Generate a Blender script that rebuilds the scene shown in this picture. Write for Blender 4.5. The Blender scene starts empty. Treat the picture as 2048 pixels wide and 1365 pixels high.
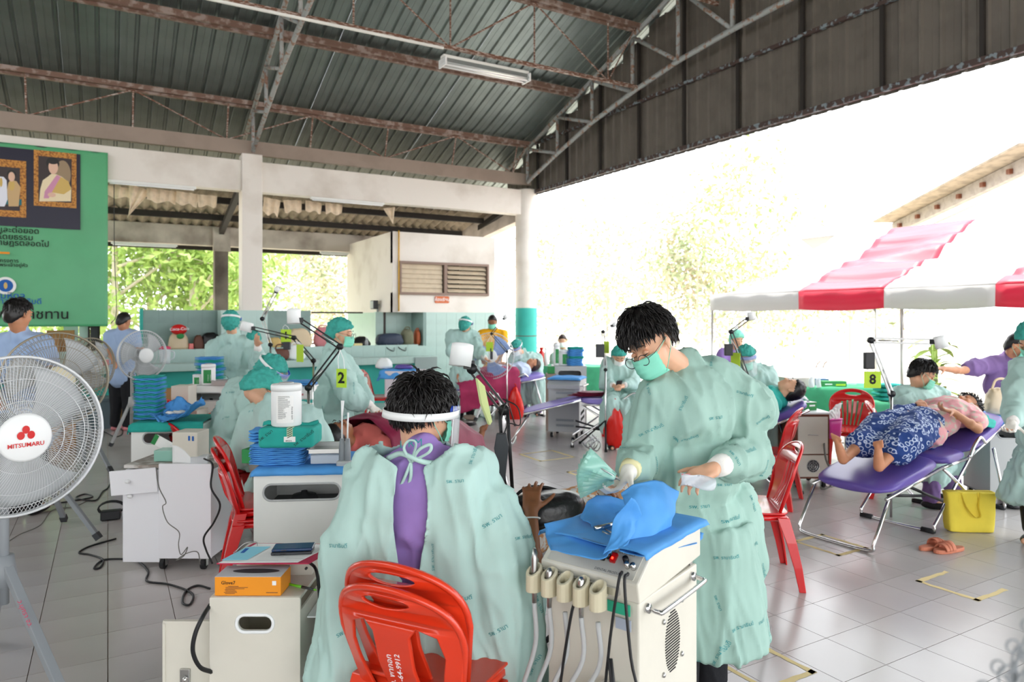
import bpy, bmesh, math, random
import numpy as np
from mathutils import Vector, Matrix, Quaternion, noise
from mathutils.bvhtree import BVHTree
rnd = random.Random(7)
scene = bpy.context.scene
COL = scene.collection
PI = math.pi
# ---------- camera ----------
F, HZ, CX, CH = 1400.0, 635.0, 1024.0, 1.6
cam_d = bpy.data.cameras.new('camera'); cam = bpy.data.objects.new('camera', cam_d); COL.objects.link(cam)
cam.location = (0, 0, CH); cam.rotation_euler = (PI/2, 0, -PI/6)
cam_d.sensor_width = 36; cam_d.lens = F/2048*36; cam_d.shift_y = (HZ-682.5)/2048
cam_d.clip_start = 0.05; cam_d.clip_end = 300
cam_d.dof.use_dof = True; cam_d.dof.focus_distance = 2.9; cam_d.dof.aperture_fstop = 3.5
scene.camera = cam
# ---------- world, sun, exposure ----------
w = bpy.data.worlds.new('sky'); scene.world = w; w.use_nodes = True
bg = w.node_tree.nodes['Background']; bg.inputs[0].default_value = (0.93, 0.96, 1.0, 1); bg.inputs[1].default_value = 2.3
sun_d = bpy.data.lights.new('sun', 'SUN'); sun = bpy.data.objects.new('sun', sun_d); COL.objects.link(sun)
sun_d.energy = 2.6; sun_d.angle = 0.03; sun_d.color = (1.0, 0.96, 0.88)
sun.rotation_euler = Vector((0.22, 0.30, 1.0)).to_track_quat('Z', 'Y').to_euler()
scene.view_settings.view_transform = 'Standard'; scene.view_settings.look = 'None'
scene.view_settings.gamma = 1.0; scene.view_settings.use_curve_mapping = False
scene.view_settings.exposure = 1.12
scene.cycles.max_bounces = 8; scene.cycles.diffuse_bounces = 5; scene.cycles.transparent_max_bounces = 12
# ---------- frame of reference ----------
RT = Vector((math.cos(PI/6), -0.5, 0)); FW = Vector((0.5, math.cos(PI/6), 0)); UP = Vector((0, 0, 1))
EYE = Vector((0, 0, CH))
def P(px, py, Z): return EYE + FW*Z + RT*((px-CX)*Z/F) + UP*((HZ-py)*Z/F)
def C(x, z, h=0.0): return RT*x + FW*z + UP*h          # room point: metres right of the camera, metres away, height
def G(px, py, h=0.0):
    Z = (CH-h)*F/(py-HZ); return P(px, py, Z)
def ray(px): t = (px-CX)/F; return FW + RT*t
def PX(px, py, X): r = ray(px); return P(px, py, X/r.x)
def PY(px, py, Y): r = ray(px); return P(px, py, Y/r.y)
def D(a, b, c=0.0): return RT*a - FW*b + UP*c          # a right, b towards the camera, c up
def yaw(v): return math.atan2(v.y, v.x)
# ---------- materials ----------
def lin(c):
    if isinstance(c, str): c = tuple(int(c[i:i+2], 16)/255 for i in (0, 2, 4))
    return tuple(x/12.92 if x <= 0.04045 else ((x+0.055)/1.055)**2.4 for x in c) + (1,)
MATS = {}
def mat(name, col, rough=0.6, metal=0.0, var=0.0, vscale=8.0, col2=None, bump=0.0, bscale=60.0, trans=0.0, alpha=1.0, spec=0.5, emit=0.0, coat=0.0, sheen=0.0, lo=0.45, hi=0.62, stretch=None, ior=1.45, sss=0.0):
    if name in MATS: return MATS[name]
    m = bpy.data.materials.new(name); m.use_nodes = True; MATS[name] = m
    nt = m.node_tree; b = nt.nodes['Principled BSDF']
    b.inputs['Base Color'].default_value = lin(col); b.inputs['Roughness'].default_value = rough
    b.inputs['Metallic'].default_value = metal; b.inputs['Transmission Weight'].default_value = trans
    b.inputs['Alpha'].default_value = alpha; b.inputs['Specular IOR Level'].default_value = spec
    b.inputs['Coat Weight'].default_value = coat; b.inputs['IOR'].default_value = ior
    b.inputs['Sheen Weight'].default_value = sheen
    if sss: b.inputs['Subsurface Weight'].default_value = sss; b.inputs['Subsurface Radius'].default_value = (0.012, 0.005, 0.003); b.inputs['Subsurface Scale'].default_value = 1.0
    if emit: b.inputs['Emission Color'].default_value = lin(col); b.inputs['Emission Strength'].default_value = emit
    tc = None
    def coords(sc):
        t = nt.nodes.new('ShaderNodeTexCoord')
        if stretch:
            mp = nt.nodes.new('ShaderNodeMapping'); mp.inputs['Scale'].default_value = stretch
            nt.links.new(t.outputs['Object'], mp.inputs[0]); out = mp.outputs[0]
        else: out = t.outputs['Object']
        n = nt.nodes.new('ShaderNodeTexNoise'); n.inputs['Scale'].default_value = sc; n.inputs['Detail'].default_value = 5
        nt.links.new(out, n.inputs['Vector']); return n
    if var or col2:
        n = coords(vscale); r = nt.nodes.new('ShaderNodeValToRGB')
        r.color_ramp.elements[0].position = lo; r.color_ramp.elements[1].position = hi
        a = lin(col); r.color_ramp.elements[0].color = a
        r.color_ramp.elements[1].color = lin(col2) if col2 else tuple(min(1, x*(1-var)) for x in a[:3])+(1,)
        nt.links.new(n.outputs['Fac'], r.inputs[0]); nt.links.new(r.outputs[0], b.inputs['Base Color'])
    if bump:
        n = coords(bscale); bp = nt.nodes.new('ShaderNodeBump'); bp.inputs['Strength'].default_value = bump; bp.inputs['Distance'].default_value = 0.01
        nt.links.new(n.outputs['Fac'], bp.inputs['Height']); nt.links.new(bp.outputs[0], b.inputs['Normal'])
    return m
M = dict(
 gown=mat('gown_cotton', 'b2d1ca', 0.85, var=0.06, vscale=5),
 gown2=mat('gown_cotton_green', '9cbdb2', 0.85, var=0.06, vscale=5),
 scrub=mat('scrub_purple', '9a7cc0', 0.85, var=0.08, bump=0.2, bscale=30),
 scrubd=mat('scrub_violet', '7d6296', 0.85, var=0.08, bump=0.2, bscale=30),
 teal=mat('teal_cloth', '27a599', 0.85, var=0.12, bump=0.25, bscale=30),
 bluew=mat('blue_wrap', '4f9ade', 0.7, var=0.12, bump=0.25, bscale=25),
 maroon=mat('maroon_cloth', '7d1238', 0.6, var=0.2, bump=0.25, bscale=20),
 cap=mat('bouffant_net', '3fa79b', 0.8, var=0.2, vscale=30, bump=0.4, bscale=50),
 mask=mat('mask_paper', '86d8bf', 0.8, bump=0.1), maskw=mat('mask_white', 'eef2f0', 0.8),
 knit=mat('knit_cuff', 'ece9e4', 0.9, bump=0.3, bscale=90),
 skin=mat('skin', 'dba98a', 0.5, var=0.08, vscale=14, sss=0.08), skinm=mat('skin_mid', 'c68a66', 0.5, var=0.1, vscale=14, sss=0.08),
 skind=mat('skin_brown', '96603f', 0.5, var=0.12, vscale=14, sss=0.06),
 hair=mat('hair_black', '120d0c', 0.42, spec=0.6), hairb=mat('hair_brown', '33221b', 0.45),
 glove=mat('latex_glove', 'e9e6dc', 0.55), black=mat('black_plastic', '17171a', 0.45), rubber=mat('black_rubber', '1d1d1f', 0.7),
 trouser=mat('black_trousers', '14151a', 0.85, bump=0.2), denim=mat('navy_cloth', '2a3560', 0.85),
 white=mat('white_plastic', 'eef0f0', 0.4), wpaint=mat('white_painted_steel', 'e9eae6', 0.45, var=0.05, vscale=3),
 cream=mat('cream_painted_steel', 'd9d5c8', 0.45, var=0.06, vscale=4), beige=mat('beige_plastic', 'cdc5a9', 0.5),
 melamine=mat('white_melamine', 'f0f0f4', 0.35),
 chrome=mat('chrome', 'd8d8d8', 0.18, 1.0), steel=mat('steel', 'b8b8b6', 0.35, 1.0), grey=mat('grey_paint', '8d9296', 0.5),
 dgrey=mat('dark_grey_plastic', '3a3c40', 0.55), lgrey=mat('light_grey_plastic', 'b4b6b6', 0.5),
 red=mat('red_plastic', 'cf1a1c', 0.25, coat=0.4), redo=mat('orange_red_plastic', 'dd3a1c', 0.25, coat=0.4),
 vinyl=mat('purple_vinyl', '5f4d9c', 0.35, bump=0.08, bscale=12), lvinyl=mat('lilac_vinyl', '8f80cc', 0.4, bump=0.1, bscale=12),
 yellow=mat('yellow_canvas', 'e8d24a', 0.85, bump=0.3, bscale=40, var=0.05), pink=mat('pink_plastic', 'ee4fb6', 0.35),
 wood=mat('brown_wood', '6f3d26', 0.5, var=0.2, stretch=(1, 1, 8)), lime=mat('lime_card', 'b9dc3c', 0.7), ink=mat('black_ink', '151515', 0.7),
 paper=mat('paper', 'f2f2f0', 0.8), carton=mat('cardboard', 'a97f52', 0.85, var=0.1), gold=mat('gold_frame', 'c98b3c', 0.5, col2='8a5320', vscale=40),
 shirt=mat('light_blue_shirt', '9db4d6', 0.85, bump=0.25, bscale=25), yshirt=mat('yellow_shirt', 'f0ae12', 0.85, bump=0.2),
 navy=mat('navy_nylon', '2f3a4e', 0.6, bump=0.3, bscale=20), blackl=mat('black_leather', '0f0f11', 0.32, bump=0.3, bscale=25),
 olive=mat('olive_bag', '6e705a', 0.8), tan=mat('tan_leather', 'b55a32', 0.55), rose=mat('rose_bag', 'cf8388', 0.7), beigec=mat('beige_cloth', 'dcc8a8', 0.9, bump=0.3, bscale=20),
 dbrown=mat('brown_bag', '6a4336', 0.6), redbag=mat('red_plastic_bag', 'e0241a', 0.25, bump=0.5, bscale=14), cable=mat('cable_black', '1a1b1d', 0.5), cableg=mat('cable_grey', '6f6e68', 0.5),
 brass=mat('rust_steel', '74503f', 0.6, metal=0.1, col2='b7aaa2', vscale=16, lo=0.5, hi=0.6, stretch=(1, 1, 4)),
 pipe=mat('grey_peeling_pipe', '9a9d9c', 0.55, col2='8a6a58', vscale=14, lo=0.52, hi=0.62),
 purlin=mat('purlin_brown', '74594c', 0.6, col2='9c8b83', vscale=9, lo=0.5, hi=0.62),
 roofs=mat('galvanised_sheet', '7c8583', 0.40, 0.7, var=0.12, vscale=2.5),
 clad=mat('cladding_sheet', '6e675f', 0.55, 0.15, var=0.15, vscale=3),
 concrete=mat('white_wash', 'e8e2da', 0.8, col2='cfc6bb', vscale=1.3, lo=0.5, hi=0.75, bump=0.15, bscale=20),
 concd=mat('stained_plaster', 'c9bfb4', 0.85, col2='8f8379', vscale=1.6, lo=0.45, hi=0.7, bump=0.2, bscale=20),
 tealp=mat('teal_paint', '35aea2', 0.6, var=0.12, vscale=2), tilew=mat('pale_green_tile', 'b4cfc8', 0.3, var=0.05, vscale=4), tiled=mat('grey_green_tile', '7f9a94', 0.35, var=0.08, vscale=4),
 floor=mat('terrazzo_tile', 'bdb8b5', 0.22, col2='aea8a4', vscale=1.1, lo=0.3, hi=0.8), grout=mat('grout', '8a6f62', 0.85), tape=mat('yellowed_tape', 'e3cf95', 0.7),
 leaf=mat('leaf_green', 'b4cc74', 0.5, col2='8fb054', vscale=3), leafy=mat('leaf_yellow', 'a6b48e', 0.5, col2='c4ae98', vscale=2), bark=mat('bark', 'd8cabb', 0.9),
 ground=mat('sandy_ground', 'e6dccb', 0.9, var=0.08, vscale=0.6), tentw=mat('tent_white', 'bcbab9', 0.45, bump=0.1, bscale=4), tentr=mat('tent_red', 'c81a3a', 0.45, bump=0.1, bscale=4),
 green=mat('green_cloth', '3f9c72', 0.85, var=0.1), gbox=mat('green_box', '2f8a4a', 0.6), orange=mat('orange_box', 'f0961e', 0.6), tub=mat('grey_tub', '5c6e74', 0.5),
 rtile=mat('asbestos_sheet', '9c8d7a', 0.85, var=0.3, vscale=5), scrap=mat('roof_scrap', 'e6d4bc', 0.85, var=0.15, vscale=9), iron=mat('dark_iron', '2c2724', 0.7), fanw=mat('fan_wire', 'd6d8da', 0.4, 0.2), fanb=mat('fan_wire_bronze', '9d9482', 0.4, 0.4),
 bladeg=mat('fan_blade_grey', 'b8bcbe', 0.4), bladeb=mat('fan_blade_blue', '8faadf', 0.35), pad=mat('sandal_clay', 'c67a5e', 0.7), dclay=mat('clay_sign', 'd0724a', 0.7),
)
def glass(name, col='ffffff', alpha=0.25, rough=0.05):
    return mat(name, col, rough, alpha=alpha, spec=0.8)
M['clear'] = glass('clear_plastic', 'eef6fa', 0.22); M['bag'] = glass('translucent_bag', 'e9d2ae', 0.75, 0.4); M['pouch'] = glass('sterile_pouch', '9fd8c8', 0.7, 0.2)
M['haze'] = glass('frosted_plastic', 'e8eef4', 0.6, 0.3); M['lens'] = glass('lens', 'ffffff', 0.08)
def wrinkled(m, sc=5.0, strength=0.55, dist=0.03, stretch=(1, 1, 0.35)):
    nt = m.node_tree; b = nt.nodes['Principled BSDF']; t = nt.nodes.new('ShaderNodeTexCoord'); mp = nt.nodes.new('ShaderNodeMapping'); mp.inputs['Scale'].default_value = stretch
    nt.links.new(t.outputs['Object'], mp.inputs[0]); wn = nt.nodes.new('ShaderNodeTexNoise'); wn.inputs['Scale'].default_value = 4; nt.links.new(t.outputs['Object'], wn.inputs['Vector'])
    mx = nt.nodes.new('ShaderNodeVectorMath'); mx.operation = 'MULTIPLY_ADD'; mx.inputs[1].default_value = (.25, .25, .25); nt.links.new(wn.outputs['Color'], mx.inputs[0]); nt.links.new(mp.outputs[0], mx.inputs[2])
    n = nt.nodes.new('ShaderNodeTexNoise'); n.noise_type = 'RIDGED_MULTIFRACTAL'; n.inputs['Scale'].default_value = sc; n.inputs['Detail'].default_value = 3; n.inputs['Roughness'].default_value = 0.45
    nt.links.new(mx.outputs[0], n.inputs['Vector']); bp = nt.nodes.new('ShaderNodeBump'); bp.inputs['Strength'].default_value = strength; bp.inputs['Distance'].default_value = dist
    nt.links.new(n.outputs[0], bp.inputs['Height']); nt.links.new(bp.outputs[0], b.inputs['Normal'])
for k_ in ('gown', 'gown2', 'scrub', 'scrubd', 'shirt', 'yshirt', 'maroon'): wrinkled(M[k_])
wrinkled(M['yellow'], 8, .35, .02); wrinkled(M['bluew'], 4, .4, .02, (1, 1, 1)); wrinkled(M['teal'], 6, .4, .02, (1, 1, 1)); wrinkled(M['green'], 3, .5, .04)
# ---------- mesh builder ----------
def basis(z, x=None):
    z = Vector(z).normalized()
    if x is None: x = Vector((0, 0, 1)) if abs(z.z) < 0.9 else Vector((1, 0, 0))
    x = Vector(x); x = (x - z*x.dot(z)).normalized(); return x, z.cross(x), z
class MB:
    def __init__(s): s.v = []; s.f = []
    def add(s, vs, fs):
        o = len(s.v); s.v += [tuple(v) for v in vs]; s.f += [tuple(i+o for i in f) for f in fs]; return s
    def box(s, c, d, rz=0.0, R=None):
        c = Vector(c); R = R or Matrix.Rotation(rz, 3, 'Z'); h = Vector(d)/2
        vs = [c + R @ Vector((x*h.x, y*h.y, z*h.z)) for x in (-1, 1) for y in (-1, 1) for z in (-1, 1)]
        return s.add(vs, [(0, 1, 3, 2), (4, 6, 7, 5), (0, 4, 5, 1), (2, 3, 7, 6), (0, 2, 6, 4), (1, 5, 7, 3)])
    def beam(s, a, b, wd, ht, up=(0, 0, 1)):
        a = Vector(a); b = Vector(b); z = (b-a).normalized(); u = Vector(up)
        if abs(z.dot(u)) > 0.95: u = Vector((1, 0, 0))
        y = (u - z*u.dot(z)).normalized(); x = y.cross(z)
        vs = [p + x*(i*wd/2) + y*(j*ht/2) for p in (a, b) for i, j in ((-1, -1), (1, -1), (1, 1), (-1, 1))]
        return s.add(vs, [(0, 3, 2, 1), (4, 5, 6, 7), (0, 1, 5, 4), (1, 2, 6, 5), (2, 3, 7, 6), (3, 0, 4, 7)])
    def tube(s, pts, r, n=8, caps=True, closed=False, flat=1.0, up=None):
        pts = [Vector(p) for p in pts]; k = len(pts); rs = r if isinstance(r, (list, tuple)) else [r]*k
        vs = []; x = None
        for i, p in enumerate(pts):
            a = pts[(i-1) % k] if closed or i else p; b = pts[(i+1) % k] if closed or i < k-1 else p
            t = (b-a)
            if t.length < 1e-9: t = Vector((0, 0, 1))
            t.normalize()
            if x is None or (x - t*x.dot(t)).length < 1e-4: x = basis(t, up)[0]
            else: x = (x - t*x.dot(t)).normalized()
            y = t.cross(x)
            for j in range(n):
                a_ = 2*PI*j/n; vs.append(p + x*(math.cos(a_)*rs[i]) + y*(math.sin(a_)*rs[i]*flat))
        fs = []
        for i in range(k if closed else k-1):
            for j in range(n):
                A = i*n+j; B = i*n+(j+1) % n; i2 = ((i+1) % k)*n
                fs.append((A, B, i2+(j+1) % n, i2+j))
        if caps and not closed: fs += [tuple(range(n-1, -1, -1)), tuple(range((k-1)*n, k*n))]
        return s.add(vs, fs)
    def cyl(s, a, b, r0, r1=None, n=16): return s.tube([a, b], [r0, r0 if r1 is None else r1], n)
    def loft(s, rings, caps=True):
        n = len(rings[0]); o = []; fs = []
        for r in rings: o += list(r)
        for i in range(len(rings)-1):
            for j in range(n): fs.append((i*n+j, i*n+(j+1) % n, (i+1)*n+(j+1) % n, (i+1)*n+j))
        if caps: fs += [tuple(range(n-1, -1, -1)), tuple(range((len(rings)-1)*n, len(rings)*n))]
        return s.add(o, fs)
    def ell(s, c, r, R=None, n=16, m=10, f=None):
        c = Vector(c); r = (r, r, r) if isinstance(r, (int, float)) else r; vs = [Vector((0, 0, -1))]
        for i in range(1, m):
            t = -PI/2 + PI*i/m
            for j in range(n):
                a = 2*PI*j/n; vs.append(Vector((math.cos(t)*math.cos(a), math.cos(t)*math.sin(a), math.sin(t))))
        vs.append(Vector((0, 0, 1)))
        out = []
        for v in vs:
            p = Vector((v.x*r[0], v.y*r[1], v.z*r[2]))
            if f: p = f(p, v)
            out.append(c + (R @ p if R else p))
        fs = []
        for j in range(n): fs.append((0, 1+(j+1) % n, 1+j))
        for i in range(m-2):
            for j in range(n): fs.append((1+i*n+j, 1+i*n+(j+1) % n, 1+(i+1)*n+(j+1) % n, 1+(i+1)*n+j))
        L = len(vs)-1; b = 1+(m-2)*n
        for j in range(n): fs.append((b+j, b+(j+1) % n, L))
        return s.add(out, fs)
    def cap(s, a, ra, b, rb, n=12):
        a = Vector(a); b = Vector(b); s.ell(a, ra, n=n, m=8); s.ell(b, rb, n=n, m=8)
        if (b-a).length > 1e-4: s.tube([a, b], [ra, rb], n)
        return s
    def chain(s, pts, rs, n=12):
        for i in range(len(pts)-1): s.cap(pts[i], rs[i], pts[i+1], rs[i+1], n)
        return s
    def lathe(s, prof, n=24, c=(0, 0, 0), R=None):
        c = Vector(c); vs = []
        for r, z in prof:
            for j in range(n):
                a = 2*PI*j/n; p = Vector((r*math.cos(a), r*math.sin(a), z)); vs.append(c + (R @ p if R else p))
        fs = [(i*n+j, i*n+(j+1) % n, (i+1)*n+(j+1) % n, (i+1)*n+j) for i in range(len(prof)-1) for j in range(n)]
        fs += [tuple(range(n-1, -1, -1)), tuple(range((len(prof)-1)*n, len(prof)*n))]
        return s.add(vs, fs)
    def grid(s, nu, nv, fn, thick=0.0):
        vs = [Vector(fn(i/(nu-1), j/(nv-1))) for i in range(nu) for j in range(nv)]
        fs = [(i*nv+j, (i+1)*nv+j, (i+1)*nv+j+1, i*nv+j+1) for i in range(nu-1) for j in range(nv-1)]
        if thick:
            k = len(vs); nrm = [Vector((0, 0, 0)) for _ in vs]
            for f in fs:
                nn = (vs[f[1]]-vs[f[0]]).cross(vs[f[3]]-vs[f[0]])
                for q in f: nrm[q] += nn
            low = [v - (n_.normalized() if n_.length > 0 else UP)*thick for v, n_ in zip(vs, nrm)]
            bf = [tuple(q+k for q in reversed(f)) for f in fs]
            e = [i*nv for i in range(nu)]; side = []
            loop = [i*nv for i in range(nu)] + [(nu-1)*nv+j for j in range(1, nv)] + [i*nv+nv-1 for i in range(nu-2, -1, -1)] + [j for j in range(nv-2, 0, -1)]
            for a_, b_ in zip(loop, loop[1:]+loop[:1]): side.append((b_, a_, a_+k, b_+k))
            return s.add(vs+low, fs+bf+side)
        return s.add(vs, fs)
    def prism(s, poly, o, u, v, w_):
        o = Vector(o); u = Vector(u); v = Vector(v); w_ = Vector(w_); n = len(poly)
        a = [o + u*x + v*y for x, y in poly]; b = [p + w_ for p in a]
        return s.add(a+b, [tuple(range(n-1, -1, -1)), tuple(range(n, 2*n))] + [(i, (i+1) % n, n+(i+1) % n, n+i) for i in range(n)])
    def build(s, name, m, parent=None, smooth=False, bevel=0.0, seg=2, off=None, label=None, sub=0):
        me = bpy.data.meshes.new(name)
        vs = s.v
        if off is not None: vs = [(v[0]-off.x, v[1]-off.y, v[2]-off.z) for v in vs]
        me.from_pydata(vs, [], s.f); me.update()
        o = link(name, me, m, parent, smooth)
        if bevel:
            b = o.modifiers.new('bevel', 'BEVEL'); b.width = bevel; b.segments = seg; b.limit_method = 'ANGLE'
        if sub:
            b = o.modifiers.new('sub', 'SUBSURF'); b.levels = b.render_levels = sub
        if label: o['label'] = label
        return o
def link(name, me, m=None, parent=None, smooth=False):
    if m is not None:
        me.materials.clear(); me.materials.append(M[m] if isinstance(m, str) else m)
    if smooth: me.polygons.foreach_set('use_smooth', [True]*len(me.polygons))
    o = bpy.data.objects.new(name, me); COL.objects.link(o)
    if parent is not None: o.parent = parent
    return o
def thing(name, label, cat, loc=(0, 0, 0), rz=0.0, group=None):
    o = bpy.data.objects.new(name, None); COL.objects.link(o); o.empty_display_size = 0.1
    o.location = loc; o.rotation_euler = (0, 0, rz); o['label'] = label; o['category'] = cat
    if group: o['group'] = group
    return o
def tag(o, label, cat, group=None):
    o['label'] = label; o['category'] = cat
    if group: o['group'] = group
    return o
def struct(o): o['kind'] = 'structure'; return o
def stuff(o): o['kind'] = 'stuff'; return o
def dup(root, loc=None, rz=None, label=None, group=None):
    r = root.copy(); COL.objects.link(r)
    if loc is not None: r.location = loc
    if rz is not None: r.rotation_euler = (0, 0, rz)
    if label: r['label'] = label
    if group: r['group'] = group
    for ch in list(root.children):
        c = ch.copy(); COL.objects.link(c); c.parent = r
        for g in list(ch.children):
            d = g.copy(); COL.objects.link(d); d.parent = c
    return r
def arr(me):
    n = len(me.vertices); a = np.empty(n*3, 'f'); me.vertices.foreach_get('co', a); return a.reshape(-1, 3)
def fuse(mb, name, voxel, smooth=4, fac=0.5, post=None, m=None, parent=None, off=None, subdiv=0, decimate=0):
    me = bpy.data.meshes.new('t'); me.from_pydata(mb.v, [], mb.f)
    o = bpy.data.objects.new('t', me); COL.objects.link(o)
    r = o.modifiers.new('r', 'REMESH'); r.mode = 'VOXEL'; r.voxel_size = voxel
    sm = o.modifiers.new('s', 'SMOOTH'); sm.iterations = smooth; sm.factor = fac
    dg = bpy.context.evaluated_depsgraph_get(); ev = o.evaluated_get(dg)
    out = bpy.data.meshes.new_from_object(ev); bpy.data.objects.remove(o); bpy.data.meshes.remove(me)
    if post: post(out)
    if off is not None:
        out.transform(Matrix.Translation(-Vector(off)))
    out.name = name; out.update()
    return link(name, out, m, parent, True)
def text_mesh(s, size=1.0, bold=0.0, ext=0.0):
    c = bpy.data.curves.new('t', 'FONT'); c.body = s; c.size = size; c.align_x = 'CENTER'; c.align_y = 'CENTER'; c.offset = bold; c.extrude = ext; c.resolution_u = 2
    o = bpy.data.objects.new('t', c); COL.objects.link(o)
    dg = bpy.context.evaluated_depsgraph_get(); me = bpy.data.meshes.new_from_object(o.evaluated_get(dg))
    bpy.data.objects.remove(o); return me
TXT = {}
def text_data(s, bold=0.0):
    if (s, bold) not in TXT:
        me = text_mesh(s, 1.0, bold); TXT[(s, bold)] = ([v.co.copy() for v in me.vertices], [tuple(p.vertices) for p in me.polygons])
    return TXT[(s, bold)]
def lettering(s, o, u, v, size, m, parent=None, name='lettering', bold=0.0, off=None, label=None):
    vs, fs = text_data(s, bold); u = Vector(u).normalized(); v = Vector(v).normalized()
    mb = MB().add([Vector(o) + u*(p.x*size) + v*(p.y*size) for p in vs], fs)
    return mb.build(name, m, parent, off=off, label=label)
def catmull(pts, k=8, closed=False):
    pts = [Vector(p) for p in pts]; n = len(pts); out = []
    for i in range(n if closed else n-1):
        p0 = pts[(i-1) % n] if closed or i else pts[0]*2-pts[1]; p1 = pts[i]; p2 = pts[(i+1) % n]
        p3 = pts[(i+2) % n] if closed or i < n-2 else pts[-1]*2-pts[-2]
        for j in range(k):
            t = j/k; out.append(0.5*((2*p1)+(p2-p0)*t+(2*p0-5*p1+4*p2-p3)*t*t+(3*p1-p0-3*p2+p3)*t**3))
    if not closed: out.append(pts[-1])
    return out
def cable(name, pts, r, m, label, group=None, n=6, k=6):
    pts = catmull(pts, k); o = MB().tube([p-pts[0] for p in pts], r, n).build(name, m, smooth=True); o.location = pts[0]
    return tag(o, label, 'cable', group)
# ================= THE SETTING =================
XR, YC = 7.86, 13.0; XCOL = 2.18; BAY = XR-XCOL
def roof_h(y): return 5.30 + 0.345*(12.7-y)
RIDGE = 4.0
tile = 0.31
# ground outside and floor
struct(MB().box((10, 20, -0.35), (120, 120, 0.3)).build('ground', 'ground'))
fl = struct(MB().box((2.0, 2.9, -0.11), (12.4*1.0, 19.84, 0.2)).build('floor', 'grout'))
ap = struct(MB().box((2.0, 2.9, -0.14), (20, 23, 0.2)).build('floor', 'floor'))
x0 = -13*tile; tiles = []
for i in range(40):
    for j in range(-20, 44):
        x = x0 + (i+0.5)*tile; y = (j+0.72)*tile - 0.31
        if not (-4.2 < x < 8.15 and -6.8 < y < 12.75): continue
        v = Vector((x, y, 0)) - EYE; d = v.dot(FW); r = v.dot(RT)
        vis = d > 0.6 and abs(r/d) < 0.80 and HZ + 1.6*F/d < 1560
        tiles.append((0 if vis else 1, d if vis else 99, x, y))
tiles.sort()
ta = MB().box((0, 0, -0.012), (tile-0.0035, tile-0.0035, 0.024)); tm = None; rest = MB()
for n, (k, d, x, y) in enumerate(tiles):
    if k == 0 and n < 300:
        if tm is None:
            o = ta.build('floor_tile', 'floor', fl); tm = o.data
        else:
            o = bpy.data.objects.new('floor_tile', tm); COL.objects.link(o); o.parent = fl
        o.location = (x, y, 0.0)
    else: rest.box((x, y, -0.012), (tile-0.0035, tile-0.0035, 0.024))
stuff(rest.build('floor_tile', 'floor', fl))
# tape marks on the floor
def tape_mark(px, py, w_, d_, ang, label, sides='ABCD'):
    c = G(px, py); u = Vector((math.cos(ang), math.sin(ang), 0)); v = Vector((-u.y, u.x, 0)); mb = MB()
    for s_, (a, b, l) in dict(A=(-1, 0, d_), B=(1, 0, d_), C=(0, -1, w_), D_=(0, 1, w_)).items():
        if s_[0] not in sides: continue
        o_ = u*(a*w_/2) + v*(b*d_/2); n = 9; dr = v if a else u; pr = u if a else v
        ed = [rnd.uniform(-0.006, 0.006) for _ in range(2*n)]
        k = len(mb.v)
        for i in range(n):
            q = o_ + dr*((i/(n-1)-0.5)*(l+0.03))
            mb.v += [tuple(q+pr*(0.016+ed[i])+UP*0.0012), tuple(q-pr*(0.016+ed[n+i])+UP*0.0012)]
        mb.f += [(k+2*i, k+2*i+1, k+2*i+3, k+2*i+2) for i in range(n-1)]
    o = mb.build('floor_tape', 'tape'); o.location = c; tag(o, label, 'tape', 'tape squares on the floor'); return o
tape_mark(1660, 1090, 0.30, 0.34, 0.0, 'yellowed tape square on the tiles under the foot end of the occupied bed')
tape_mark(1922, 1172, 0.30, 0.33, 0.0, 'yellowed tape square with a torn side on the bare floor by the sandals', 'ACD')
tape_mark(1520, 1330, 0.30, 0.33, 0.0, 'yellowed tape square beside the black trousers of the standing man')
tape_mark(1093, 912, 0.45, 0.45, 0.0, 'faint tape square on the tiles before the empty lilac bed')
tape_mark(1190, 948, 0.4, 0.4, 0.0, 'faint tape square behind the fan of instrument pouches')
# columns
def tiled_face(parent, o, u, v, nu, nv, s, m, t=0.006, name='wall_tile'):
    o = Vector(o); u = Vector(u); v = Vector(v); n = u.cross(v); me = None
    for i in range(nu):
        for j in range(nv):
            if me is None:
                a = s-0.004; q = MB(); q.add([u*x*a/2+v*y*a/2+n*z for z in (0, t) for x, y in ((-1, -1), (1, -1), (1, 1), (-1, 1))], [(0, 3, 2, 1), (4, 5, 6, 7), (0, 1, 5, 4), (1, 2, 6, 5), (2, 3, 7, 6), (3, 0, 4, 7)])
                ob = q.build(name, m, parent); me = ob.data
            else: ob = bpy.data.objects.new(name, me); COL.objects.link(ob); ob.parent = parent
            ob.location = o + u*((i+0.5)*s) + v*((j+0.5)*s)
c1 = struct(MB().box((XCOL, YC, 2.1), (0.34, 0.36, 4.7)).build('column', 'concrete', bevel=0.012))
struct(MB().box((XCOL-BAY, YC, 2.1), (0.34, 0.36, 4.7)).build('column', 'concrete', bevel=0.012))
p = struct(MB().box((XCOL-0.13, YC+0.02, 0.86), (0.76, 0.46, 1.72)).build('column', 'tilew'))
tiled_face(p, (XCOL-0.51, YC-0.211, 0.9), (1, 0, 0), (0, 0, 1), 4, 4, 0.19, 'tilew')
rc = struct(MB().lathe([(0.235, 1.78), (0.235, 4.35)], 40, (XR, YC, 0)).build('column', 'concrete', smooth=False, bevel=0.005))
MB().lathe([(0.238, -0.02), (0.238, 1.80)], 40, (XR, YC, 0)).build('painted_band', 'tealp', rc, smooth=False, label='teal painted lower band of the round column')
MB().lathe([(0.242, 1.19), (0.242, 1.205)], 40, (XR, YC, 0)).build('painted_stripe', 'dbrown', rc)
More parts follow.
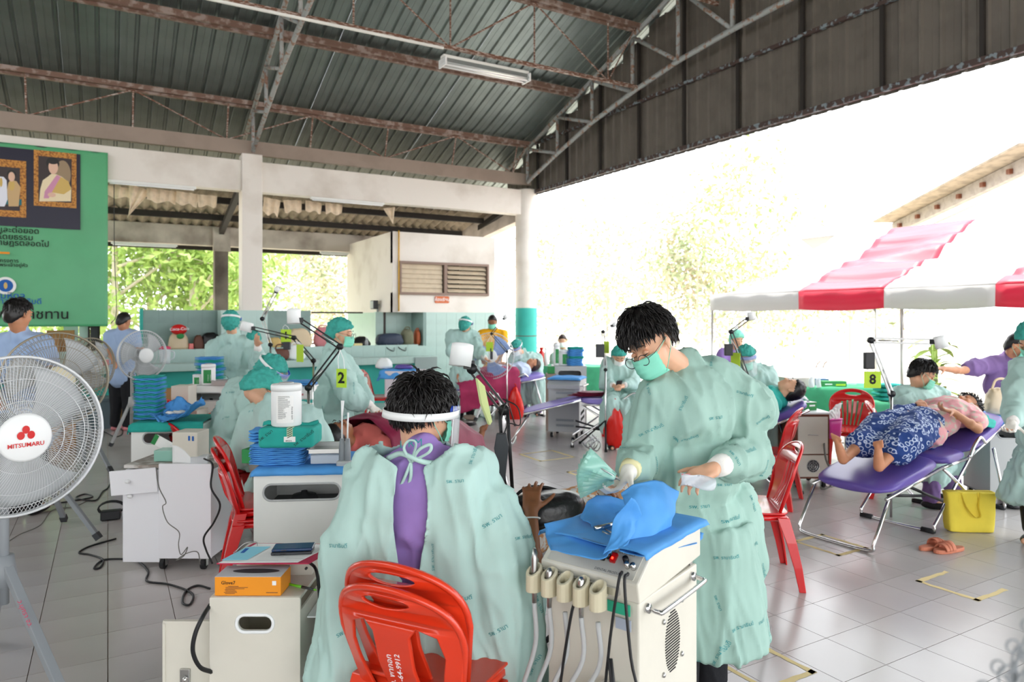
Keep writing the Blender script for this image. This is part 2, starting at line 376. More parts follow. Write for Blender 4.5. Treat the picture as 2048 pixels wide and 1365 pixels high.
# front beams, back row
for xa, xb in ((XCOL-BAY+0.17, XCOL-0.17), (XCOL+0.17, XR-0.05)):
    struct(MB().box(((xa+xb)/2, YC, 4.07), (xb-xa, 0.24, 0.53)).build('beam', 'concrete', bevel=0.01))
bw = 0.41
struct(MB().box((1.0, 16.1, 3.32), (12.4, 0.22, bw)).build('beam', 'concd', bevel=0.01))
for x in (XCOL-0.09, XCOL-0.09-BAY, ): struct(MB().box((x, 16.08, 1.56), (0.27, 0.27, 3.14)).build('column', mat('dark_plaster', '8a7f76', 0.85, col2='5a504a', vscale=1.6, lo=.4, hi=.7), bevel=0.01))  # rear columns in a darker, mottled plaster tone
struct(MB().beam((XR-0.05, 13.2, 3.9), (XR-0.45, 16.2, 3.35), 0.22, 0.42).build('beam', 'concd'))
struct(MB().box((XCOL-0.09, 15.93, 3.25), (0.34, 0.1, 0.5)).build('beam', 'concd'))
# fluorescent battens under the front beams
for (pa, pb, yy, lb) in ((215, 392, 12.86, 'bare white tube batten under the white beam left of the square column'), (621, 768, 12.86, 'white tube batten under the white beam right of the square column'), (222, 355, 15.95, 'dusty tube batten under the rear beam behind the banner edge'), (640, 698, 15.95, 'short visible tube batten under the rear beam beside the louvred room')):
    r1, r2 = ray(pa), ray(pb); xa, xb = r1.x/r1.y*yy, r2.x/r2.y*yy; h = 3.775 if yy < 13 else 3.08
    t = thing('tube_light', lb, 'lamp', ((xa+xb)/2, yy, h)); l = xb-xa
    MB().box((0, 0, 0), (l, 0.06, 0.045)).build('batten', 'wpaint', t, bevel=0.004)
    MB().cyl((-l/2+0.03, -0.01, -0.035), (l/2-0.03, -0.01, -0.035), 0.013, n=10).build('tube', 'white', t, smooth=True)
# steel channel at the eave and roof
struct(MB().box((2.0, 12.9, 4.56), (11.8, 0.1, 0.24)).build('trim_1', mat('eave_channel', '9a8a7e', 0.6, var=0.1, vscale=3)))
roof = struct(bpy.data.objects.new('ceiling', None)); COL.objects.link(roof)
def sheet_profile(wd, rib=0.25, h=0.03):
    pr = []; n = int(round(wd/rib))
    for i in range(n):
        b = i*rib; pr += [(b, 0), (b+rib*0.3, 0), (b+rib*0.31, 0.004), (b+rib*0.36, 0.004), (b+rib*0.37, 0), (b+rib*0.70, 0), (b+rib*0.78, h), (b+rib*0.90, h), (b+rib*0.98, 0)]
    pr.append((wd, 0)); return pr
def sheet(wd, a, b, name, m, parent, uvec, up, t=0.0015, rib=0.25, h=0.03):
    a = Vector(a); b = Vector(b); uvec = Vector(uvec); up = Vector(up); pr = sheet_profile(wd, rib, h); n = len(pr)
    lo = [a+uvec*x+up*y for x, y in pr] + [b+uvec*x+up*y for x, y in pr]
    hi = [v+up*t for v in lo]
    fs = [(i, i+1, n+i+1, n+i) for i in range(n-1)]; q = [tuple(2*n+k for k in reversed(f)) for f in fs]
    return MB().add(lo+hi, fs+q).build(name, m, parent)
sl = Vector((0, -1, 0.345)).normalized(); nn = Vector((0, 0.345, 1)).normalized()
x = XR+0.55; first = None
while x > -7.5:
    for ya, yb in ((15.3, RIDGE),):
        if first is None:
            first = sheet(0.75, (0, 0, 0), (0, yb-ya, roof_h(yb)-roof_h(ya)), 'roof_sheet', 'roofs', roof, (1, 0, 0), nn); o = first
        else: o = bpy.data.objects.new('roof_sheet', first.data); COL.objects.link(o); o.parent = roof
        o.location = (x-0.75, ya, roof_h(ya)+0.05+rnd.uniform(0, 0.004))
    x -= 0.75
# far slope behind the camera
MB().add([(-7.5, RIDGE, roof_h(RIDGE)+.06), (8.4, RIDGE, roof_h(RIDGE)+.06), (8.4, -7.5, roof_h(15.5)+.06), (-7.5, -7.5, roof_h(15.5)+.06)], [(0, 1, 2, 3)]).build('rear_slope', 'roofs', roof)
# lattice purlins
def purlin(y, depth, label, yb=None, hb=None, lamp=None, ph=0):
    h = roof_h(y)-0.02; t = thing('lattice_purlin', label, 'roof purlin', (0, y, h), group='steel lattice purlins under the roof')
    mb = MB()
    for dy in (-0.045, 0.045): mb.beam((-7.3, dy, -dy*0.345-0.03), (XR-0.1, dy, -dy*0.345-0.03), 0.07, 0.075)
    mb.build('top_channel', 'purlin', t)
    yb = (yb-y) if yb is not None else 0.0; hb = (hb-h) if hb is not None else -depth
    if lamp is not False: MB().beam((-7.3, yb, hb), (XR-0.1, yb, hb), 0.05, 0.05).build('bottom_angle', 'brass', t)
    pitch = 1.42; x = -7.1 + ph; k = 0
    while x < XR-0.3:
        MB().cyl((x, yb*0, -0.06), (x, yb, hb), 0.014, n=6).build('strut', 'brass', t)
        x2 = min(x+pitch, XR-0.2)
        if k % 2: MB().cyl((x, 0, -0.06), (x2, yb, hb), 0.013, n=6).build('diagonal', 'brass', t)
        else: MB().cyl((x, yb, hb), (x2, 0, -0.06), 0.013, n=6).build('diagonal', 'brass', t)
        x += pitch; k += 1
purlin(12.68, 0.6, 'rusty lattice purlin directly above the white beam, its struts footed on the eave channel', 12.88, 4.66, False, 0.35)
t2 = thing('channel_purlin', 'plain rusty channel purlin, second above the eave, without struts', 'roof purlin', (0, 10.9, roof_h(10.9)-0.02))
MB().beam((-7.3, -.045, -0.03), (XR-0.1, -.045, -0.03), 0.07, 0.09).beam((-7.3, .045, -0.06), (XR-0.1, .045, -0.06), 0.07, 0.09).build('channel', 'purlin', t2)
purlin(9.15, 0.92, 'rusty lattice purlin that carries the white fluorescent fitting', 9.15, roof_h(9.15)-1.05, True, 0.0)
purlin(7.4, 0.9, 'uppermost rusty lattice purlin near the top of the roof', None, None, None, 0.2)
struct(MB().box((-7.45, 3, 2.4), (0.12, 20, 4.9)).build('shade_wall_left', 'concd'))  # unseen wall, added so less light comes in from the left
# gable lattice trusses
bot = [(12.75, 4.48), (11.6, 4.86), (10.45, 5.2), (9.3, 5.44), (8.2, 5.62), (7.1, 5.72), (5.65, 5.8), (4.2, 5.84), (2.8, 5.8)]
def truss(x, m, r, label):
    t = thing('roof_truss', label, 'roof truss', (x, 12.75, 4.48)); o = Vector((x, 12.75, 4.48))
    tp = [Vector((x, y, roof_h(max(y, 2*RIDGE-y))-0.10)) for y, _ in bot]; bp = [Vector((x, y, h)) for y, h in bot]
    MB().cyl((x, 13.9, roof_h(13.9)-0.1), (x, RIDGE, roof_h(RIDGE)-0.1), r, n=12).build('top_chord', m, t, smooth=True, off=o)
    MB().tube(bp, r, 12).build('bottom_chord', m, t, smooth=True, off=o)
    for i in range(len(bot)):
        MB().cyl(tp[i], bp[i], r*0.8, n=10).build('strut', m, t, smooth=True, off=o)
        if i < len(bot)-1: MB().cyl(tp[i], bp[i+1], r*0.8, n=10).build('diagonal', m, t, smooth=True, off=o)
truss(XR-0.12, 'pipe', 0.042, 'grey peeling pipe truss standing against the sheeted gable')
truss(XCOL, 'pipe', 0.036, 'rust-streaked pipe truss rising from the square white column')
# gable cladding
gb = struct(bpy.data.objects.new('wall_right', None)); COL.objects.link(gb)
y = 14.1
while y > -1.5:
    yt = y-0.35; h1 = roof_h(max(yt, 2*RIDGE-yt))
    o = sheet(0.7, (XR+0.16, y, 4.24), (XR+0.16, y, h1+0.02), 'cladding_sheet', 'clad', gb, (0, -1, 0), (-1, 0, 0), rib=0.233, h=0.028)
    y -= 0.7
rl = MB().box((XR+0.1, 6.3, 5.33), (0.05, 15.0, 0.05)).box((XR+0.1, 6.3, 4.30), (0.06, 15.0, 0.07))
rl.build('rail', mat('rail_steel', '4a3a36', 0.6, col2='7f8a90', vscale=14, lo=0.52, hi=0.6), gb)
for k in range(12):
    y = 12.7-1.1*k; h = roof_h(max(y, 2*RIDGE-y))
    MB().box((XR+0.105, y, (4.3+h)/2), (0.045, 0.045, h-4.3)).build('stud', 'iron', gb)
# hanging fluorescent fitting
a, b = PY(884, 122, 9.15), PY(1054, 153, 9.15)
t = thing('fluorescent_fitting', 'white twin-tube fluorescent fitting under the roof purlin', 'lamp', (a+b)/2 - UP*0.0)
l = (b-a).length; h2 = 0
MB().box((0, 0, 0.05), (l, 0.12, 0.05)).build('housing', 'wpaint', t, bevel=0.006)
MB().prism([(-0.11, -0.05), (0.11, -0.05), (0.06, 0.03), (-0.06, 0.03)], (-l/2, 0, 0), (0, 1, 0), (0, 0, 1), (l, 0, 0)).build('reflector', mat('reflector', 'd9dcdc', 0.2, 0.8), t)
for s in (-1, 1):
    MB().cyl((-l/2+0.02, s*0.05, -0.07), (l/2-0.02, s*0.05, -0.07), 0.014, n=10).build('tube', 'white', t, smooth=True)
    MB().box((s*(l/2-0.012), 0, -0.03), (0.024, 0.24, 0.12)).build('end_cap', 'white', t, bevel=0.004)
MB().cyl((0, 0, 0.06), (0, 0, 0.22), 0.01, n=6).build('hanger', 'steel', t)
# conduit along the purlin
tag(MB().beam((-7.0, 9.1, roof_h(9.15)-1.10), (a.x, 9.1, roof_h(9.15)-1.10), 0.03, 0.03).build('conduit', 'wpaint'), 'white conduit clipped along the purlin to the fluorescent fitting', 'conduit')
# lean-to roof behind the beam
def lean_h(y): return 4.22-0.235*(y-13.15)
lt = struct(bpy.data.objects.new('roof', None)); COL.objects.link(lt)
x = -3.9; k = 0; lm = None
while x < 7.9:
    if True:
        for (ya, yb) in ((13.35, 14.85), (14.7, 17.35)):
            n = 13; w_ = 0.62; a1 = rnd.uniform(-0.02, 0.02)
            q = MB().grid(n, 2, lambda u, v: (x+u*w_, ya+(yb-ya)*v, lean_h(ya+(yb-ya)*v) + 0.035*math.cos(u*2*PI*3) + (0.06 if ya < 14 else 0)), 0.008)
            q.build('corrugated_sheet', 'rtile', lt)
    x += 0.6
for i, (y, hh) in enumerate(((13.45, 0), (14.4, 0), (15.3, 0), (17.2, 0))):
    MB().box((1.9, y, lean_h(y)-0.09), (11.6, 0.07, 0.12)).build('purlin', 'iron', lt)
for x in (XCOL-0.1, XR-0.3): MB().beam((x, 13.2, lean_h(13.2)-0.2), (x, 16.1, lean_h(16.1)-0.16), 0.1, 0.12).build('rafter', 'iron', lt)
# broken pieces of old roofing left hanging
def broken(px, py, w_, h_, ang, label, tri=False):
    c = PY(px, py-4, 13.5); u = Vector((math.cos(0.2), math.sin(0.2), 0)); v = Vector((0.1, 0.35, 1)).normalized()
    def fn(a, b):
        ww = w_*(1-(b if tri else 0.1*b)); q = u*((a-0.5)*ww) - v*(b*h_*(1+0.12*math.sin(a*9+px)*b)) ; q.y += 0.02*math.cos(a*w_*40)
        return c + Matrix.Rotation(ang, 3, 'Y') @ q
    o = MB().grid(17, 4, lambda a, b: fn(a, b)-c, 0.008).build('broken_sheet', 'scrap'); o.location = c
    tag(o, label, 'roof sheet', 'broken roofing scraps hanging behind the beam')
for i, (px, py, w_, h_, an, tr, lb) in enumerate(((236, 378, 0.42, 0.2, 0, 0, 'broken roof sheet hanging right beside the edge of the banner'), (281, 380, 0.36, 0.55, 0.25, 1, 'large pointed shard of roof sheet left of the square column'), (325, 384, 0.5, 0.24, 0, 0, 'broken roof sheet right of the large pointed shard'), (376, 390, 0.38, 0.24, 0.05, 0, 'curled roof scrap with a bright end halfway to the square column'), (415, 395, 0.34, 0.22, -0.05, 0, 'broken roof sheet nearest the left side of the square column'),
    (545, 402, 0.32, 0.33, 0.1, 0, 'curled roof scrap nearest the right side of the square column'), (585, 405, 0.36, 0.24, -0.1, 0, 'broken roof sheet second from the square column on its right'), (628, 408, 0.34, 0.22, 0.05, 0, 'broken roof sheet above the end of the right-hand batten'), (668, 412, 0.36, 0.22, 0, 0, 'broken roof sheet left of the last small shard'), (778, 420, 0.26, 0.32, -0.2, 1, 'small pointed shard of roofing above the louvred room'))):
    broken(px, py, w_, h_, an, lb, tr)
# the louvred room
XL, YF = 4.87, 13.15; XE = 7.17; wr = struct(bpy.data.objects.new('wall_back', None)); COL.objects.link(wr)
MB().box((XL+0.06, (YF+16.1)/2+0.05, 2.5), (0.12, 16.1-YF+0.1, 1.6)).build('side_wall', 'concrete', wr)
q = MB(); zt, z1, z0 = 3.3, 2.68, 2.09
for (xa, xb, za, zb) in ((XL, XE, z1, zt), (XL, 5.02, z0, z1), (6.98, XE, z0, z1), (XL, XE, 1.70, z0)):
    q.box(((xa+xb)/2, YF+0.06, (za+zb)/2), (xb-xa, 0.12, zb-za))
q.build('front_wall', 'concrete', wr)
MB().box((XE-0.06, 14.7, 1.65), (0.12, 3.0, 3.3)).build('end_wall', 'concrete', wr)
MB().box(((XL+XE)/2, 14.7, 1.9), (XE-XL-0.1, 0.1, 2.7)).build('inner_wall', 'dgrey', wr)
xa = 5.58
lw = MB().box(((xa+XE)/2, YF+0.06, 0.85), (XE-xa, 0.12, 1.7)).build('lower_wall', 'tilew', wr)
tiled_face(wr, (xa, YF, 0.1), (1, 0, 0), (0, 0, 1), 7, 7, 0.225, 'tilew')
MB().box((XL+0.3, 13.85, 1.35), (0.85, 0.1, 0.72)).build('alcove_back', 'tilew', wr)
tiled_face(wr, (XL-0.1, 13.798, 1.04), (1, 0, 0), (0, 0, 1), 4, 3, 0.215, 'tilew')
MB().box((xa-0.03, 13.5, 1.35), (0.06, 0.7, 0.7)).build('alcove_side', 'tiled', wr)
MB().box((XL+0.06, 15.0, 0.85), (0.12, 2.3, 1.7)).build('side_lower_wall', 'tilew', wr)
wn = struct(bpy.data.objects.new('window_1', None)); COL.objects.link(wn); wn.location = (6.0, YF-0.01, (z0+z1)/2)
ws = 0.98; m_ = mat('louvre_frame', '8a7468', 0.6); sl_m = mat('louvre_slat', 'd3c3aa', 0.35, var=0.08)
MB().box((0, 0, 0.31), (2.0, 0.09, 0.05)).box((0, 0, -0.31), (2.0, 0.09, 0.05)).box((-0.98, 0, 0), (0.04, 0.09, 0.6)).box((0.98, 0, 0), (0.04, 0.09, 0.6)).box((0, 0, 0), (0.07, 0.08, 0.6)).build('window_frame', m_, wn, bevel=0.005)
for s in (-0.5, 0.5):
    for k in range(6):
        R = Matrix.Rotation(math.radians(-18 if s < 0 else -48), 3, 'X')
        MB().box((s, 0.02, -0.235+k*0.094), (0.88, 0.006, 0.105), R=R).build('slat', sl_m, wn)
t = thing('name_plaque', 'small terracotta plaque with white writing under the louvred window', 'sign', (5.93, YF-0.02, 1.96))
MB().prism([(-0.16, -0.05), (-0.14, -0.07), (0.14, -0.07), (0.16, -0.05), (0.16, 0.05), (0.14, 0.07), (-0.14, 0.07), (-0.16, 0.05)], (0, 0, 0), (1, 0, 0), (0, 0, 1), (0, 0.02, 0)).build('board', 'dclay', t)
lettering('ห้องเรียน', (0, -0.003, 0), (1, 0, 0), (0, 0, 1), 0.09, 'white', t, bold=0.01)
tag(MB().tube([(4.99, YF-0.03, 3.32), (4.99, YF-0.03, 1.72)], 0.014, 8).build('pipe', mat('yellow_pipe', 'd9a52c', 0.5), smooth=True), 'thin yellow pipe running down the corner of the louvred room', 'pipe')
t = thing('floodlight', 'small dark floodlight on the pale side wall above the bags', 'lamp', PX(757, 612, XL-0.02))
MB().box((-0.09, 0, 0.02), (0.1, 0.2, 0.18)).build('housing', 'dgrey', t, bevel=0.01); MB().box((-0.145, 0, 0.02), (0.012, 0.17, 0.15)).build('lens', 'haze', t)
MB().box((-0.02, 0, -0.25), (0.03, 0.05, 0.5)).build('conduit', 'grey', t); MB().box((-0.03, 0, -0.32), (0.06, 0.12, 0.12)).build('switch_box', 'grey', t, bevel=0.005); MB().box((0.01, 0, 0.02), (0.08, 0.04, 0.04)).build('bracket', 'grey', t)
# partition walls behind the counter
pw = struct(MB().box(((0.51+3.32)/2, 13.42, 0.86), (2.81, 0.12, 1.73)).build('wall_partition', 'tiled'))
tiled_face(pw, (0.53, 13.36, 1.05), (1, 0, 0), (0, 0, 1), 8, 3, 0.225, 'tiled')
MB().box((0.49, 13.42, 0.87), (0.05, 0.14, 1.76)).build('edge', 'tealp', pw)
for px in (142, 168, 190):
    r = ray(px); xx = r.x/r.y*13.4; struct(MB().box((xx, 13.4, 0.95), (0.2 if px == 142 else 0.13, 0.12, 1.9)).build('column', 'tilew' if px != 190 else 'dgrey'))
rf = MB().box((3.85, 13.42, 1.69), (1.0, 0.03, 0.03)).box((4.8, 13.42, 1.35), (0.04, 0.03, 0.7)).box((3.85, 13.42, 1.1), (1.0, 0.03, 0.03))
struct(rf.build('trim_2', 'iron'))
# ledge and counter
lg = struct(MB().box((1.2, 13.25, 0.55), (8.6, 0.62, 0.96)).build('trim_3', 'tilew')); 
tiled_face(lg, (-3.0, 12.94, 0.84), (1, 0, 0), (0, 0, 1), 37, 1, 0.225, 'tilew', 0.004)
ct = thing('counter', 'long tiled counter with a teal painted front below the open wall', 'counter', (1.2, 12.57, 0))
MB().box((0, 0, 0.79), (8.6, 0.40, 0.12)).build('worktop', 'tilew', ct, bevel=0.006)
MB().box((0, 0.10, 0.36), (8.6, 0.18, 0.74)).build('front_panel', 'tealp', ct)
tiled_face(ct, (-4.3, -0.201, 0.735), (1, 0, 0), (0, 0, 1), 74, 1, 0.116, 'tilew', 0.003, 'edge_tile')
# ================= PROP BUILDERS =================
def plate(outer, holes, t, bev=0.0):
    c = bpy.data.curves.new('p', 'CURVE'); c.dimensions = '2D'; c.fill_mode = 'BOTH'; c.extrude = t/2-bev; c.bevel_depth = bev; c.bevel_resolution = 1
    for lp in [outer]+holes:
        s = c.splines.new('POLY'); s.points.add(len(lp)-1)
        for i, (x, y) in enumerate(lp): s.points[i].co = (x, y, 0, 1)
        s.use_cyclic_u = True
    o = bpy.data.objects.new('p', c); COL.objects.link(o)
    me = bpy.data.meshes.new_from_object(o.evaluated_get(bpy.context.evaluated_depsgraph_get())); bpy.data.objects.remove(o)
    return [v.co.copy() for v in me.vertices], [tuple(p.vertices) for p in me.polygons]
def rr(cx, cy, w, h, r, n=6):
    out = []
    for k, (sx, sy) in enumerate(((1, 1), (-1, 1), (-1, -1), (1, -1))):
        for i in range(n+1):
            a = PI/2*(k + i/n); out.append((cx+sx*(w/2-r)+r*math.cos(a), cy+sy*(h/2-r)+r*math.sin(a)))
    return out
def dense(lp, step=0.02):
    out = []
    for (a, b) in zip(lp, lp[1:]+lp[:1]):
        d = math.hypot(b[0]-a[0], b[1]-a[1]); k = max(1, int(d/step))
        out += [(a[0]+(b[0]-a[0])*i/k, a[1]+(b[1]-a[1])*i/k) for i in range(k)]
    return out
CH_CACHE = {}
def chair(label, loc, facing, m='red', kind='slat', group='red plastic chairs', seat_h=0.43):
    """plastic stacking chair; facing = room direction the sitter looks"""
    rz = yaw(facing)+PI/2; key = (m, kind)
    if key in CH_CACHE: return dup(CH_CACHE[key], loc, rz, label)
    t = thing('plastic_chair', label, 'chair', loc, rz, group)
    vs, fs = plate(dense(rr(0, 0, 0.43, 0.42, 0.07)), [], 0.012, 0.004)
    MB().add([(v.x*(1+0.12*(-v.y)), v.y, seat_h+v.z-0.02*math.cos(v.x*7)*math.cos(v.y*7)+0.01) for v in vs], fs).build('seat', m, t, True)
    MB().tube([(s*0.2*a, b*0.19, seat_h-0.02) for s, a, b in ((-1, 1.05, -1), (1, 1.05, -1), (1, .95, 1), (-1, .95, 1))], 0.018, 6, closed=True).build('apron', m, t, True)
    H = 0.43
    out = []
    for i in range(25):
        a = PI*i/24; out.append((0.215*math.cos(a)*(1.0), 0.25+0.18*abs(math.sin(a))**0.75))
    out = [(0.165, 0.0)] + out + [(-0.165, 0.0)]
    holes = [[(0.085*math.cos(2*PI*i/20), 0.385+0.02*math.sin(2*PI*i/20)) for i in range(20)]]
    if kind == 'slat':
        for k in (-2, -1, 0, 1, 2): 
            w0 = 0.019; cx = k*0.052; top = 0.325-0.012*abs(k); x2 = k*0.035
            holes.append(dense([(x2-w0*0.5, 0.05), (x2+w0*0.5, 0.05), (cx+w0*0.7, top), (cx-w0*0.7, top)]))
    else:
        for s in (-1, 1): holes.append(dense([(s*0.055, 0.03), (s*0.125, 0.03), (s*0.165, 0.22), (s*0.15, 0.29), (s*0.09, 0.315), (s*0.06, 0.28)][::s]))
    vs, fs = plate(dense(out), [dense(h) for h in holes], 0.014, 0.004)
    def bend(v):
        return (v.x, 0.175+0.27*v.y + 0.05*(1-(v.x/0.215)**2)*min(1, v.y*6) + v.z - 0.02, seat_h+v.y*0.97 - 0.02)
    b_ = MB().add([bend(v) for v in vs], fs).build('backrest', m, t, True)
    rim = [bend(Vector((x, y, 0))) for x, y in out]
    MB().tube(rim, 0.011, 6).build('rim', m, b_, True)
    for sx in (-1, 1):
        for sy in (-1, 1):
            a = Vector((sx*0.185, sy*0.175, seat_h-0.01)); b = Vector((sx*0.235, sy*0.235+(0.04 if sy > 0 else 0), 0))
            q = MB(); r = []
            for k in range(4):
                f = k/3; p = a.lerp(b, f) + Vector((sx*0.01, sy*0.01, 0))*math.sin(f*PI); s = 0.034*(1-f)+0.019*f
                r.append([p+Vector((sx*x*s, sy*y*s, 0)) for x, y in ((1, 1), (-1, 1), (-1, 0.5), (0.5, 0.5), (0.5, -1), (1, -1))])
            q.loft(r).build('leg', m, t, bevel=0.003)
    CH_CACHE[key] = t
    return t
def caster(parent, p, r=0.03, m='rubber'):
    c = MB().cyl((p[0]-0.014, p[1], r), (p[0]+0.014, p[1], r), r, n=16).build('caster', m, parent, bevel=0.003)
    MB().box((p[0], p[1], r*2+0.006), (0.034, 0.034, 0.012)).box((p[0]-0.019, p[1], r*1.5), (0.004, 0.025, r*1.6)).box((p[0]+0.019, p[1], r*1.5), (0.004, 0.025, r*1.6)).build('fork', 'steel', c)
def slot_cart(label, loc, rz, w, d, h, m='wpaint', slot=(0.36, 0.08, 0.11), group=None, motor=True):
    """white equipment box on casters with a long rounded slot in the side; front is local -Y"""
    t = thing('equipment_cart', label, 'equipment cart', loc, rz, group); z0 = 0.07
    sw, sh, sd = slot; zc = h-sd
    MB().box((0, d/2-0.008, (h+z0)/2), (w, 0.016, h-z0)).box((-w/2+0.008, 0, (h+z0)/2), (0.016, d, h-z0)).box((w/2-0.008, 0, (h+z0)/2), (0.016, d, h-z0)).box((0, 0, z0+0.01), (w, d, 0.02)).build('body', m, t, bevel=0.004)
    vs, fs = plate(rr(0, (h+z0)/2, w, h-z0, 0.006, 2), [rr(0, zc, sw, sh, sh/2-0.001, 8)], 0.014, 0.001)
    MB().add([(v.x, -d/2-v.z, v.y) for v in vs], [tuple(reversed(f)) for f in fs]).build('front_panel', m, t)
    MB().tube([(x, -d/2-0.006, y) for x, y in rr(0, zc, sw, sh, sh/2-0.001, 8)], 0.006, 6, closed=True).build('slot_rim', 'lgrey' if m != 'melamine' else m, t, True)
    MB().box((0, 0, h-0.008), (w+0.012, d+0.012, 0.018)).build('lid', m, t, bevel=0.005)
    MB().box((0, 0.03, zc-0.12), (w-0.05, d-0.12, 0.02)).build('inner_shelf', 'black', t)
    if motor:
        q = MB().lathe([(0.07, 0), (0.072, 0.02), (0.06, 0.04), (0.02, 0.045), (0.015, 0.06)], 20, (-0.03, 0, zc-0.105)); q.build('motor', 'dgrey', t, True)
    for sx in (-1, 1):
        for sy in (-1, 1): caster(t, (sx*(w/2-0.04), sy*(d/2-0.04)))
    return t
def packs(n, loc, rz, w, d, t, label, group, cols=('teal', 'bluew'), jit=0.012):
    protos = {}
    for i in range(n):
        c = cols[i % len(cols)]
        def mk():
            q = MB()
            for k in range(2):
                zz = t*(0.25+0.5*k)
                q.ell((0, 0, zz), (w/2, d/2, t*0.27), n=20, m=6, f=lambda p, v: Vector((max(-w/2, min(w/2, v.x*w*0.72)), max(-d/2, min(d/2, v.y*d*0.72)), v.z*t*0.27+0.003*math.sin(v.x*9+k))))
            return q.build('wrapped_pack', c, smooth=True)
        if c not in protos: o = mk(); protos[c] = o
        else: o = protos[c].copy(); COL.objects.link(o)
        a = rnd.uniform(-1, 1)*jit; b = rnd.uniform(-1, 1)*jit
        R = Matrix.Rotation(rz, 3, 'Z'); o.location = Vector(loc) + R @ Vector((a, b, i*t*0.99)); o.rotation_euler = (0, 0, rz+rnd.uniform(-0.05, 0.05))
        nm = 'teal' if c == 'teal' else 'blue'; ordn = 'topmost second third fourth fifth sixth seventh eighth ninth tenth eleventh twelfth thirteenth fourteenth fifteenth sixteenth seventeenth eighteenth nineteenth bottommost'.split(); k_ = n-1-i
        pre = '' if n == 1 else ('lowest ' if i == 0 else ordn[k_]+(' from top, ' if 0 < k_ < 19 else ' '))
        tag(o, pre + label % nm, 'wrapped pack', group)
def drape(name, loc, rz, w, d, drop, m, label, amp=0.01, cat='cloth', seed=0, sides=(1, 1, 1, 1), group=None, thick=0.002, n=26):
    """cloth lying on a top and hanging over its edges"""
    W = w+2*drop; Dd = d+2*drop; c = Vector((seed*3.1, seed*1.7, 0))
    def fn(u, v):
        x = (u-0.5)*W; y = (v-0.5)*Dd; z = 0.004
        ox = max(0, abs(x)-w/2); oy = max(0, abs(y)-d/2)
        sx = sides[1] if x > 0 else sides[0]; sy = sides[3] if y > 0 else sides[2]
        ox_ = ox*(1 if sx else 0); oy_ = oy*(1 if sy else 0)
        drp = min(drop*1.2, math.hypot(ox_, oy_)); nz = noise.noise(Vector((x*9, y*9, 0))+c)
        xx = max(-w/2, min(w/2, x)) + math.copysign(0.012+amp*0.9*(0.8+noise.noise(Vector((y*14, x*3, 5))+c))*(drp/drop), x)*(ox_ > 0)
        yy = max(-d/2, min(d/2, y)) + math.copysign(0.012+amp*0.9*(0.8+noise.noise(Vector((x*14, y*3, 9))+c))*(drp/drop), y)*(oy_ > 0)
        return (xx, yy, z - drp*0.96 + (amp*0.35*nz if drp == 0 else 0) + (amp*0.35))
    o = MB().grid(n, n, fn, thick).build(name, m, smooth=True); o.location = loc; o.rotation_euler = (0, 0, rz)
    return tag(o, label, cat, group)
def crumple(name, pts, m, label, cat, loc, rz=0, seed=1, amp=0.02, n=30, thick=0.0015, fr=9, group=None, parent=None, label2=None):
    """loose sheet through a 4x4 control net, wrinkled"""
    P4 = [[Vector(p) for p in row] for row in pts]; nr = len(P4); nc = len(P4[0])
    cols = [catmull([P4[i][j] for i in range(nr)], 10) for j in range(nc)]
    rows = [catmull([cols[j][i] for j in range(nc)], 10) for i in range(len(cols[0]))]
    A = len(rows); B = len(rows[0])
    def fn(u, v):
        p = rows[int(round(u*(A-1)))][int(round(v*(B-1)))]
        q = Vector((u*fr, v*fr, seed*7.3)); k = 1-abs(noise.noise(q))*2; k2 = noise.noise(q*0.5+Vector((3, 3, 3)))
        return p + Vector((noise.noise(q+Vector((5, 0, 0)))*amp, noise.noise(q+Vector((0, 5, 0)))*amp, (k*0.5+k2)*amp))
    o = MB().grid(A, B, fn, thick).build(name, m, parent, smooth=True)
    if parent is None: o.location = loc; o.rotation_euler = (0, 0, rz); tag(o, label, cat, group)
    return o
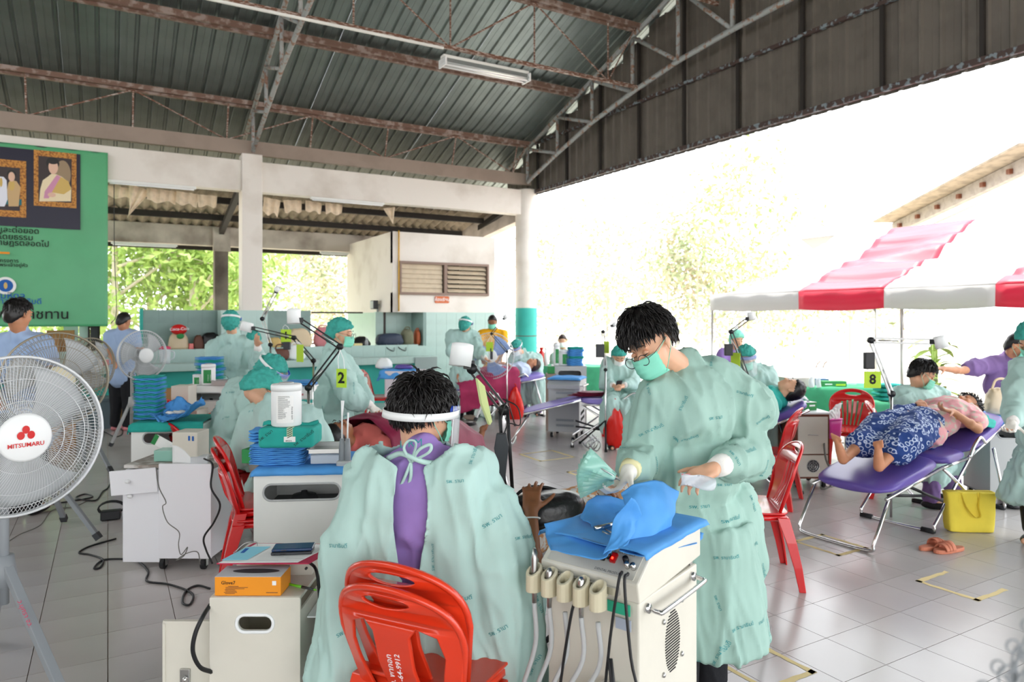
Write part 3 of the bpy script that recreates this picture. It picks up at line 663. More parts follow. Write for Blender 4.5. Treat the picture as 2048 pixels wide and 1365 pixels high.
def canister(label, loc, r, h, green=True, rz=0.0, group=None):
    t = thing('wipe_canister', label, 'canister', loc, rz, group)
    MB().lathe([(r*0.93, 0), (r, h*0.03), (r, h*0.80), (r*0.99, h*0.82)], 32).build('tub', 'white', t, True)
    MB().lathe([(r*1.03, h*0.81), (r*1.03, h*0.93), (r*0.96, h*0.965), (r*0.6, h*0.97)], 32).build('lid', 'white', t, True)
    MB().lathe([(r*0.5, h*0.965), (r*0.48, h*1.0), (r*0.3, h*1.0)], 20).build('flip_cap', 'lgrey', t, True)
    n = 10; a0, a1 = -PI*0.62, -PI*0.25
    ring = lambda a, z: (r*1.004*math.cos(a), r*1.004*math.sin(a), z)
    q = MB(); q.add([ring(a0+(a1-a0)*i/n, z) for i in range(n+1) for z in (h*0.1, h*0.72)], [(2*i, 2*i+2, 2*i+3, 2*i+1) for i in range(n)])
    q.build('label', 'gbox' if green else 'paper', t)
    if green is False:
        q = MB()
        for k in range(24):
            z = h*(0.7-0.022*k); c = a0+0.12; l = rnd.uniform(0.35, 0.75)*(a1-a0)
            if k > 13: l *= 0.75
            nn_ = 5; q.add([((r*1.008)*math.cos(c+l*i/nn_), (r*1.008)*math.sin(c+l*i/nn_), z+dz) for i in range(nn_+1) for dz in (0, h*0.007)], [(2*i, 2*i+2, 2*i+3, 2*i+1) for i in range(nn_)])
        q.build('small_print', 'dgrey', t)
        q = MB()
        for k in range(14):
            z = h*(0.46-0.022*k); c = a1-0.16
            q.add([((r*1.008)*math.cos(c+0.1*i), (r*1.008)*math.sin(c+0.1*i), z+dz) for i in range(2) for dz in (0, h*rnd.choice((.006, .012)))], [(0, 2, 3, 1)])
        q.build('bar_code', 'ink', t)
    else:
        q = MB(); q.add([((r*1.008)*math.cos(a), (r*1.008)*math.sin(a), z) for a in (a1-0.45, a1-0.1) for z in (h*0.18, h*0.5)], [(0, 2, 3, 1)]); q.build('label_patch', 'white', t)
    return t
def carton(name, label, loc, rz, w, d, h, m, cat='box', group=None, slot=False, tissue=False, topm=None, lines=None):
    t = thing(name, label, cat, loc, rz, group)
    MB().box((0, 0, h/2), (w, d, h)).build('box', m, t, bevel=0.002)
    if topm: MB().box((0, 0, h+0.0006), (w-0.002, d-0.002, 0.0012)).build('top_panel', topm, t)
    if slot:
        q = MB().add([(0.36*w*math.cos(2*PI*i/24)+0.01, 0.2*d*math.sin(2*PI*i/24), h+0.002) for i in range(24)], [tuple(range(24))]); q.build('opening', 'dgrey', t)
    if tissue:
        q = MB().grid(9, 9, lambda u, v: ((u-0.5)*w*0.6, (v-0.5)*d*0.3, h+0.045*math.sin(PI*u)*(1+0.4*math.sin(v*9+u*7))+0.001)); q.build('tissue', 'maskw', t, True)
    if lines:
        for (x, z, l, hh, mm) in lines: MB().box((x*w, -d/2-0.0006, z*h), (l*w, 0.0012, hh*h)).build('printed_line', mm, t)
    return t
# ---------- fans ----------
def fan(label, c, ndir, base, r, m_wire, m_stand, feet, badge='cream', text=None, blade='bladeg', wires=96, logo=False, blades=3, group='pedestal fans on tripod stands'):
    """c centre of the guard, ndir where it blows, base point on the floor"""
    base = Vector(base); t = thing('pedestal_fan', label, 'fan', base, 0, group)
    n = Vector(ndir).normalized(); x, y, z = basis(n, RT); R = Matrix((x, y, z)).transposed(); c = Vector(c); o = base
    def W(v): return c + R @ Vector(v)
    dp = r*0.30
    def prof(f, s): return dp*s*(1-f**2.6)**0.75 if f < 1 else 0
    for s, nm in ((1, 'front_guard'), (-1, 'rear_guard')):
        q = MB()
        for i in range(wires):
            a = 2*PI*i/wires; pts = []
            for k in range(7):
                f = 0.24+0.76*k/6; tw = a+0.35*(1-f)*s; pts.append(W((r*f*math.cos(tw), r*f*math.sin(tw), prof(f, s)*(0.9 if s > 0 else 1.0))))
            q.tube(pts, 0.0015, 3, caps=False)
        for f in (0.24, 0.45, 0.72, 0.88):
            q.tube([W((r*f*math.cos(2*PI*i/40), r*f*math.sin(2*PI*i/40), prof(f, s)*0.93)) for i in range(40)], 0.0018, 4, closed=True)
        g = stuff(q.build(nm, m_wire, t, True, off=o))
    q = MB()
    for zz in (-0.012, 0.012): q.tube([W((r*math.cos(2*PI*i/56), r*math.sin(2*PI*i/56), zz)) for i in range(56)], 0.006, 6, closed=True)
    q.build('rim_ring', m_wire, t, True, off=o)
    for k in range(blades):
        a0 = 2*PI*k/blades+0.5
        q = MB().grid(9, 7, lambda u, v: W(((r*(0.16+0.74*u))*math.cos(a0+(v-0.5)*(1.15-0.1*u)+0.4*u), (r*(0.16+0.74*u))*math.sin(a0+(v-0.5)*(1.15-0.1*u)+0.4*u), (v-0.5)*r*0.26*(1-0.3*u))), 0.003)
        q.build('blade', blade, t, True, off=o)
    MB().cyl(W((0, 0, -0.05)), W((0, 0, 0.05)), r*0.17, r*0.15, 20).build('hub', blade, t, True, off=o)
    MB().lathe([(r*0.20, -r*0.56), (r*0.26, -r*0.46), (r*0.27, -r*0.34), (r*0.24, -r*0.27)], 20, c, R).build('motor', m_stand, t, True, off=o)
    b = MB().lathe([(r*0.30, dp*0.86), (r*0.30, dp*0.93), (r*0.27, dp*1.0), (r*0.1, dp*1.03)], 32, c, R).build('badge', badge, t, True, off=o)
    if logo:
        up_ = R @ Vector((0, 0, 1)); ux = R @ Vector((1, 0, 0)); vy = R @ Vector((0, 1, 0)); oo = W((0, 0, dp*1.06))
        uu = Vector((-n.y, n.x, 0)).normalized(); vv = n.cross(uu).normalized()
        if vv.z < 0: vv = -vv
        if uu.cross(vv).dot(n) < 0: uu = -uu
        for dx, dz in ((0, 0.10), (-0.055, 0.03), (0.055, 0.03)): MB().add([oo+uu*(r*(dx+0.042*math.cos(2*PI*i/16)))+vv*(r*(dz+0.05*math.sin(2*PI*i/16))) for i in range(16)], [tuple(range(16))]).build('emblem', 'red', b, off=o)
        lettering(text, oo-vv*(r*0.09), uu, vv, r*0.072, 'red', b, bold=0.02, off=o)
    elif text:
        uu = Vector((-n.y, n.x, 0)).normalized(); vv = n.cross(uu).normalized()
        if vv.z < 0: vv = -vv
        if uu.cross(vv).dot(n) < 0: uu = -uu
        lettering(text, W((0, 0, dp*1.05)), uu, vv, r*0.075, 'ink', b, off=o)
    ap = Vector((base.x, base.y, 0)); mh = c - n*(r*0.42)
    top = Vector((base.x, base.y, c.z-r*0.95)); 
    MB().tube([mh+UP*0, mh-UP*(r*0.5), Vector((base.x, base.y, mh.z-r*0.75)), Vector((base.x, base.y, 0.42))], 0.018, 10).build('pole', m_stand, t, True, off=o)
    MB().cyl((base.x, base.y, 0.62), (base.x, base.y, 0.50), 0.035, 0.05, 12).build('leg_bracket', m_stand, t, True, off=o)
    for f in feet:
        f = Vector(f); f.z = 0.02; a = Vector((base.x, base.y, 0.60)); dd = f-a
        l = MB().beam(a, f, 0.035, 0.03).build('leg', m_stand, t, off=o, bevel=0.003)
        MB().beam(a+dd*0.93, a+dd*1.0, 0.042, 0.038).build('foot_cap', 'dgrey', l, off=o)
    return t
# ---------- arm lamp ----------
def arm_lamp(label, pts, head_dir, m_arm='black', r=0.045, hl=0.10, card=None, brick=None, pole=True, tripod=None, group='swing arm lamps with number cards', s=1.0, thick=1.0):
    """pts: foot, lower joint, elbow, head"""
    foot, j0, el, hd = [Vector(p) for p in pts]; t = thing('swing_arm_lamp', label, 'lamp', foot, 0, group); o = foot
    if pole: MB().cyl(foot, j0, 0.010, n=10).build('pole', 'chrome', t, True, off=o)
    if tripod:
        for f in tripod: 
            l = MB().cyl(foot+UP*0.36, Vector((f[0], f[1], 0.012)), 0.011, n=8).build('leg', 'black', t, True, off=o)
            MB().cyl(Vector((f[0], f[1], 0.0)), Vector((f[0], f[1], 0.03)), 0.018, n=8).build('foot_cap', 'rubber', l, True, off=o)
    def arm(a, b, nm):
        d = (b-a).normalized(); sd = d.cross(UP).cross(d).normalized() if abs(d.z) < 0.95 else RT
        q = MB()
        for k in (-1, 1): q.beam(a+sd*k*0.014*s, b+sd*k*0.014*s, 0.009*s*thick, 0.009*s*thick)
        g = q.build(nm, m_arm, t, off=o)
        MB().cyl(a+d*0.05, a.lerp(b, 0.45), 0.006*s, n=8).build('spring', 'steel', g, True, off=o)
    arm(j0, el, 'lower_arm'); hh = hd - Vector(head_dir).normalized()*0.0; arm(el, hh, 'upper_arm')
    for p, nm in ((j0, 'base_joint'), (el, 'elbow_joint')): MB().cyl(p-D(0, 1)*0.016, p+D(0, 1)*0.016, 0.022*s, n=12).cyl(p-D(1, 0)*0.02, p+D(1, 0)*0.02, 0.012*s, n=10).build(nm, 'black', t, True, off=o)
    z = Vector(head_dir).normalized(); R = Matrix(basis(z)).transposed(); cc = hd + (hd-el).normalized()*r*1.1
    MB().cyl(hd, cc, 0.012, n=8).box(hd, (0.035, 0.035, 0.035)).build('head_bracket', 'black', t, off=o)
    h = MB().lathe([(r*0.75, -hl*0.5), (r*0.95, -hl*0.46), (r, -hl*0.3), (r, hl*0.5), (r*0.93, hl*0.5), (r*0.9, hl*0.3)], 24, cc, R).build('lamp_head', 'white', t, True, off=o)
    MB().lathe([(r*0.9, hl*0.33), (r*0.6, hl*0.36), (r*0.1, hl*0.38)], 20, cc, R).build('lens', 'clear', h, True, off=o)
    if card:
        p, u, w_, h_, txt, hang = card; u = Vector(u).normalized(); p = Vector(p); nrm = u.cross(UP)
        if nrm.dot(EYE-p) < 0: nrm = -nrm
        k = MB().beam(p-u*w_/2, p+u*w_/2, 0.004, h_).build('number_card', 'lime', t, off=o)
        uu = u if u.cross(UP).dot(EYE-p) > 0 else -u
        if txt: lettering(txt, p+nrm*0.004+UP*h_*0.0, uu, UP, h_*0.8, 'ink', k, bold=0.03, off=o)
        hg = Vector(hang); q = MB()
        for sgn in (-1, 1): q.tube([hg, hg.lerp(p+u*sgn*w_*0.3+UP*h_/2, 0.5)+u*sgn*0.01, p+u*sgn*w_*0.3+UP*h_/2], 0.0025, 5)
        q.build('hanging_tape', 'white', k, off=o)
    if brick:
        p, w_, h_, mm = brick; p = Vector(p)
        MB().box(p, (w_, w_*0.55, h_), rz=-PI/6).build('power_adapter', mm, t, off=o, bevel=0.006)
    return t
# ---------- treatment bed ----------
def bed(label, foot, head, wd, hs, m='vinyl', group='folding treatment beds', thick=0.07, legs=True, foot_sag=0.0, footsplit=0.42, arch=True):
    """foot/head: floor points under the ends; hs heights of the top at foot, knee, hip, head"""
    foot = Vector(foot); head = Vector(head); L = (head-foot).length; d = (head-foot).normalized(); t = thing('treatment_bed', label, 'bed', foot, yaw(d), group)
    S = [0, L*footsplit, L*0.62, L]; H = hs
    def pad(a, b, ha, hb, nm, th=thick):
        A = Vector((a+0.006, 0, ha)); B = Vector((b-0.006, 0, hb)); dd = (B-A).normalized(); n_ = Vector((-dd.z, 0, dd.x)); c = (A+B)/2 - n_*th/2; l = (B-A).length
        R = Matrix((dd, Vector((0, 1, 0)), n_)).transposed()
        q = MB().ell(c, 1, n=28, m=10, f=lambda p, v: R @ Vector((max(-l/2, min(l/2, v.x*l*0.62))+0.012*v.x, max(-wd/2, min(wd/2, v.y*wd*0.66))+0.012*v.y, th/2*max(-1, min(1, v.z*1.8)))))
        o_ = q.build(nm, m, t, True); o_.modifiers.new('sub', 'SUBSURF').render_levels = 1
        for s in (-1, 1): MB().cyl(A+Vector((0, s*wd/2, 0))-n_*(th+0.005), B+Vector((0, s*wd/2, 0))-n_*(th+0.005), 0.0125, n=10).build('side_rail', 'chrome', t, True)
    pad(S[0], S[1], H[0], H[1], 'foot_pad', thick*(0.25 if foot_sag else 1)); pad(S[1], S[2], H[1], H[2], 'seat_pad'); pad(S[2], S[3], H[2], H[3], 'back_pad')
    if legs:
        w2 = wd/2
        def U(pa, pb, zz=0.012, nm='leg_frame', r=0.0125):
            pts = [(pa[0], -w2, pa[1]), (pb[0], -w2, zz+0.05), (pb[0], -w2+0.05, zz), (pb[0], w2-0.05, zz), (pb[0], w2, zz+0.05), (pa[0], w2, pa[1])]
            o_ = MB().tube([pts[0]]+catmull(pts[1:5], 5)+[pts[5]], r, 10).build(nm, 'chrome', t, True)
            for s in (-1, 1): 
                if nm != 'foot_frame': MB().cyl((pb[0], s*(w2-0.09), zz), (pb[0], s*(w2-0.0), zz), 0.022, n=10).build('rubber_foot', 'rubber', o_, True)
        U((0.05, H[0]-thick-0.01), (-0.14, 0), nm='foot_frame')
        U((S[2]+0.12, H[2]-0.02), (S[1]*0.85, 0)); U((S[1]+0.02, H[1]-thick-0.02), (L*0.78, 0))
        U((L*0.86, H[2]-thick+0.03), (L*0.97, 0))
        if arch:
            for s in (-1, 1): MB().tube(catmull([(S[2]-0.02, s*(w2+0.03), H[2]-0.06), (S[2]+0.05, s*(w2+0.03), H[2]+0.02), (S[2]+0.16, s*(w2+0.03), H[2]+0.08), (S[2]+0.24, s*(w2+0.03), H[2]+0.03)], 5), 0.013, 8).build('armrest', 'chrome', t, True)
        MB().cyl((S[1]*0.9, w2*0.3, 0.2), (S[2]+0.1, w2*0.3, 0.12), 0.012, n=8).cyl((S[1]*0.9, -w2*0.3, 0.30), (S[2]+0.1, -w2*0.3, 0.10), 0.012, n=8).build('brace', 'black', t, True)
    return t
# ================= FURNITURE IN PLACE =================
RZ = -PI/6                                                   # local -Y faces the camera side
def CP(px, z, h=0.0): return C((px-CX)*z/F, z, h)
# chairs
fc = D(0.43, -0.9).normalized(); b0 = CP(777, 2.02) + fc*0.29
ca = chair('orange-red plastic chair, lower of the two nested under the seated man in front', b0, fc, 'redo', 'open', 'nested chairs under the seated man')
cb = dup(ca, b0+fc*0.03+UP*0.057, None, 'orange-red plastic chair, upper of the two nested under the seated man in front')
lettering('401-64-9912', (-0.012, 0.249, 0.555), (0, 0.27, 0.97), (1, 0, 0), 0.026, 'paper', ca, 'stencilled_number', bold=0.008)
lettering('อบต. พากอก', (0.016, 0.249, 0.545), (0, 0.27, 0.97), (1, 0, 0), 0.028, 'paper', ca, 'stencilled_name', bold=0.008)
c3 = chair('red plastic chair with a painted number behind the white slotted cart', CP(540, 4.22), D(0.93, -0.36), 'red', 'open', 'red plastic chairs')
lettering('401-64-3807', (0.0, 0.255, 0.58), (0, 0.27, 0.97), (1, 0, 0), 0.034, 'paper', c3, 'painted_number', bold=0.008)
chair('red plastic chair nested on top of the one with the painted number', CP(544, 4.25, 0.06), D(0.93, -0.36), 'red', 'open')
chair('red chair with its back beside the blue wrap and stacked packs', CP(425, 5.35), D(0.75, -0.6), 'red', 'open')
chair('dark red chair with a handle slot behind the small beige box, front one', CP(382, 6.3), D(0.35, -0.93), 'red', 'slat')
chair('dark red chair with a handle slot, hindmost of the group by the stacked packs', CP(376, 6.9, 0.0), D(0.35, -0.93), 'red', 'slat')
chair('red chair turned sideways beside the white cabinet with a blue cloth', CP(768, 10.3), D(0.98, -0.1), 'red', 'slat')
chair('red chair under the seated person with the face shield by the teal column', CP(1040, 12.0), D(-0.5, 0.8), 'red', 'slat')
stl = thing('plastic_stool', 'red plastic stool between the empty lilac bed and the standing man', 'stool', CP(1256, 8.7), RZ)
MB().prism(rr(0, 0, .32, .32, .05, 4), (0, 0, .46), (1, 0, 0), (0, 1, 0), (0, 0, .03)).build('seat', 'red', stl, bevel=.006)
for sx in (-1, 1):
    for sy in (-1, 1): MB().beam((sx*.13, sy*.13, .46), (sx*.19, sy*.19, 0), .05, .03).build('leg', 'red', stl, bevel=.003)
chair('red chair directly behind the standing man, its back turned to the hall', CP(1492, 4.35), D(-0.95, -0.15), 'red', 'slat')
chair('red chair with a broad seat between the standing man and the wooden cart', CP(1525, 6.1), D(-0.8, -0.5), 'red', 'slat')
chair('far red chair behind the lying patient with the purple pillow', CP(1530, 9.2), D(-0.5, 0.85), 'red', 'slat')
chair('empty red chair in front of the green-clothed tables', CP(1692, 7.25), D(-0.62, 0.78), 'red', 'slat')
chair('red chair under the dentist at the bed with card 8', CP(1812, 6.25), D(0.75, 0.4), 'red', 'slat')
chair('red chair under the seated person looking at a phone', CP(1240, 9.6), D(-0.1, 1), 'red', 'slat')
chair('red chair under the bent dentist with the blue shield strap', CP(500, 5.6), D(0.8, 0.1), 'red', 'slat')
# ---- front cart with glove box ----
t = thing('instrument_cabinet', 'cream cabinet with an oval grip hole in front, glove box and clipboard on it', 'cabinet', C(-.898, 2.62), RZ)
w_, d_, h_ = 0.315, 0.34, 0.62
vs, fs = plate(rr(0, h_/2+0.03, w_, h_-0.06, 0.004, 2), [rr(0, 0.53, 0.12, 0.052, 0.025, 8)], 0.012, 0.001)
MB().add([(v.x, -d_/2-v.z, v.y) for v in vs], [tuple(reversed(f)) for f in fs]).build('front_panel', 'cream', t)
MB().tube([(x, -d_/2-0.006, y) for x, y in rr(0, 0.53, 0.128, 0.06, 0.029, 8)], 0.006, 8, closed=True).build('grip_rim', 'white', t, True)
MB().box((0, d_/2, h_/2), (w_, 0.01, h_-0.1)).box((-w_/2+0.005, 0, h_/2), (0.01, d_, h_-0.1)).box((w_/2-0.005, 0, h_/2), (0.01, d_, h_-0.1)).box((0, 0, 0.06), (w_, d_, 0.012)).build('body', 'cream', t, bevel=0.002)
MB().box((0, 0, h_-0.004), (w_, d_, 0.012)).build('worktop', 'cream', t, bevel=0.002)
rh = MB().box((-0.005, 0.1, h_+0.04), (0.285, 0.13, 0.085)).build('rear_housing', 'cream', t, bevel=0.003)
MB().cyl((0.12, 0.03, h_+0.03), (0.12, 0.022, h_+0.03), 0.005, n=10).build('screw', 'dgrey', rh)
for s in (-1, 1):
    for k in (-1, 1): caster(t, (s*(w_/2-0.03), k*(d_/2-0.03)), 0.028)
q = MB().box((w_/2+0.045, 0.02, 0.34), (0.085, 0.24, 0.008)).box((w_/2+0.045, 0.02, 0.52), (0.085, 0.24, 0.006)).box((w_/2+0.09, 0.02, 0.36), (0.006, 0.24, 0.42)).box((w_/2+0.045, 0.14, 0.36), (0.09, 0.006, 0.42)).build('side_shelf', 'white', t, bevel=0.001)
dr = MB().box((-w_/2-0.1, -0.10, 0.28), (0.2, 0.014, 0.46)).build('open_door', 'cream', t, bevel=0.003)
MB().box((-w_/2-0.1, -0.108, 0.505), (0.19, 0.008, 0.01)).box((-w_/2-0.192, -0.108, 0.28), (0.01, 0.008, 0.45)).build('door_lip', 'cream', dr)
MB().box((-w_/2-0.115, -0.112, 0.29), (0.035, 0.012, 0.10)).build('latch_plate', 'steel', dr, bevel=0.002)
MB().beam((-w_/2-0.105, -0.122, 0.315), (-w_/2-0.145, -0.122, 0.20), 0.02, 0.004, up=(0, 1, 0)).ell((-w_/2-0.11, -0.128, 0.31), 0.008, n=10, m=6).build('latch_arm', 'chrome', dr)
g = carton('glove_box', 'orange and white glove box with an oval opening, on the cream cabinet', C(-.925, 2.505, h_+0.004), RZ, 0.232, 0.11, 0.066, 'orange', slot=True, topm=mat('box_grey', 'c9c9cc', 0.6))
lettering('Glove7', (-0.068, -0.0565, 0.046), (1, 0, 0), (0, 0, 1), 0.017, 'ink', g, bold=0.01)
for k in range(7): MB().box((-0.116+0.036+[.03, .042, .036, .018, .022, .02, .018][k]/1, -0.0561, 0.034-0.0042*k), ([.036, .078, .066, .036, .038, .046, .034][k], 0.0008, 0.0014)).build('small_print', 'dbrown', g)
MB().box((0.085, -0.0561, 0.012), (0.04, 0.0008, 0.002)).build('small_print', 'dbrown', g)
MB().box((0.093, -0.0561, 0.045), (0.014, 0.0008, 0.015)).build('print_patch', 'paper', g)
cb_ = thing('clipboard', 'red clipboard with forms and a pale blue slip, on the cream cabinet', 'clipboard', C(-.878, 2.63, h_+0.09), RZ-0.0)
MB().prism([(-0.185, -0.11), (0.145, -0.11), (0.22, 0.105), (-0.135, 0.115)], (0, 0, 0), (1, 0, 0), (0, 1, 0), (0, 0, 0.004)).build('board', mat('raspberry_board', 'b8284e', 0.5), cb_)
MB().prism([(-0.178, -0.112), (0.105, -0.105), (0.185, 0.095), (-0.118, 0.105)], (0, 0, 0.005), (1, 0, 0), (0, 1, 0), (0, 0, 0.001)).build('form_sheet', 'paper', cb_)
for k in range(9): MB().box((rnd.uniform(-0.02, 0.1), -0.09+k*0.02, 0.0066), (rnd.uniform(0.03, 0.09), 0.0012, 0.0004)).build('printed_line', 'lgrey', cb_)
sl_ = MB().prism([(-0.175, -0.09), (-0.085, -0.085), (-0.05, 0.06), (-0.14, 0.055)], (0, 0, 0.008), (1, 0, 0), (0, 1, 0), (0, 0, 0.001)).build('appointment_slip', mat('slip_blue', '8fd3e6', 0.8), cb_)
MB().box((-0.13, 0.01, 0.0095), (0.014, 0.05, 0.0006)).build('slip_mark', mat('mark_blue', '1f5fae', 0.7), sl_)
MB().tube(catmull([(-0.16, -0.02, 0.01), (-0.15, 0.06, 0.02), (-0.12, 0.10, 0.012), (-0.10, 0.06, 0.012)], 5), 0.002, 6).build('wire_clip', 'steel', cb_, True)
for i, (dx, dz, lb) in enumerate(((0.055, 0.006, 'lower phone of the two stacked on the clipboard, dark grey case'), (0.058, 0.019, 'upper phone of the two stacked on the clipboard, dark blue cover'))):
    ph = thing('mobile_phone', lb, 'phone', C(-.878, 2.63, h_+0.091) + RT*dx + FW*0.0 + UP*dz, RZ+0.12)
    MB().box((0, 0, 0.006), (0.148, 0.072, 0.0105)).build('case', 'dgrey' if i == 0 else mat('phone_blue', '15355e', 0.25), ph, bevel=0.004, seg=3)
    MB().box((-0.06, -0.034, 0.006), (0.004, 0.006, 0.004)).box((-0.03, -0.0365, 0.006), (0.02, 0.002, 0.003)).build('side_button', 'black', ph)
pn = thing('ballpoint_pen', 'green and black pen lying on the cream cabinet beside the glove box', 'pen', C(-.775, 2.53, h_+0.008), RZ-0.45)
MB().tube([(-0.05, 0, 0), (0.02, 0, 0)], 0.005, 8).build('grip', mat('pen_green', '6fc02c', 0.3), pn, True); MB().tube([(0.02, 0, 0), (0.075, 0, 0)], [0.0052, 0.004], 8).build('barrel', 'dgrey', pn, True); MB().tube([(0.075, 0, 0), (0.087, 0, 0)], 0.003, 8).build('button', 'pen_green' if 0 else MATS['pen_green'], pn, True)
# ---- slotted carts ----
slot_cart('large white cart with a wide slot, blue wraps and a white canister on top', C(-1.055, 3.66), RZ+0.10, 0.46, 0.42, 0.845, slot=(0.37, 0.08, 0.105))
slot_cart('white slotted cart under the tall stack of blue and teal packs', CP(356, 5.32), RZ+0.12, 0.50, 0.42, 0.82, slot=(0.34, 0.08, 0.10))
slot_cart('white slotted cart with wipes and a metal tray, before the gowned back at the counter', CP(428, 7.35), RZ, 0.48, 0.42, 0.90, slot=(0.36, 0.08, 0.11))
slot_cart('pale slotted cart behind the grey drawer cart, stacked packs on it', CP(1137, 10.2), RZ, 0.48, 0.4, 0.90, 'lgrey', slot=(0.34, 0.10, 0.11))
tp = C(-1.055, 3.66, 0.85)
drape('drape_sheet', tp, RZ+0.10, 0.46, 0.42, 0.035, 'bluew', 'blue sheet covering the top of the large slotted cart', amp=0.008)
packs(5, CP(563, 3.6, 0.858), RZ+0.08, 0.27, 0.20, 0.02, 'flat %s pack under the teal parcel', 'blue packs under the teal parcel', ('bluew',), 0.004)
for k in range(3): MB
pc = thing('sterile_parcel', 'teal cloth parcel with striped tape and a white label, under the canister', 'parcel', CP(582, 3.52, 0.958), RZ+0.05)
MB().box((0, 0, 0.05), (0.27, 0.2, 0.10)).build('wrapping', 'teal', pc, bevel=0.02, seg=4)
MB().box((0.02, 0.0, 0.1005), (0.028, 0.18, 0.002)).box((0.02, -0.1008, 0.075), (0.028, 0.002, 0.05)).build('indicator_tape', mat('tape_green', 'b7cfae', 0.7), pc)
for k in range(5): MB().beam((0.008, -0.1022, 0.052+0.01*k), (0.032, -0.1022, 0.064+0.01*k), 0.001, 0.003, up=(0, 0, 1)).build('tape_stripe', 'ink', pc)
lb_ = MB().box((0.02, -0.1015, 0.045), (0.055, 0.002, 0.026)).build('label_sticker', 'paper', pc)
for k in range(9): MB().box((0.0+0.0035*k, -0.103, 0.038), (rnd.choice((.001, .002)), 0.0006, 0.006)).build('bar_code', 'ink', lb_)
lettering('รพ. รามาธิบดี', (0.088, -0.1012, 0.05), (0.8, 0, 0.6), (-0.6, 0, 0.8), 0.022, 'ink', pc)
lettering('รพ. รามา', (-0.095, -0.1012, 0.065), (0.8, 0, 0.6), (-0.6, 0, 0.8), 0.022, 'ink', pc)
MB().grid(12, 5, lambda u, v: ((u-0.5)*0.27, -0.02+0.04*v, 0.10+0.018*math.sin(PI*v)+0.008*math.sin(u*14)), 0.004).build('fold', 'teal', pc, True)
canister('white wipe canister with small print standing on the teal parcel', CP(573, 3.50, 1.06), 0.073, 0.215, False, RZ)
def tray(label, loc, rz, w, d, h=0.022, group=None):
    t = thing('metal_tray', label, 'tray', loc, rz, group)
    MB().prism([(-w/2, -d/2), (w/2, -d/2), (w/2, d/2), (-w/2, d/2)], (0, 0, 0), (1, 0, 0), (0, 1, 0), (0, 0, 0.002)).build('base', 'steel', t)
    q = MB(); 
    for a, b in (((-w/2, -d/2), (w/2, -d/2)), ((w/2, -d/2), (w/2, d/2)), ((w/2, d/2), (-w/2, d/2)), ((-w/2, d/2), (-w/2, -d/2))):
        q.beam((a[0], a[1], h/2), (b[0], b[1], h/2), 0.002, h); q.beam((a[0]*1.04, a[1]*1.06, h), (b[0]*1.04, b[1]*1.06, h), 0.012, 0.002)
    q.build('rim', 'steel', t); return t
pb = thing('plastic_box', 'clear compartment box under the metal tray on the large slotted cart', 'box', CP(656, 3.60, 0.862), RZ+0.08)
MB().box((0, 0, 0.022), (0.145, 0.16, 0.044)).build('box', 'haze', pb, bevel=0.004); MB().box((0, 0, 0.046), (0.15, 0.165, 0.008)).build('lid', 'clear', pb, bevel=0.003)
tray('metal tray with a few instruments on the clear compartment box', CP(658, 3.62, 0.915), RZ+0.12, 0.17, 0.20)
carton('glove_box', 'green glove box at the edge of the large slotted cart', CP(505, 3.60, 0.86), RZ+1.4, 0.12, 0.05, 0.07, 'gbox')
packs(2, CP(522, 3.64, 0.962), RZ+0.08, 0.09, 0.16, 0.03, 'folded %s bundle beside the teal parcel', 'blue bundles beside the teal parcel', ('bluew',), 0.003)
hs_ = thing('handpiece_stand', 'pair of upright grey dental handpieces beside the metal tray', 'dental handpieces', CP(690, 3.52, 0.78), RZ)
MB().box((-0.005, 0, 0.05), (0.07, 0.05, 0.1)).build('holder', 'lgrey', hs_, bevel=0.008)
for dx, h in ((-0.015, 0.40), (0.013, 0.34)):
    b_ = MB().tube([(dx, 0, 0.05), (dx, 0, 0.16), (dx, 0, 0.21)], [0.017, 0.016, 0.011], 12).build('handpiece', 'grey', hs_, True)
    MB().tube([(dx, 0, 0.2), (dx, 0, h-0.08), (dx+0.003, 0, h)], [0.005, 0.004, 0.009 if h > 0.35 else 0.005], 10).build('tip', 'white', b_, True)
# white cabinet with open drawer
t = thing('drawer_cabinet', 'white laminate cabinet on casters with an ajar drawer and large side panel', 'cabinet', CP(368, 4.68), RZ-0.02)
MB().box((0.0, 0, 0.345), (0.56, 0.40, 0.56)).build('body', 'melamine', t, bevel=0.002)
MB().box((0, 0, 0.645), (0.57, 0.42, 0.02)).build('worktop', mat('chipped_board', '9b8f86', 0.7, col2='d8d4cf', vscale=12), t)
MB().box((0.125, -0.235, 0.37), (0.335, 0.018, 0.60)).build('side_panel', 'melamine', t, bevel=0.002)
dw = MB().box((-0.205, -0.235, 0.555), (0.30, 0.018, 0.155), R=Matrix.Rotation(-0.09, 3, 'Y')).build('drawer', 'melamine', t, bevel=0.002)
MB().ell((-0.235, -0.255, 0.56), (0.018, 0.014, 0.014)).build('knob', 'white', dw, True)
dd_ = MB().box((-0.165, -0.206, 0.27), (0.25, 0.016, 0.47)).build('door', 'melamine', t, bevel=0.002)
MB().ell((-0.235, -0.228, 0.46), (0.018, 0.014, 0.014)).build('knob', 'white', dd_, True)
for s in (-1, 1):
    for k in (-1, 1): caster(t, (s*0.13+0.11, k*0.15-0.075), 0.034)
bx = thing('beige_device_box', 'small cream boxy appliance standing on the white laminate cabinet', 'appliance', CP(382, 4.55, 0.657), RZ-0.05)
MB().box((0, 0, 0.105), (0.165, 0.16, 0.205)).build('housing', 'cream', bx, bevel=0.006)
MB().grid(8, 8, lambda u, v: (-0.08+0.15*u*(1 if True else 0), -0.082, 0.005+0.12*v*(1-u*u)), 0.002).build('front_curve', 'white', bx, True)
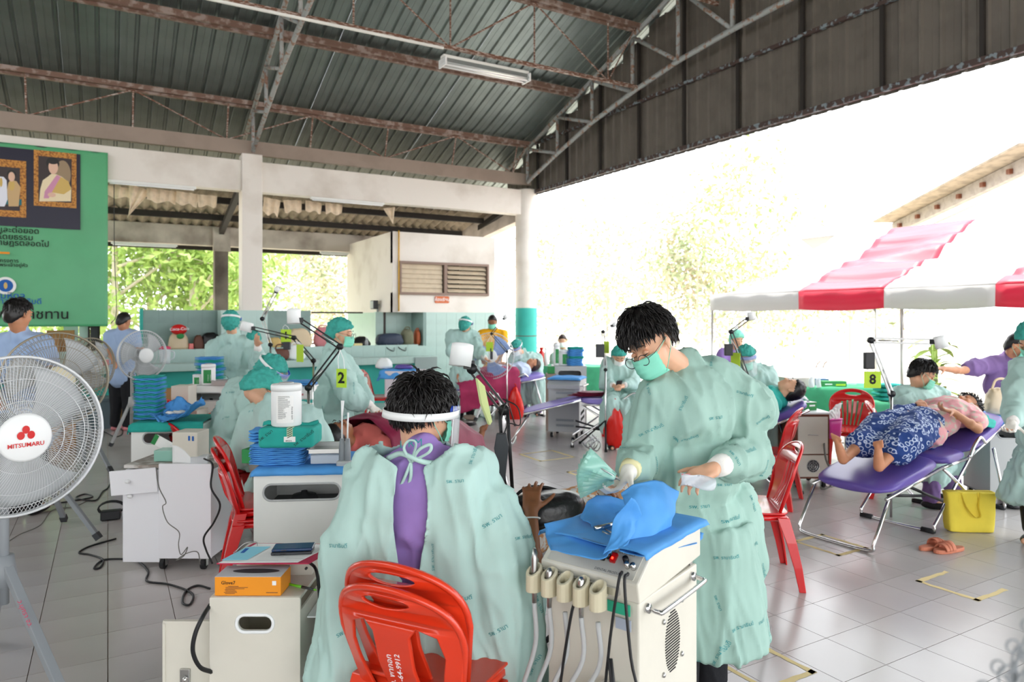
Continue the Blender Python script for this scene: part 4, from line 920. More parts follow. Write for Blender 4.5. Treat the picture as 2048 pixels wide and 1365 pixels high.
for dx, dz in ((0.03, 0.17), (0.055, 0.168)): MB().box((dx, -0.082, dz), (0.012, 0.002, 0.03)).build('sticker', 'mark_blue' if 0 else MATS['mark_blue'], bx)
carton('card_box', 'flat teal and green packet on the edge of the laminate cabinet', CP(400, 4.5, 0.66), RZ+0.3, 0.1, 0.09, 0.05, 'haze')
carton('plastic_bin', 'small clear green bin behind the cream appliance', CP(335, 4.62, 0.66), RZ, 0.12, 0.12, 0.07, 'pouch')
mn = thing('paper_leaflet', 'white paper with a green edge by the cream appliance', 'paper', CP(328, 4.75, 0.74), RZ); MB().box((0, 0, 0), (0.14, 0.002, 0.07), R=Matrix.Rotation(0.5, 3, 'Y')).build('sheet', 'paper', mn); MB().box((-0.06, -0.002, 0.03), (0.03, 0.003, 0.07), R=Matrix.Rotation(0.5, 3, 'Y')).build('edge_band', 'gbox', mn)
# pack stack and blue wrap on the cart behind
drape('drape_sheet', CP(356, 5.32, 0.825), RZ+0.12, 0.50, 0.42, 0.07, 'teal', 'teal sheet on the cart under the tall stack of packs', amp=0.015, sides=(1, 0, 1, 1))
packs(20, CP(300, 5.26, 0.842), RZ+0.1, 0.185, 0.17, 0.0162, '%s pack in the tall stack on the slotted cart', 'packs in the tall stack', ('bluew', 'teal'), 0.01)
cc = CP(355, 5.2, 0.845)
crumple('blue_wrap', [[(-0.16, -0.12, 0.06), (-0.06, -0.14, 0.0), (0.06, -0.14, 0.02), (0.15, -0.12, 0.10)], [(-0.14, -0.05, 0.02), (-0.05, -0.05, 0.01), (0.06, -0.04, 0.01), (0.17, -0.05, 0.13)], [(-0.13, 0.03, 0.02), (-0.04, 0.04, 0.01), (0.05, 0.05, 0.03), (0.19, 0.03, 0.10)], [(-0.12, 0.08, 0.10), (-0.02, 0.10, 0.14), (0.07, 0.09, 0.08), (0.15, 0.08, 0.15)]], 'bluew', 'opened blue wrap with used instruments beside the tall stack', 'cloth', cc, RZ, 3, 0.02)
q = thing('used_gauze', 'white gauze scraps lying in the opened blue wrap beside the stack', 'gauze', cc+UP*0.03, RZ)
for k in range(5): MB().ell((rnd.uniform(-.06, .03), rnd.uniform(-.06, .03), 0.02), (0.03, 0.022, 0.012), n=10, m=6, f=lambda p, v: p*(1+0.3*math.sin(v.x*7+v.y*9))).build('gauze', 'knit', q, True)
# cart with wipes further back
bt = CP(428, 7.35, 0.905)
canister('white canister with a green label on the cart behind the red chairs', CP(417, 7.2, 0.905), 0.068, 0.22, True, RZ)
canister('low green and white tub beside the canister with the green label', CP(395, 7.2, 0.905), 0.045, 0.11, True, RZ)
packs(9, CP(420, 7.55, 0.905), RZ, 0.25, 0.2, 0.03, '%s pack in the leaning pile behind the wipe canister', 'packs in the leaning pile', ('bluew', 'teal'), 0.02)
tray('wire tray of instruments next to the green-labelled canister', CP(452, 7.2, 0.905), RZ+0.1, 0.24, 0.16, 0.05)
a_ = thing('control_box', 'tall cream box with cables beside the green-labelled canister', 'appliance', CP(368, 6.9, 0.70), RZ); MB().box((0, 0, 0.11), (0.17, 0.18, 0.24)).build('housing', 'cream', a_, bevel=0.004)
slot_cart('cream low cart between the dark red chairs and the wipes', CP(372, 7.05), RZ, 0.36, 0.3, 0.68, 'cream', slot=(0.2, 0.05, 0.1))
# dental delivery cart, near
A_ = Vector((0.616, 0.788)); B_ = Vector((-0.788, 0.616)); co = Vector((0.368, 1.985)); ce = co + B_*0.18 + A_*0.2225
ax = C(1, 0).copy(); ax = RT*0.788 - FW*0.616
S = thing('dental_cart', 'cream mobile dental unit with hoses and an opened blue wrap before the standing man', 'dental cart', C(ce.x, ce.y, 0), yaw(ax))
w_, d_ = 0.34, 0.43
def dental_cart(S, w_, d_, h=0.85, full=True, m='cream'):
    MB().box((0, 0.005, 0.40), (w_-0.02, d_-0.02, 0.64)).build('body', m, S, bevel=0.006)
    hd = MB().prism([(-d_/2, h-0.13), (d_/2, h-0.105), (d_/2, h-0.003), (-d_/2+0.09, h-0.003), (-d_/2-0.012, h-0.075)], (-w_/2, 0, 0), (0, 1, 0), (0, 0, 1), (w_, 0, 0)).build('control_head', m, S, bevel=0.005)
    for s in (-1, 1):
        for k in (-1, 1):
            caster(S, (s*(w_/2-0.05), k*(d_/2-0.05)), 0.035)
            MB().box((s*(w_/2-0.03), k*(d_/2-0.03), h-0.12), (0.02, 0.02, 0.03)).build('spacer', 'steel', S)
    hx = w_/2-0.006
    MB().tube(catmull([(hx-0.005, -d_/2+0.06, 0.695), (hx+0.035, -d_/2+0.06, 0.69), (hx+0.045, -d_/2+0.09, 0.69), (hx+0.045, d_/2-0.08, 0.69), (hx+0.035, d_/2-0.05, 0.69), (hx-0.005, d_/2-0.05, 0.695)], 4), 0.007, 10).build('handle', 'chrome', S, True)
    for k in (-1, 1): MB().cyl((hx-0.01, k*(d_/2-0.055), 0.695), (hx+0.01, k*(d_/2-0.055), 0.695), 0.013, n=14).build('handle_flange', 'chrome', S, True)
    gz = 0.545
    for i in range(22):
        z = gz+0.085-i*0.008; l = 0.052*math.sqrt(max(0.05, 1-((z-gz)/0.09)**2))
        MB().box((hx-0.003, 0.02, z), (0.002, 2*l, 0.0032), R=Matrix.Rotation(0.35*0, 3, 'X')).build('grille_slot', 'ink', S)
    for k in range(24):
        for zz in (0.315, 0.235): MB().box((hx-0.003, -0.10+k*0.0098, zz+k*0.0012), (0.002, 0.0028, 0.042)).build('vent_slot', 'ink', S)
    for y_, z_ in ((-0.045, 0.62), (0.085, 0.645), (-0.045, 0.47), (0.085, 0.485)): MB().ell((hx-0.001, y_, z_), (0.006, 0.008, 0.008), n=10, m=6).build('screw', 'steel', S, True)
    if not full: return
    # control panel on the sloping front
    a = Vector((0, -d_/2-0.012, h-0.075)); b = Vector((0, -d_/2+0.09, h-0.003)); up_ = (b-a).normalized(); nr = Vector((0, -up_.z, up_.y))
    R = Matrix((Vector((1, 0, 0)), up_, nr)).transposed(); cpt = a.lerp(b, 0.42)
    MB().box(cpt+nr*0.001, (0.30, 0.085, 0.003), R=R).build('control_panel', mat('panel_grey', 'c2c0b6', 0.4), hd)
    for x_, nm in ((0.03, 0), (0.065, 1)): MB().box(cpt+nr*0.006+Vector((x_, 0, 0))+up_*0.01, (0.018, 0.03, 0.012), R=R).build('rocker_switch', mat('rocker_red', 'b01010', 0.3, emit=0.0) if nm else 'black', hd, bevel=0.002)
    MB().ell(cpt+nr*0.013+Vector((0.065, 0, 0))+up_*0.004, 0.0035, n=8, m=6).build('power_lamp', mat('lamp_red', 'ff2a1a', 0.4, emit=4.0), hd)
    for x_ in (0.045, 0.105): MB().cyl(cpt+Vector((x_, 0, 0))+up_*0.012, cpt+nr*0.016+Vector((x_, 0, 0))+up_*0.012, 0.009, n=14).build('dial', 'black', hd, True)
    for x_ in (0.118, 0.138): MB().cyl(cpt+Vector((x_, 0, 0))-up_*0.006, cpt+nr*0.02+Vector((x_, 0, 0))-up_*0.006, 0.008, n=14).build('socket', 'chrome', hd, True)
    lettering('SUPER MOBILE', cpt+nr*0.003+Vector((0.09, 0, 0))+up_*0.034, (1, 0, 0), up_, 0.011, 'dgrey', hd)
    lettering('DENTAL PRODUCTS', cpt+nr*0.003+Vector((0.07, 0, 0))-up_*0.034, (1, 0, 0), up_, 0.011, 'dgrey', hd)
    MB().box((0.10, -d_/2+0.003, 0.695), (0.075, 0.003, 0.03)).build('teal_sticker', mat('sticker_teal', '2fb08c', 0.5), S)
    MB().box((0.115, -d_/2+0.003, 0.655), (0.05, 0.003, 0.03)).build('grey_sticker', mat('sticker_grey', 'aab4c4', 0.5), S)
    # holder rail and holders
    MB().box((-0.04, -d_/2-0.012, 0.745), (0.30, 0.02, 0.02)).build('holder_rail', 'chrome', S)
    for i in range(5):
        x_ = -0.165+i*0.057; q = MB(); yy = -d_/2-0.052
        r_ = []; 
        for zz in (0.70, 0.76): r_.append([Vector((x_+0.024*math.cos(a_), yy+0.03*math.sin(a_), zz+(0.012*math.sin(a_) if zz > .73 else 0))) for a_ in [2*PI*j/14 for j in range(14)]])
        for zz in (0.763, 0.725): r_.append([Vector((x_+0.015*math.cos(a_), yy+0.02*math.sin(a_), zz+(0.012*math.sin(a_) if zz > .73 else 0))) for a_ in [2*PI*j/14 for j in range(14)]])
        q.loft(r_); q.box((x_, yy+0.028, 0.74), (0.02, 0.03, 0.03)); q.build('handpiece_holder', 'beige', S, bevel=0.002)
        hp = MB(); top = 0.80 if i % 2 == 0 else 0.775
        if i in (0, 1, 3): hp.tube([(x_, yy, 0.66), (x_, yy, 0.73), (x_, yy, top-0.01), (x_, yy, top+(0.02 if i == 0 else 0))], [0.007, 0.010, 0.011, 0.005], 10).build('handpiece', 'steel' if i != 3 else 'chrome', S, True)
        z1_ = 0.665; sag = -0.05-0.03*i
        pts = catmull([(x_, yy, z1_), (x_+0.005, yy+0.0, 0.55), (x_-0.03-0.01*i, yy-0.02, 0.42), (x_-0.07-0.015*i, yy-0.05+0.01*i, 0.24), (x_-0.05+0.03*i, yy+0.03, 0.13), (0.02+0.02*i, -d_/2+0.01, 0.16)], 6)
        MB().tube(pts, 0.0075, 8).build('hose', 'lgrey', S, True)
    # scaler cables
    for (xa, za, zb, xb) in ((0.118, 0.80, 0.25, 0.14), (0.138, 0.80, 0.22, 0.02)):
        pts = catmull([(xa, -d_/2-0.01, za), (xa+0.005, -d_/2-0.04, za-0.02), ((xa+0.03) if xa > .12 else xa-0.02, -d_/2-0.05, 0.6), ((xa+0.06) if xa > .12 else xa-0.03, -d_/2-0.05, 0.42), (xb+0.02, -d_/2-0.06, zb), (xb-0.06, -d_/2-0.05, zb-0.02), (xb-0.10, -d_/2-0.05, 0.36), (xb-0.04, -d_/2-0.07, 0.66), (xb-0.02, -d_/2-0.06, 0.72)][:(9 if xa > .12 else 5)], 6)
        MB().tube(pts, 0.0045, 8).build('scaler_cable', 'cable', S, True)
    MB().tube([(0.105, -d_/2-0.055, 0.58), (0.125, -d_/2-0.062, 0.45), (0.135, -d_/2-0.065, 0.40), (0.14, -d_/2-0.066, 0.36)], [0.007, 0.010, 0.009, 0.007], 10).build('scaler_handpiece', 'black', S, True)
    # water bottle in a chrome ring
    bo = MB().lathe([(0.045, 0.14), (0.048, 0.16), (0.048, 0.30), (0.042, 0.36), (0.02, 0.405), (0.018, 0.42)], 24, (0.065, -d_/2-0.052, 0)).build('water_bottle', 'clear', S, True)
    MB().lathe([(0.026, 0.41), (0.027, 0.44), (0.027, 0.475), (0.0245, 0.48)], 20, (0.065, -d_/2-0.052, 0)).build('bottle_cap', 'beige', bo, True)
    MB().lathe([(0.050, 0.14), (0.050, 0.21), (0.052, 0.21), (0.052, 0.14)], 24, (0.065, -d_/2-0.052, 0)).build('bottle_ring', 'chrome', S, True)
    MB().tube([(0.065, -d_/2-0.052, 0.44), (0.07, -d_/2-0.05, 0.2)], 0.003, 6).build('dip_tube', 'black', bo)
    MB().box((0.095, -d_/2-0.02, 0.485), (0.09, 0.05, 0.012)).box((0.13, -d_/2-0.0, 0.43), (0.012, 0.02, 0.12)).build('bottle_bracket', 'chrome', S, bevel=0.002)
dental_cart(S, w_, d_); S.scale = (1, 1, 1.08)
# blue wrap on it (local to the cart frame, in room metres)
o_ = C(ce.x, ce.y, 0.921); rzS = yaw(ax)
drape('drape_sheet', o_, rzS, w_, d_, 0.02, 'bluew', 'blue sheet lying flat under the opened wrap on the near dental unit', amp=0.01, sides=(1, 1, 0, 1))
def loc_(px, py, Z): return P(px, py, Z)
def sheet_px(name, rows, label, seed, amp=0.012, m='bluew', cat='cloth', thick=0.0015, fr=7):
    pts = [[P(*q) for q in r] for r in rows]; o = pts[0][0].copy()
    return crumple(name, [[p-o for p in r] for r in pts], m, label, cat, o, 0, seed, amp, thick=thick, fr=fr)
sheet_px('blue_wrap', [[(1088, 1050, 2.20), (1180, 1030, 2.35), (1225, 1045, 2.36), (1240, 1060, 2.3)],
                       [(1092, 1075, 2.16), (1150, 1058, 2.2), (1215, 1066, 2.2), (1238, 1068, 2.2)],
                       [(1098, 1092, 2.10), (1150, 1085, 2.12), (1200, 1095, 2.10), (1232, 1085, 2.1)],
                       [(1100, 1100, 2.06), (1150, 1112, 2.02), (1205, 1118, 2.0), (1222, 1105, 2.02)]], 'left flap of the blue wrap hanging over the hose holders', 5, 0.005, fr=4)
sheet_px('blue_wrap', [[(1160, 1035, 2.3), (1180, 1000, 2.38), (1200, 992, 2.44), (1260, 1005, 2.5)],
                       [(1165, 1042, 2.26), (1185, 1022, 2.34), (1215, 1018, 2.42), (1262, 1022, 2.46)],
                       [(1180, 1048, 2.24), (1205, 1040, 2.3), (1230, 1035, 2.36), (1265, 1040, 2.4)],
                       [(1185, 1055, 2.22), (1210, 1050, 2.26), (1240, 1050, 2.32), (1270, 1056, 2.36)]], 'rear flap of the blue wrap standing up behind the instruments', 8, 0.006, fr=4)
sheet_px('blue_wrap', [[(1240, 990, 2.22), (1272, 970, 2.25), (1320, 962, 2.3), (1358, 985, 2.32)],
                       [(1250, 1010, 2.18), (1285, 1000, 2.2), (1330, 1000, 2.24), (1352, 1015, 2.28)],
                       [(1262, 1050, 2.14), (1290, 1050, 2.16), (1325, 1045, 2.2), (1345, 1045, 2.24)],
                       [(1250, 1090, 2.1), (1285, 1090, 2.12), (1310, 1078, 2.18), (1338, 1062, 2.26)]], 'tall upright flap of the blue wrap behind the standing man\'s hands', 11, 0.009, fr=4)
sheet_px('blue_wrap', [[(1262, 995, 2.12), (1268, 1000, 2.13), (1276, 1010, 2.14), (1284, 1030, 2.16)],
                       [(1232, 1035, 2.12), (1248, 1035, 2.13), (1262, 1038, 2.14), (1275, 1045, 2.15)],
                       [(1220, 1075, 2.08), (1240, 1070, 2.09), (1258, 1068, 2.10), (1268, 1068, 2.12)],
                       [(1206, 1110, 2.02), (1222, 1104, 2.03), (1240, 1098, 2.04), (1255, 1090, 2.06)]], 'narrow folded flap of the blue wrap across the front of the unit', 15, 0.004, fr=4)
sheet_px('blue_wrap', [[(1258, 1085, 2.12), (1300, 1062, 2.3), (1350, 1050, 2.45), (1408, 1068, 2.40)],
                       [(1245, 1092, 2.09), (1300, 1080, 2.2), (1350, 1072, 2.3), (1405, 1078, 2.36)],
                       [(1240, 1100, 2.06), (1290, 1096, 2.14), (1340, 1090, 2.22), (1395, 1085, 2.32)],
                       [(1238, 1104, 2.04), (1285, 1112, 2.04), (1330, 1102, 2.14), (1395, 1088, 2.28)]], 'flat doubled part of the blue wrap on the right of the unit', 21, 0.004, fr=4)
q = thing('hand_instruments', 'bright steel instruments lying inside the opened blue wrap', 'instruments', P(1215, 1056, 2.2))
MB().tube([P(1190, 1058, 2.2), P(1232, 1048, 2.24)], 0.008, 10).build('handle', 'chrome', q, True, off=q.location); MB().tube([P(1205, 1064, 2.18), P(1222, 1072, 2.16)], 0.003, 8).tube([P(1212, 1060, 2.2), P(1226, 1068, 2.16)], 0.003, 8).build('scissors', 'steel', q, True, off=q.location)
# far grey drawer cart
S2 = thing('dental_cart', 'grey drawer cart on casters behind the empty lilac bed', 'dental cart', CP(1134, 9.45), RZ-0.30)
dental_cart(S2, 0.44, 0.44, 0.78, False, 'lgrey')
for z in (0.60, 0.52, 0.24, 0.17): MB().box((0.02, -0.213, z), (0.24, 0.004, 0.03)).build('vent_panel', 'grey', S2)
MB().box((0, -0.225, 0.64), (0.3, 0.015, 0.012)).build('drawer_handle', 'steel', S2)
drape('folded_cloth', CP(1134, 9.45, 0.79), RZ-0.3, 0.40, 0.38, 0.03, 'bluew', 'pale blue cloth spread on the grey drawer cart', amp=0.02)
canister('white canister with a green label on the cart behind the grey drawer cart', CP(1128, 10.1, 0.905), 0.07, 0.23, True, RZ)
canister('slim white pump bottle left of the far green-labelled canister', CP(1113, 10.1, 0.905), 0.045, 0.33, True, RZ)
packs(8, CP(1150, 10.1, 0.905), RZ, 0.23, 0.2, 0.034, '%s pack in the pile on the far slotted cart', 'packs in the far pile', ('bluew', 'bluew', 'bluew', 'teal'), 0.015)
carton('glove_box', 'green box on the narrow brown stand beside the grey drawer cart', CP(1102, 10.0, 0.80), RZ, 0.1, 0.1, 0.1, 'gbox'); 
st = thing('narrow_stand', 'narrow brown-grey stand beside the grey drawer cart', 'stand', CP(1102, 10.0), RZ); MB().box((0, 0, 0.40), (0.14, 0.3, 0.79)).build('body', mat('taupe', 'a08c80', 0.6), st, bevel=0.004)
# small cart behind the card 2 lamp
S3 = thing('dental_cart', 'white instrument cart with red print behind the two bent dentists', 'dental cart', CP(606, 7.0), RZ)
dental_cart(S3, 0.30, 0.4, 0.93, False, 'wpaint'); MB().box((0, -0.205, 0.85), (0.28, 0.01, 0.08)).build('label_plate', 'white', S3)
for k, x_ in enumerate((-0.08, 0.0, 0.05)): (MB().tube([(x_+0.02*math.cos(a), -0.212, 0.85+0.018*math.sin(a)) for a in [2*PI*i/14 for i in range(14)]], 0.003, 4, closed=True) if k == 0 else MB().box((x_, -0.212, 0.85), (0.035, 0.002, 0.02))).build('red_mark', 'rose', S3)
packs(1, CP(604, 7.0, 0.93), RZ, 0.3, 0.3, 0.04, 'flat %s pack on the white instrument cart with red print', None, ('bluew',))
# white cabinet with cloth by the counter
wc = thing('storage_cabinet', 'whitish cabinet with a blue cloth and plastic bag by the counter', 'cabinet', CP(812, 10.35), RZ)
MB().box((0, 0, 0.42), (0.56, 0.4, 0.8)).build('body', mat('lilac_white', 'd9d0d6', 0.6), wc, bevel=0.01); MB().box((0, -0.202, 0.25), (0.5, 0.006, 0.3)).build('door', 'white', wc, bevel=0.003)
for s in (-1, 1): caster(wc, (s*0.2, -0.13), 0.02)
drape('blue_cover', CP(800, 10.35, 0.825), RZ, 0.5, 0.36, 0.14, 'bluew', 'blue cloth hanging over the whitish cabinet', amp=0.03)
# wooden framed cart
wd = thing('wooden_cart', 'wood-edged cabinet cart with white doors and a round fan grille', 'cart', CP(1606, 6.72), RZ+0.03)
MB().box((0, 0.0, 0.395), (0.32, 0.40, 0.60)).build('body', 'wood', wd, bevel=0.003)
MB().box((0, 0, 0.705), (0.34, 0.42, 0.02)).build('top', 'white', wd, bevel=0.004)
f = MB().box((0, -0.204, 0.50), (0.28, 0.012, 0.345)).build('drawer_front', 'cream', wd, bevel=0.002)
MB().tube([(-0.045, -0.21, 0.505), (-0.04, -0.225, 0.51), (0.04, -0.225, 0.505), (0.045, -0.21, 0.505)], 0.004, 8).build('handle', 'steel', f, True)
f = MB().box((0, -0.204, 0.215), (0.28, 0.012, 0.20)).build('lower_panel', 'cream', wd, bevel=0.002)
q = MB(); 
for r_ in (0.022, 0.04, 0.058): q.tube([(r_*math.cos(2*PI*i/24), -0.214, 0.215+r_*math.sin(2*PI*i/24)) for i in range(24)], 0.0025, 5, closed=True)
for k in range(8): q.cyl((0, -0.214, 0.215), (0.06*math.cos(k*PI/4), -0.214, 0.215+0.06*math.sin(k*PI/4)), 0.0018, n=4)
q.build('fan_grille', 'steel', f); MB().cyl((0, -0.20, 0.215), (0, -0.212, 0.215), 0.06, n=24).build('fan_opening', 'dgrey', f)
for s in (-1, 1):
    for k in (-1, 1): caster(wd, (s*0.12, k*0.15), 0.034)
carton('tissue_box', 'green and white tissue box on the wood-edged cart', CP(1606, 6.68, 0.716), RZ+0.35, 0.22, 0.12, 0.075, 'gbox', tissue=True, topm='white', lines=((-0.3, 0.75, 0.2, 0.12, 'white'), (-0.3, 0.4, 0.3, 0.06, 'white'), (0.25, 0.6, 0.3, 0.2, 'white')))
pk = thing('pink_bin', 'bright pink plastic bin with white tissue hooked to the wood-edged cart', 'bin', CP(1663, 6.62, 0.56), RZ+0.25)
MB().loft([[Vector((x*(0.075 if k else 0.09), y*(0.05 if k else 0.06), z)) for x, y in rr(0, 0, 2, 2, 0.5, 4)] for k, z in ((1, -0.1), (0, 0.08), (0, 0.085))][:2]).build('tub', 'pink', pk, True)
MB().tube([(x*0.092, y*0.062, 0.08) for x, y in rr(0, 0, 2, 2, 0.5, 4)], 0.004, 6, closed=True).build('rim', 'pink', pk, True)
crumple('tissue', [[(-0.06, -0.02, 0.07), (-0.02, -0.03, 0.08), (0.02, -0.03, 0.08), (0.07, -0.02, 0.07)], [(-0.06, 0, 0.12), (-0.03, 0, 0.14), (0.03, 0, 0.16), (0.10, 0, 0.18)], [(-0.05, 0.02, 0.13), (-0.01, 0.02, 0.10), (0.05, 0.01, 0.2), (0.12, 0.0, 0.22)], [(-0.03, 0.03, 0.1), (0, 0.03, 0.1), (0.06, 0.03, 0.16), (0.10, 0.03, 0.12)]], 'maskw', '', '', None, seed=4, parent=pk, amp=0.01)
MB().box((-0.10, 0.0, 0.06), (0.05, 0.02, 0.02)).build('hook', 'steel', pk)
tag(MB().tube(catmull([CP(1647, 6.6, 0.5), CP(1652, 6.4, 0.3), CP(1668, 6.4, 0.15), CP(1660, 6.5, 0.03), CP(1642, 6.5, 0.012), CP(1650, 6.9, 0.012)], 6), 0.009, 8).build('hose', 'cableg', smooth=True), 'grey hose hanging beside the wood-edged cart under the pink bin', 'hose')
# green clothed tables
def table(label, c, rz, w, d, h, seed):
    t = thing('folding_table', label, 'table', c, rz, 'green-clothed tables')
    MB().box((0, 0, h-0.012), (w, d, 0.024)).build('top', 'lgrey', t, bevel=0.004)
    for s in (-1, 1):
        for k in (-1, 1): MB().cyl((s*(w/2-0.06), k*(d/2-0.06), 0), (s*(w/2-0.06), k*(d/2-0.06), h-0.02), 0.014, n=8).build('leg', 'chrome', t, True)
    return drape('tablecloth', Vector(c)+UP*(h+0.002), rz, w, d, h*0.62, 'green', label.replace('table', 'cloth over the table', 1), amp=0.03, cat='tablecloth', seed=seed, n=34)
table('long green-covered table behind the empty red chair', CP(1640, 8.9), RZ, 1.9, 0.6, 0.72, 1)
table('nearer green-covered table beside the seated dentist with card 8', CP(1765, 7.9), RZ+0.1, 0.75, 0.55, 0.66, 2)
table('green-covered table behind the gowned person with a phone', CP(1190, 12.6), RZ, 1.3, 0.7, 0.72, 3)
for px, z, h, w__, lb in ((1665, 8.75, 0.73, 0.3, 'green glove box lying on the long green-covered table'), (1300, 12.4, 0.74, 0.2, 'green glove box on the far green-covered table')): carton('glove_box', lb, CP(px, z, h), RZ, w__, 0.12, 0.075, 'gbox', lines=((-0.25, 0.5, 0.3, 0.2, 'white'), (0.25, 0.4, 0.4, 0.3, 'lime')))
carton('cardboard_box', 'open grey-white card box at the left end of the long green-covered table', CP(1592, 8.8, 0.73), RZ+0.2, 0.36, 0.25, 0.12, mat('card_grey', 'c8c0ba', 0.8))
carton('blue_box', 'dark blue box beside the glove box on the long green-covered table', CP(1642, 8.9, 0.73), RZ, 0.14, 0.15, 0.09, mat('navy_box', '2d5a8c', 0.6))
for k, dx in enumerate((0, 0.085)):
    p0 = CP(1624, 8.6, 0.74)+RT*dx; q = thing('suction_tool', ('left' if k == 0 else 'right')+' one of two upright curved metal instruments on the green-covered table', 'instrument', p0, RZ, None)
    MB().tube(catmull([(0, 0, 0), (-0.01, 0, 0.08), (0.02, 0, 0.16), (0.05, 0, 0.24)], 4), [0.03]*5+[0.024]*4+[0.012]*3+[0.01], 10).build('body', 'haze', q, True); MB().tube(catmull([(0.05, 0, 0.24), (0.07, 0, 0.29), (0.10, 0, 0.315)], 4), 0.007, 8).build('tip', 'brass', q, True)
bgp = MB().ell((0, 0, 0.13), (0.22, 0.15, 0.14), n=24, m=14, f=lambda p, v: p*(1+0.25*noise.noise(p*12))).build('plastic_bag', 'clear', smooth=True); bgp.location = CP(1693, 8.95, 0.73); tag(bgp, 'clear crumpled plastic bag on the long green-covered table', 'bag')
packs(2, CP(1775, 7.8, 0.67), RZ, 0.26, 0.22, 0.1, 'bulky %s parcel on the nearer green-covered table', 'teal parcels on the green cloth', ('teal',), 0.01)
# beds
bed('purple vinyl treatment bed with the patient in the blue patterned skirt', C(2.40, 5.03), C(3.98, 6.07), 0.56, (0.42, 0.55, 0.575, 0.80))
B2 = bed('empty lilac treatment bed with a folded maroon cloth on it', C(0.16, 8.95), C(2.1, 8.75), 0.6, (0.42, 0.6, 0.6, 0.66), 'lvinyl', foot_sag=1, footsplit=0.37)
bed('lilac treatment bed under the patient covered by a pink-maroon sheet', C(-0.95, 10.95), C(0.45, 11.55), 0.56, (0.48, 0.60, 0.62, 0.70), 'lvinyl', foot_sag=1)
bed('purple treatment bed under the maroon blanket behind the seated man in front', C(-0.30, 5.98), C(-1.22, 4.58), 0.55, (0.46, 0.56, 0.6, 0.68), 'lvinyl')
bed('purple treatment bed between the seated man in front and the dental unit', C(1.02, 3.62), C(-0.30, 2.78), 0.52, (0.46, 0.55, 0.57, 0.62), arch=False)
bed('purple treatment bed behind the standing man, dark-haired patient on it', C(1.5, 6.9), C(2.72, 6.55), 0.5, (0.5, 0.58, 0.6, 0.83))
mc = thing('folded_cloth', 'folded maroon cloth lying on the empty lilac bed', 'cloth', CP(1178, 8.85, 0.605), RZ+0.1)
for k in range(3): MB().ell((0.02*k, 0, 0.012+0.018*k), (0.27-0.04*k, 0.14, 0.012), n=20, m=6, f=lambda p, v: p*(1+0.05*math.sin(v.x*11))).build('fold', 'maroon', mc, True)
# fans
fan('nearest white-grilled fan with red lettering on its badge, cut by the frame edge', P(33, 872, 2.85), D(0.80, 0.60, 0.02), CP(8, 2.88), 0.322, 'fanw', 'grey', [CP(165, 2.62), CP(-190, 2.55), CP(-20, 3.4)], 'white', 'MITSUMARU', 'bladeg', 132, True, 3)
fan('bronze-grilled fan with a cream badge, second from the camera', CP(112, 4.85, 1.167), D(0.72, 0.69, 0.0), CP(78, 4.95), 0.325, 'fanb', 'grey', [G(129, 1046), G(199, 1084), G(-10, 1010)], 'beige', 'HATARI', 'bladeg', 84)
fan('side-on fan beside the grey tub, third from the camera', P(180, 731, 7.6), D(0.93, 0.36, 0), CP(158, 7.65), 0.295, 'fanb', 'grey', [G(223, 949), G(171, 934), G(85, 906)], 'lgrey', None, 'bladeg', 64)
fan('fan standing in front of the person in light blue near the counter', P(285, 711, 8.5), D(0.85, 0.55, 0), CP(264, 8.6), 0.30, 'fanw', 'lgrey', [G(221, 896), G(300, 880), G(262, 870)], 'white', None, 'bladeg', 64)
fan('far fan with pale blue blades beside the man in yellow', P(982, 712, 10.9), D(-0.12, 1, 0), CP(984, 11.0), 0.36, 'fanw', 'white', [CP(950, 10.7), CP(1015, 10.7), CP(984, 11.5)], 'white', None, 'bladeb', 64)
lt_ = lettering('ว.นุศรา จว.', P(50, 1228, 2.765), CP(165, 2.62, 0.02)-CP(8, 2.88, 0.6), D(0.95, 0, 0.3), 0.028, mat('ink_red', 'd0305a', 0.6)); tag(lt_, 'pink handwriting along the leg of the nearest fan', 'handwriting')
# lamps
J = P
arm_lamp('black swing-arm lamp with a white head beside the seated man\'s face shield', [CP(1012, 2.95, 0.60), J(1008, 820, 2.9), J(944, 738, 2.9), J(938, 730, 2.9)], D(-0.12, 0.15, -1), 'black', 0.047, 0.095, group=None, pole=False)
q = MB()
for dx in (-7, 9): q.cyl(J(1006+dx, 822, 2.9), J(1018+dx*0.9, 1005, 2.95), 0.008, n=8)
ls = tag(q.build('lamp_stand', 'black', smooth=True), 'black twin-rod stand carrying the lamp above the bag on the patient', 'lamp stand')
cd = thing('number_card', 'yellow-green card seen nearly edge-on, hanging from the black lamp arm', 'card', J(968, 800, 2.85)); MB().prism([(0, 0), (0.05, -0.03), (0.1, -0.17), (0.085, -0.185), (0.03, -0.10)], (-0.04, 0, 0.09), D(0.6, 0.2), UP, D(0.01, 0.02)).build('card', mat('pale_card', 'dbe6a0', 0.7), cd)
pw_ = thing('power_adapter', 'flat black power pack hanging on its cable beside the black lamp stand', 'power adapter', J(1003, 905, 2.85)); MB().prism([(-0.02, 0.08), (0.02, 0.08), (0.03, 0.03), (0.015, -0.11), (-0.005, -0.11), (-0.03, 0.02)], (0, 0, 0), RT, UP, -FW*0.03).build('housing', 'dgrey', pw_, bevel=0.004)
MB().tube(catmull([(0, 0, 0.08), (-0.005, 0, 0.13), (0.02, 0, 0.2)], 5), 0.003, 6).tube(catmull([(0, 0, -0.1), (0.02, 0, -0.16), (0.03, 0, -0.2)], 4), 0.006, 6).build('lead', 'cable', pw_, True)
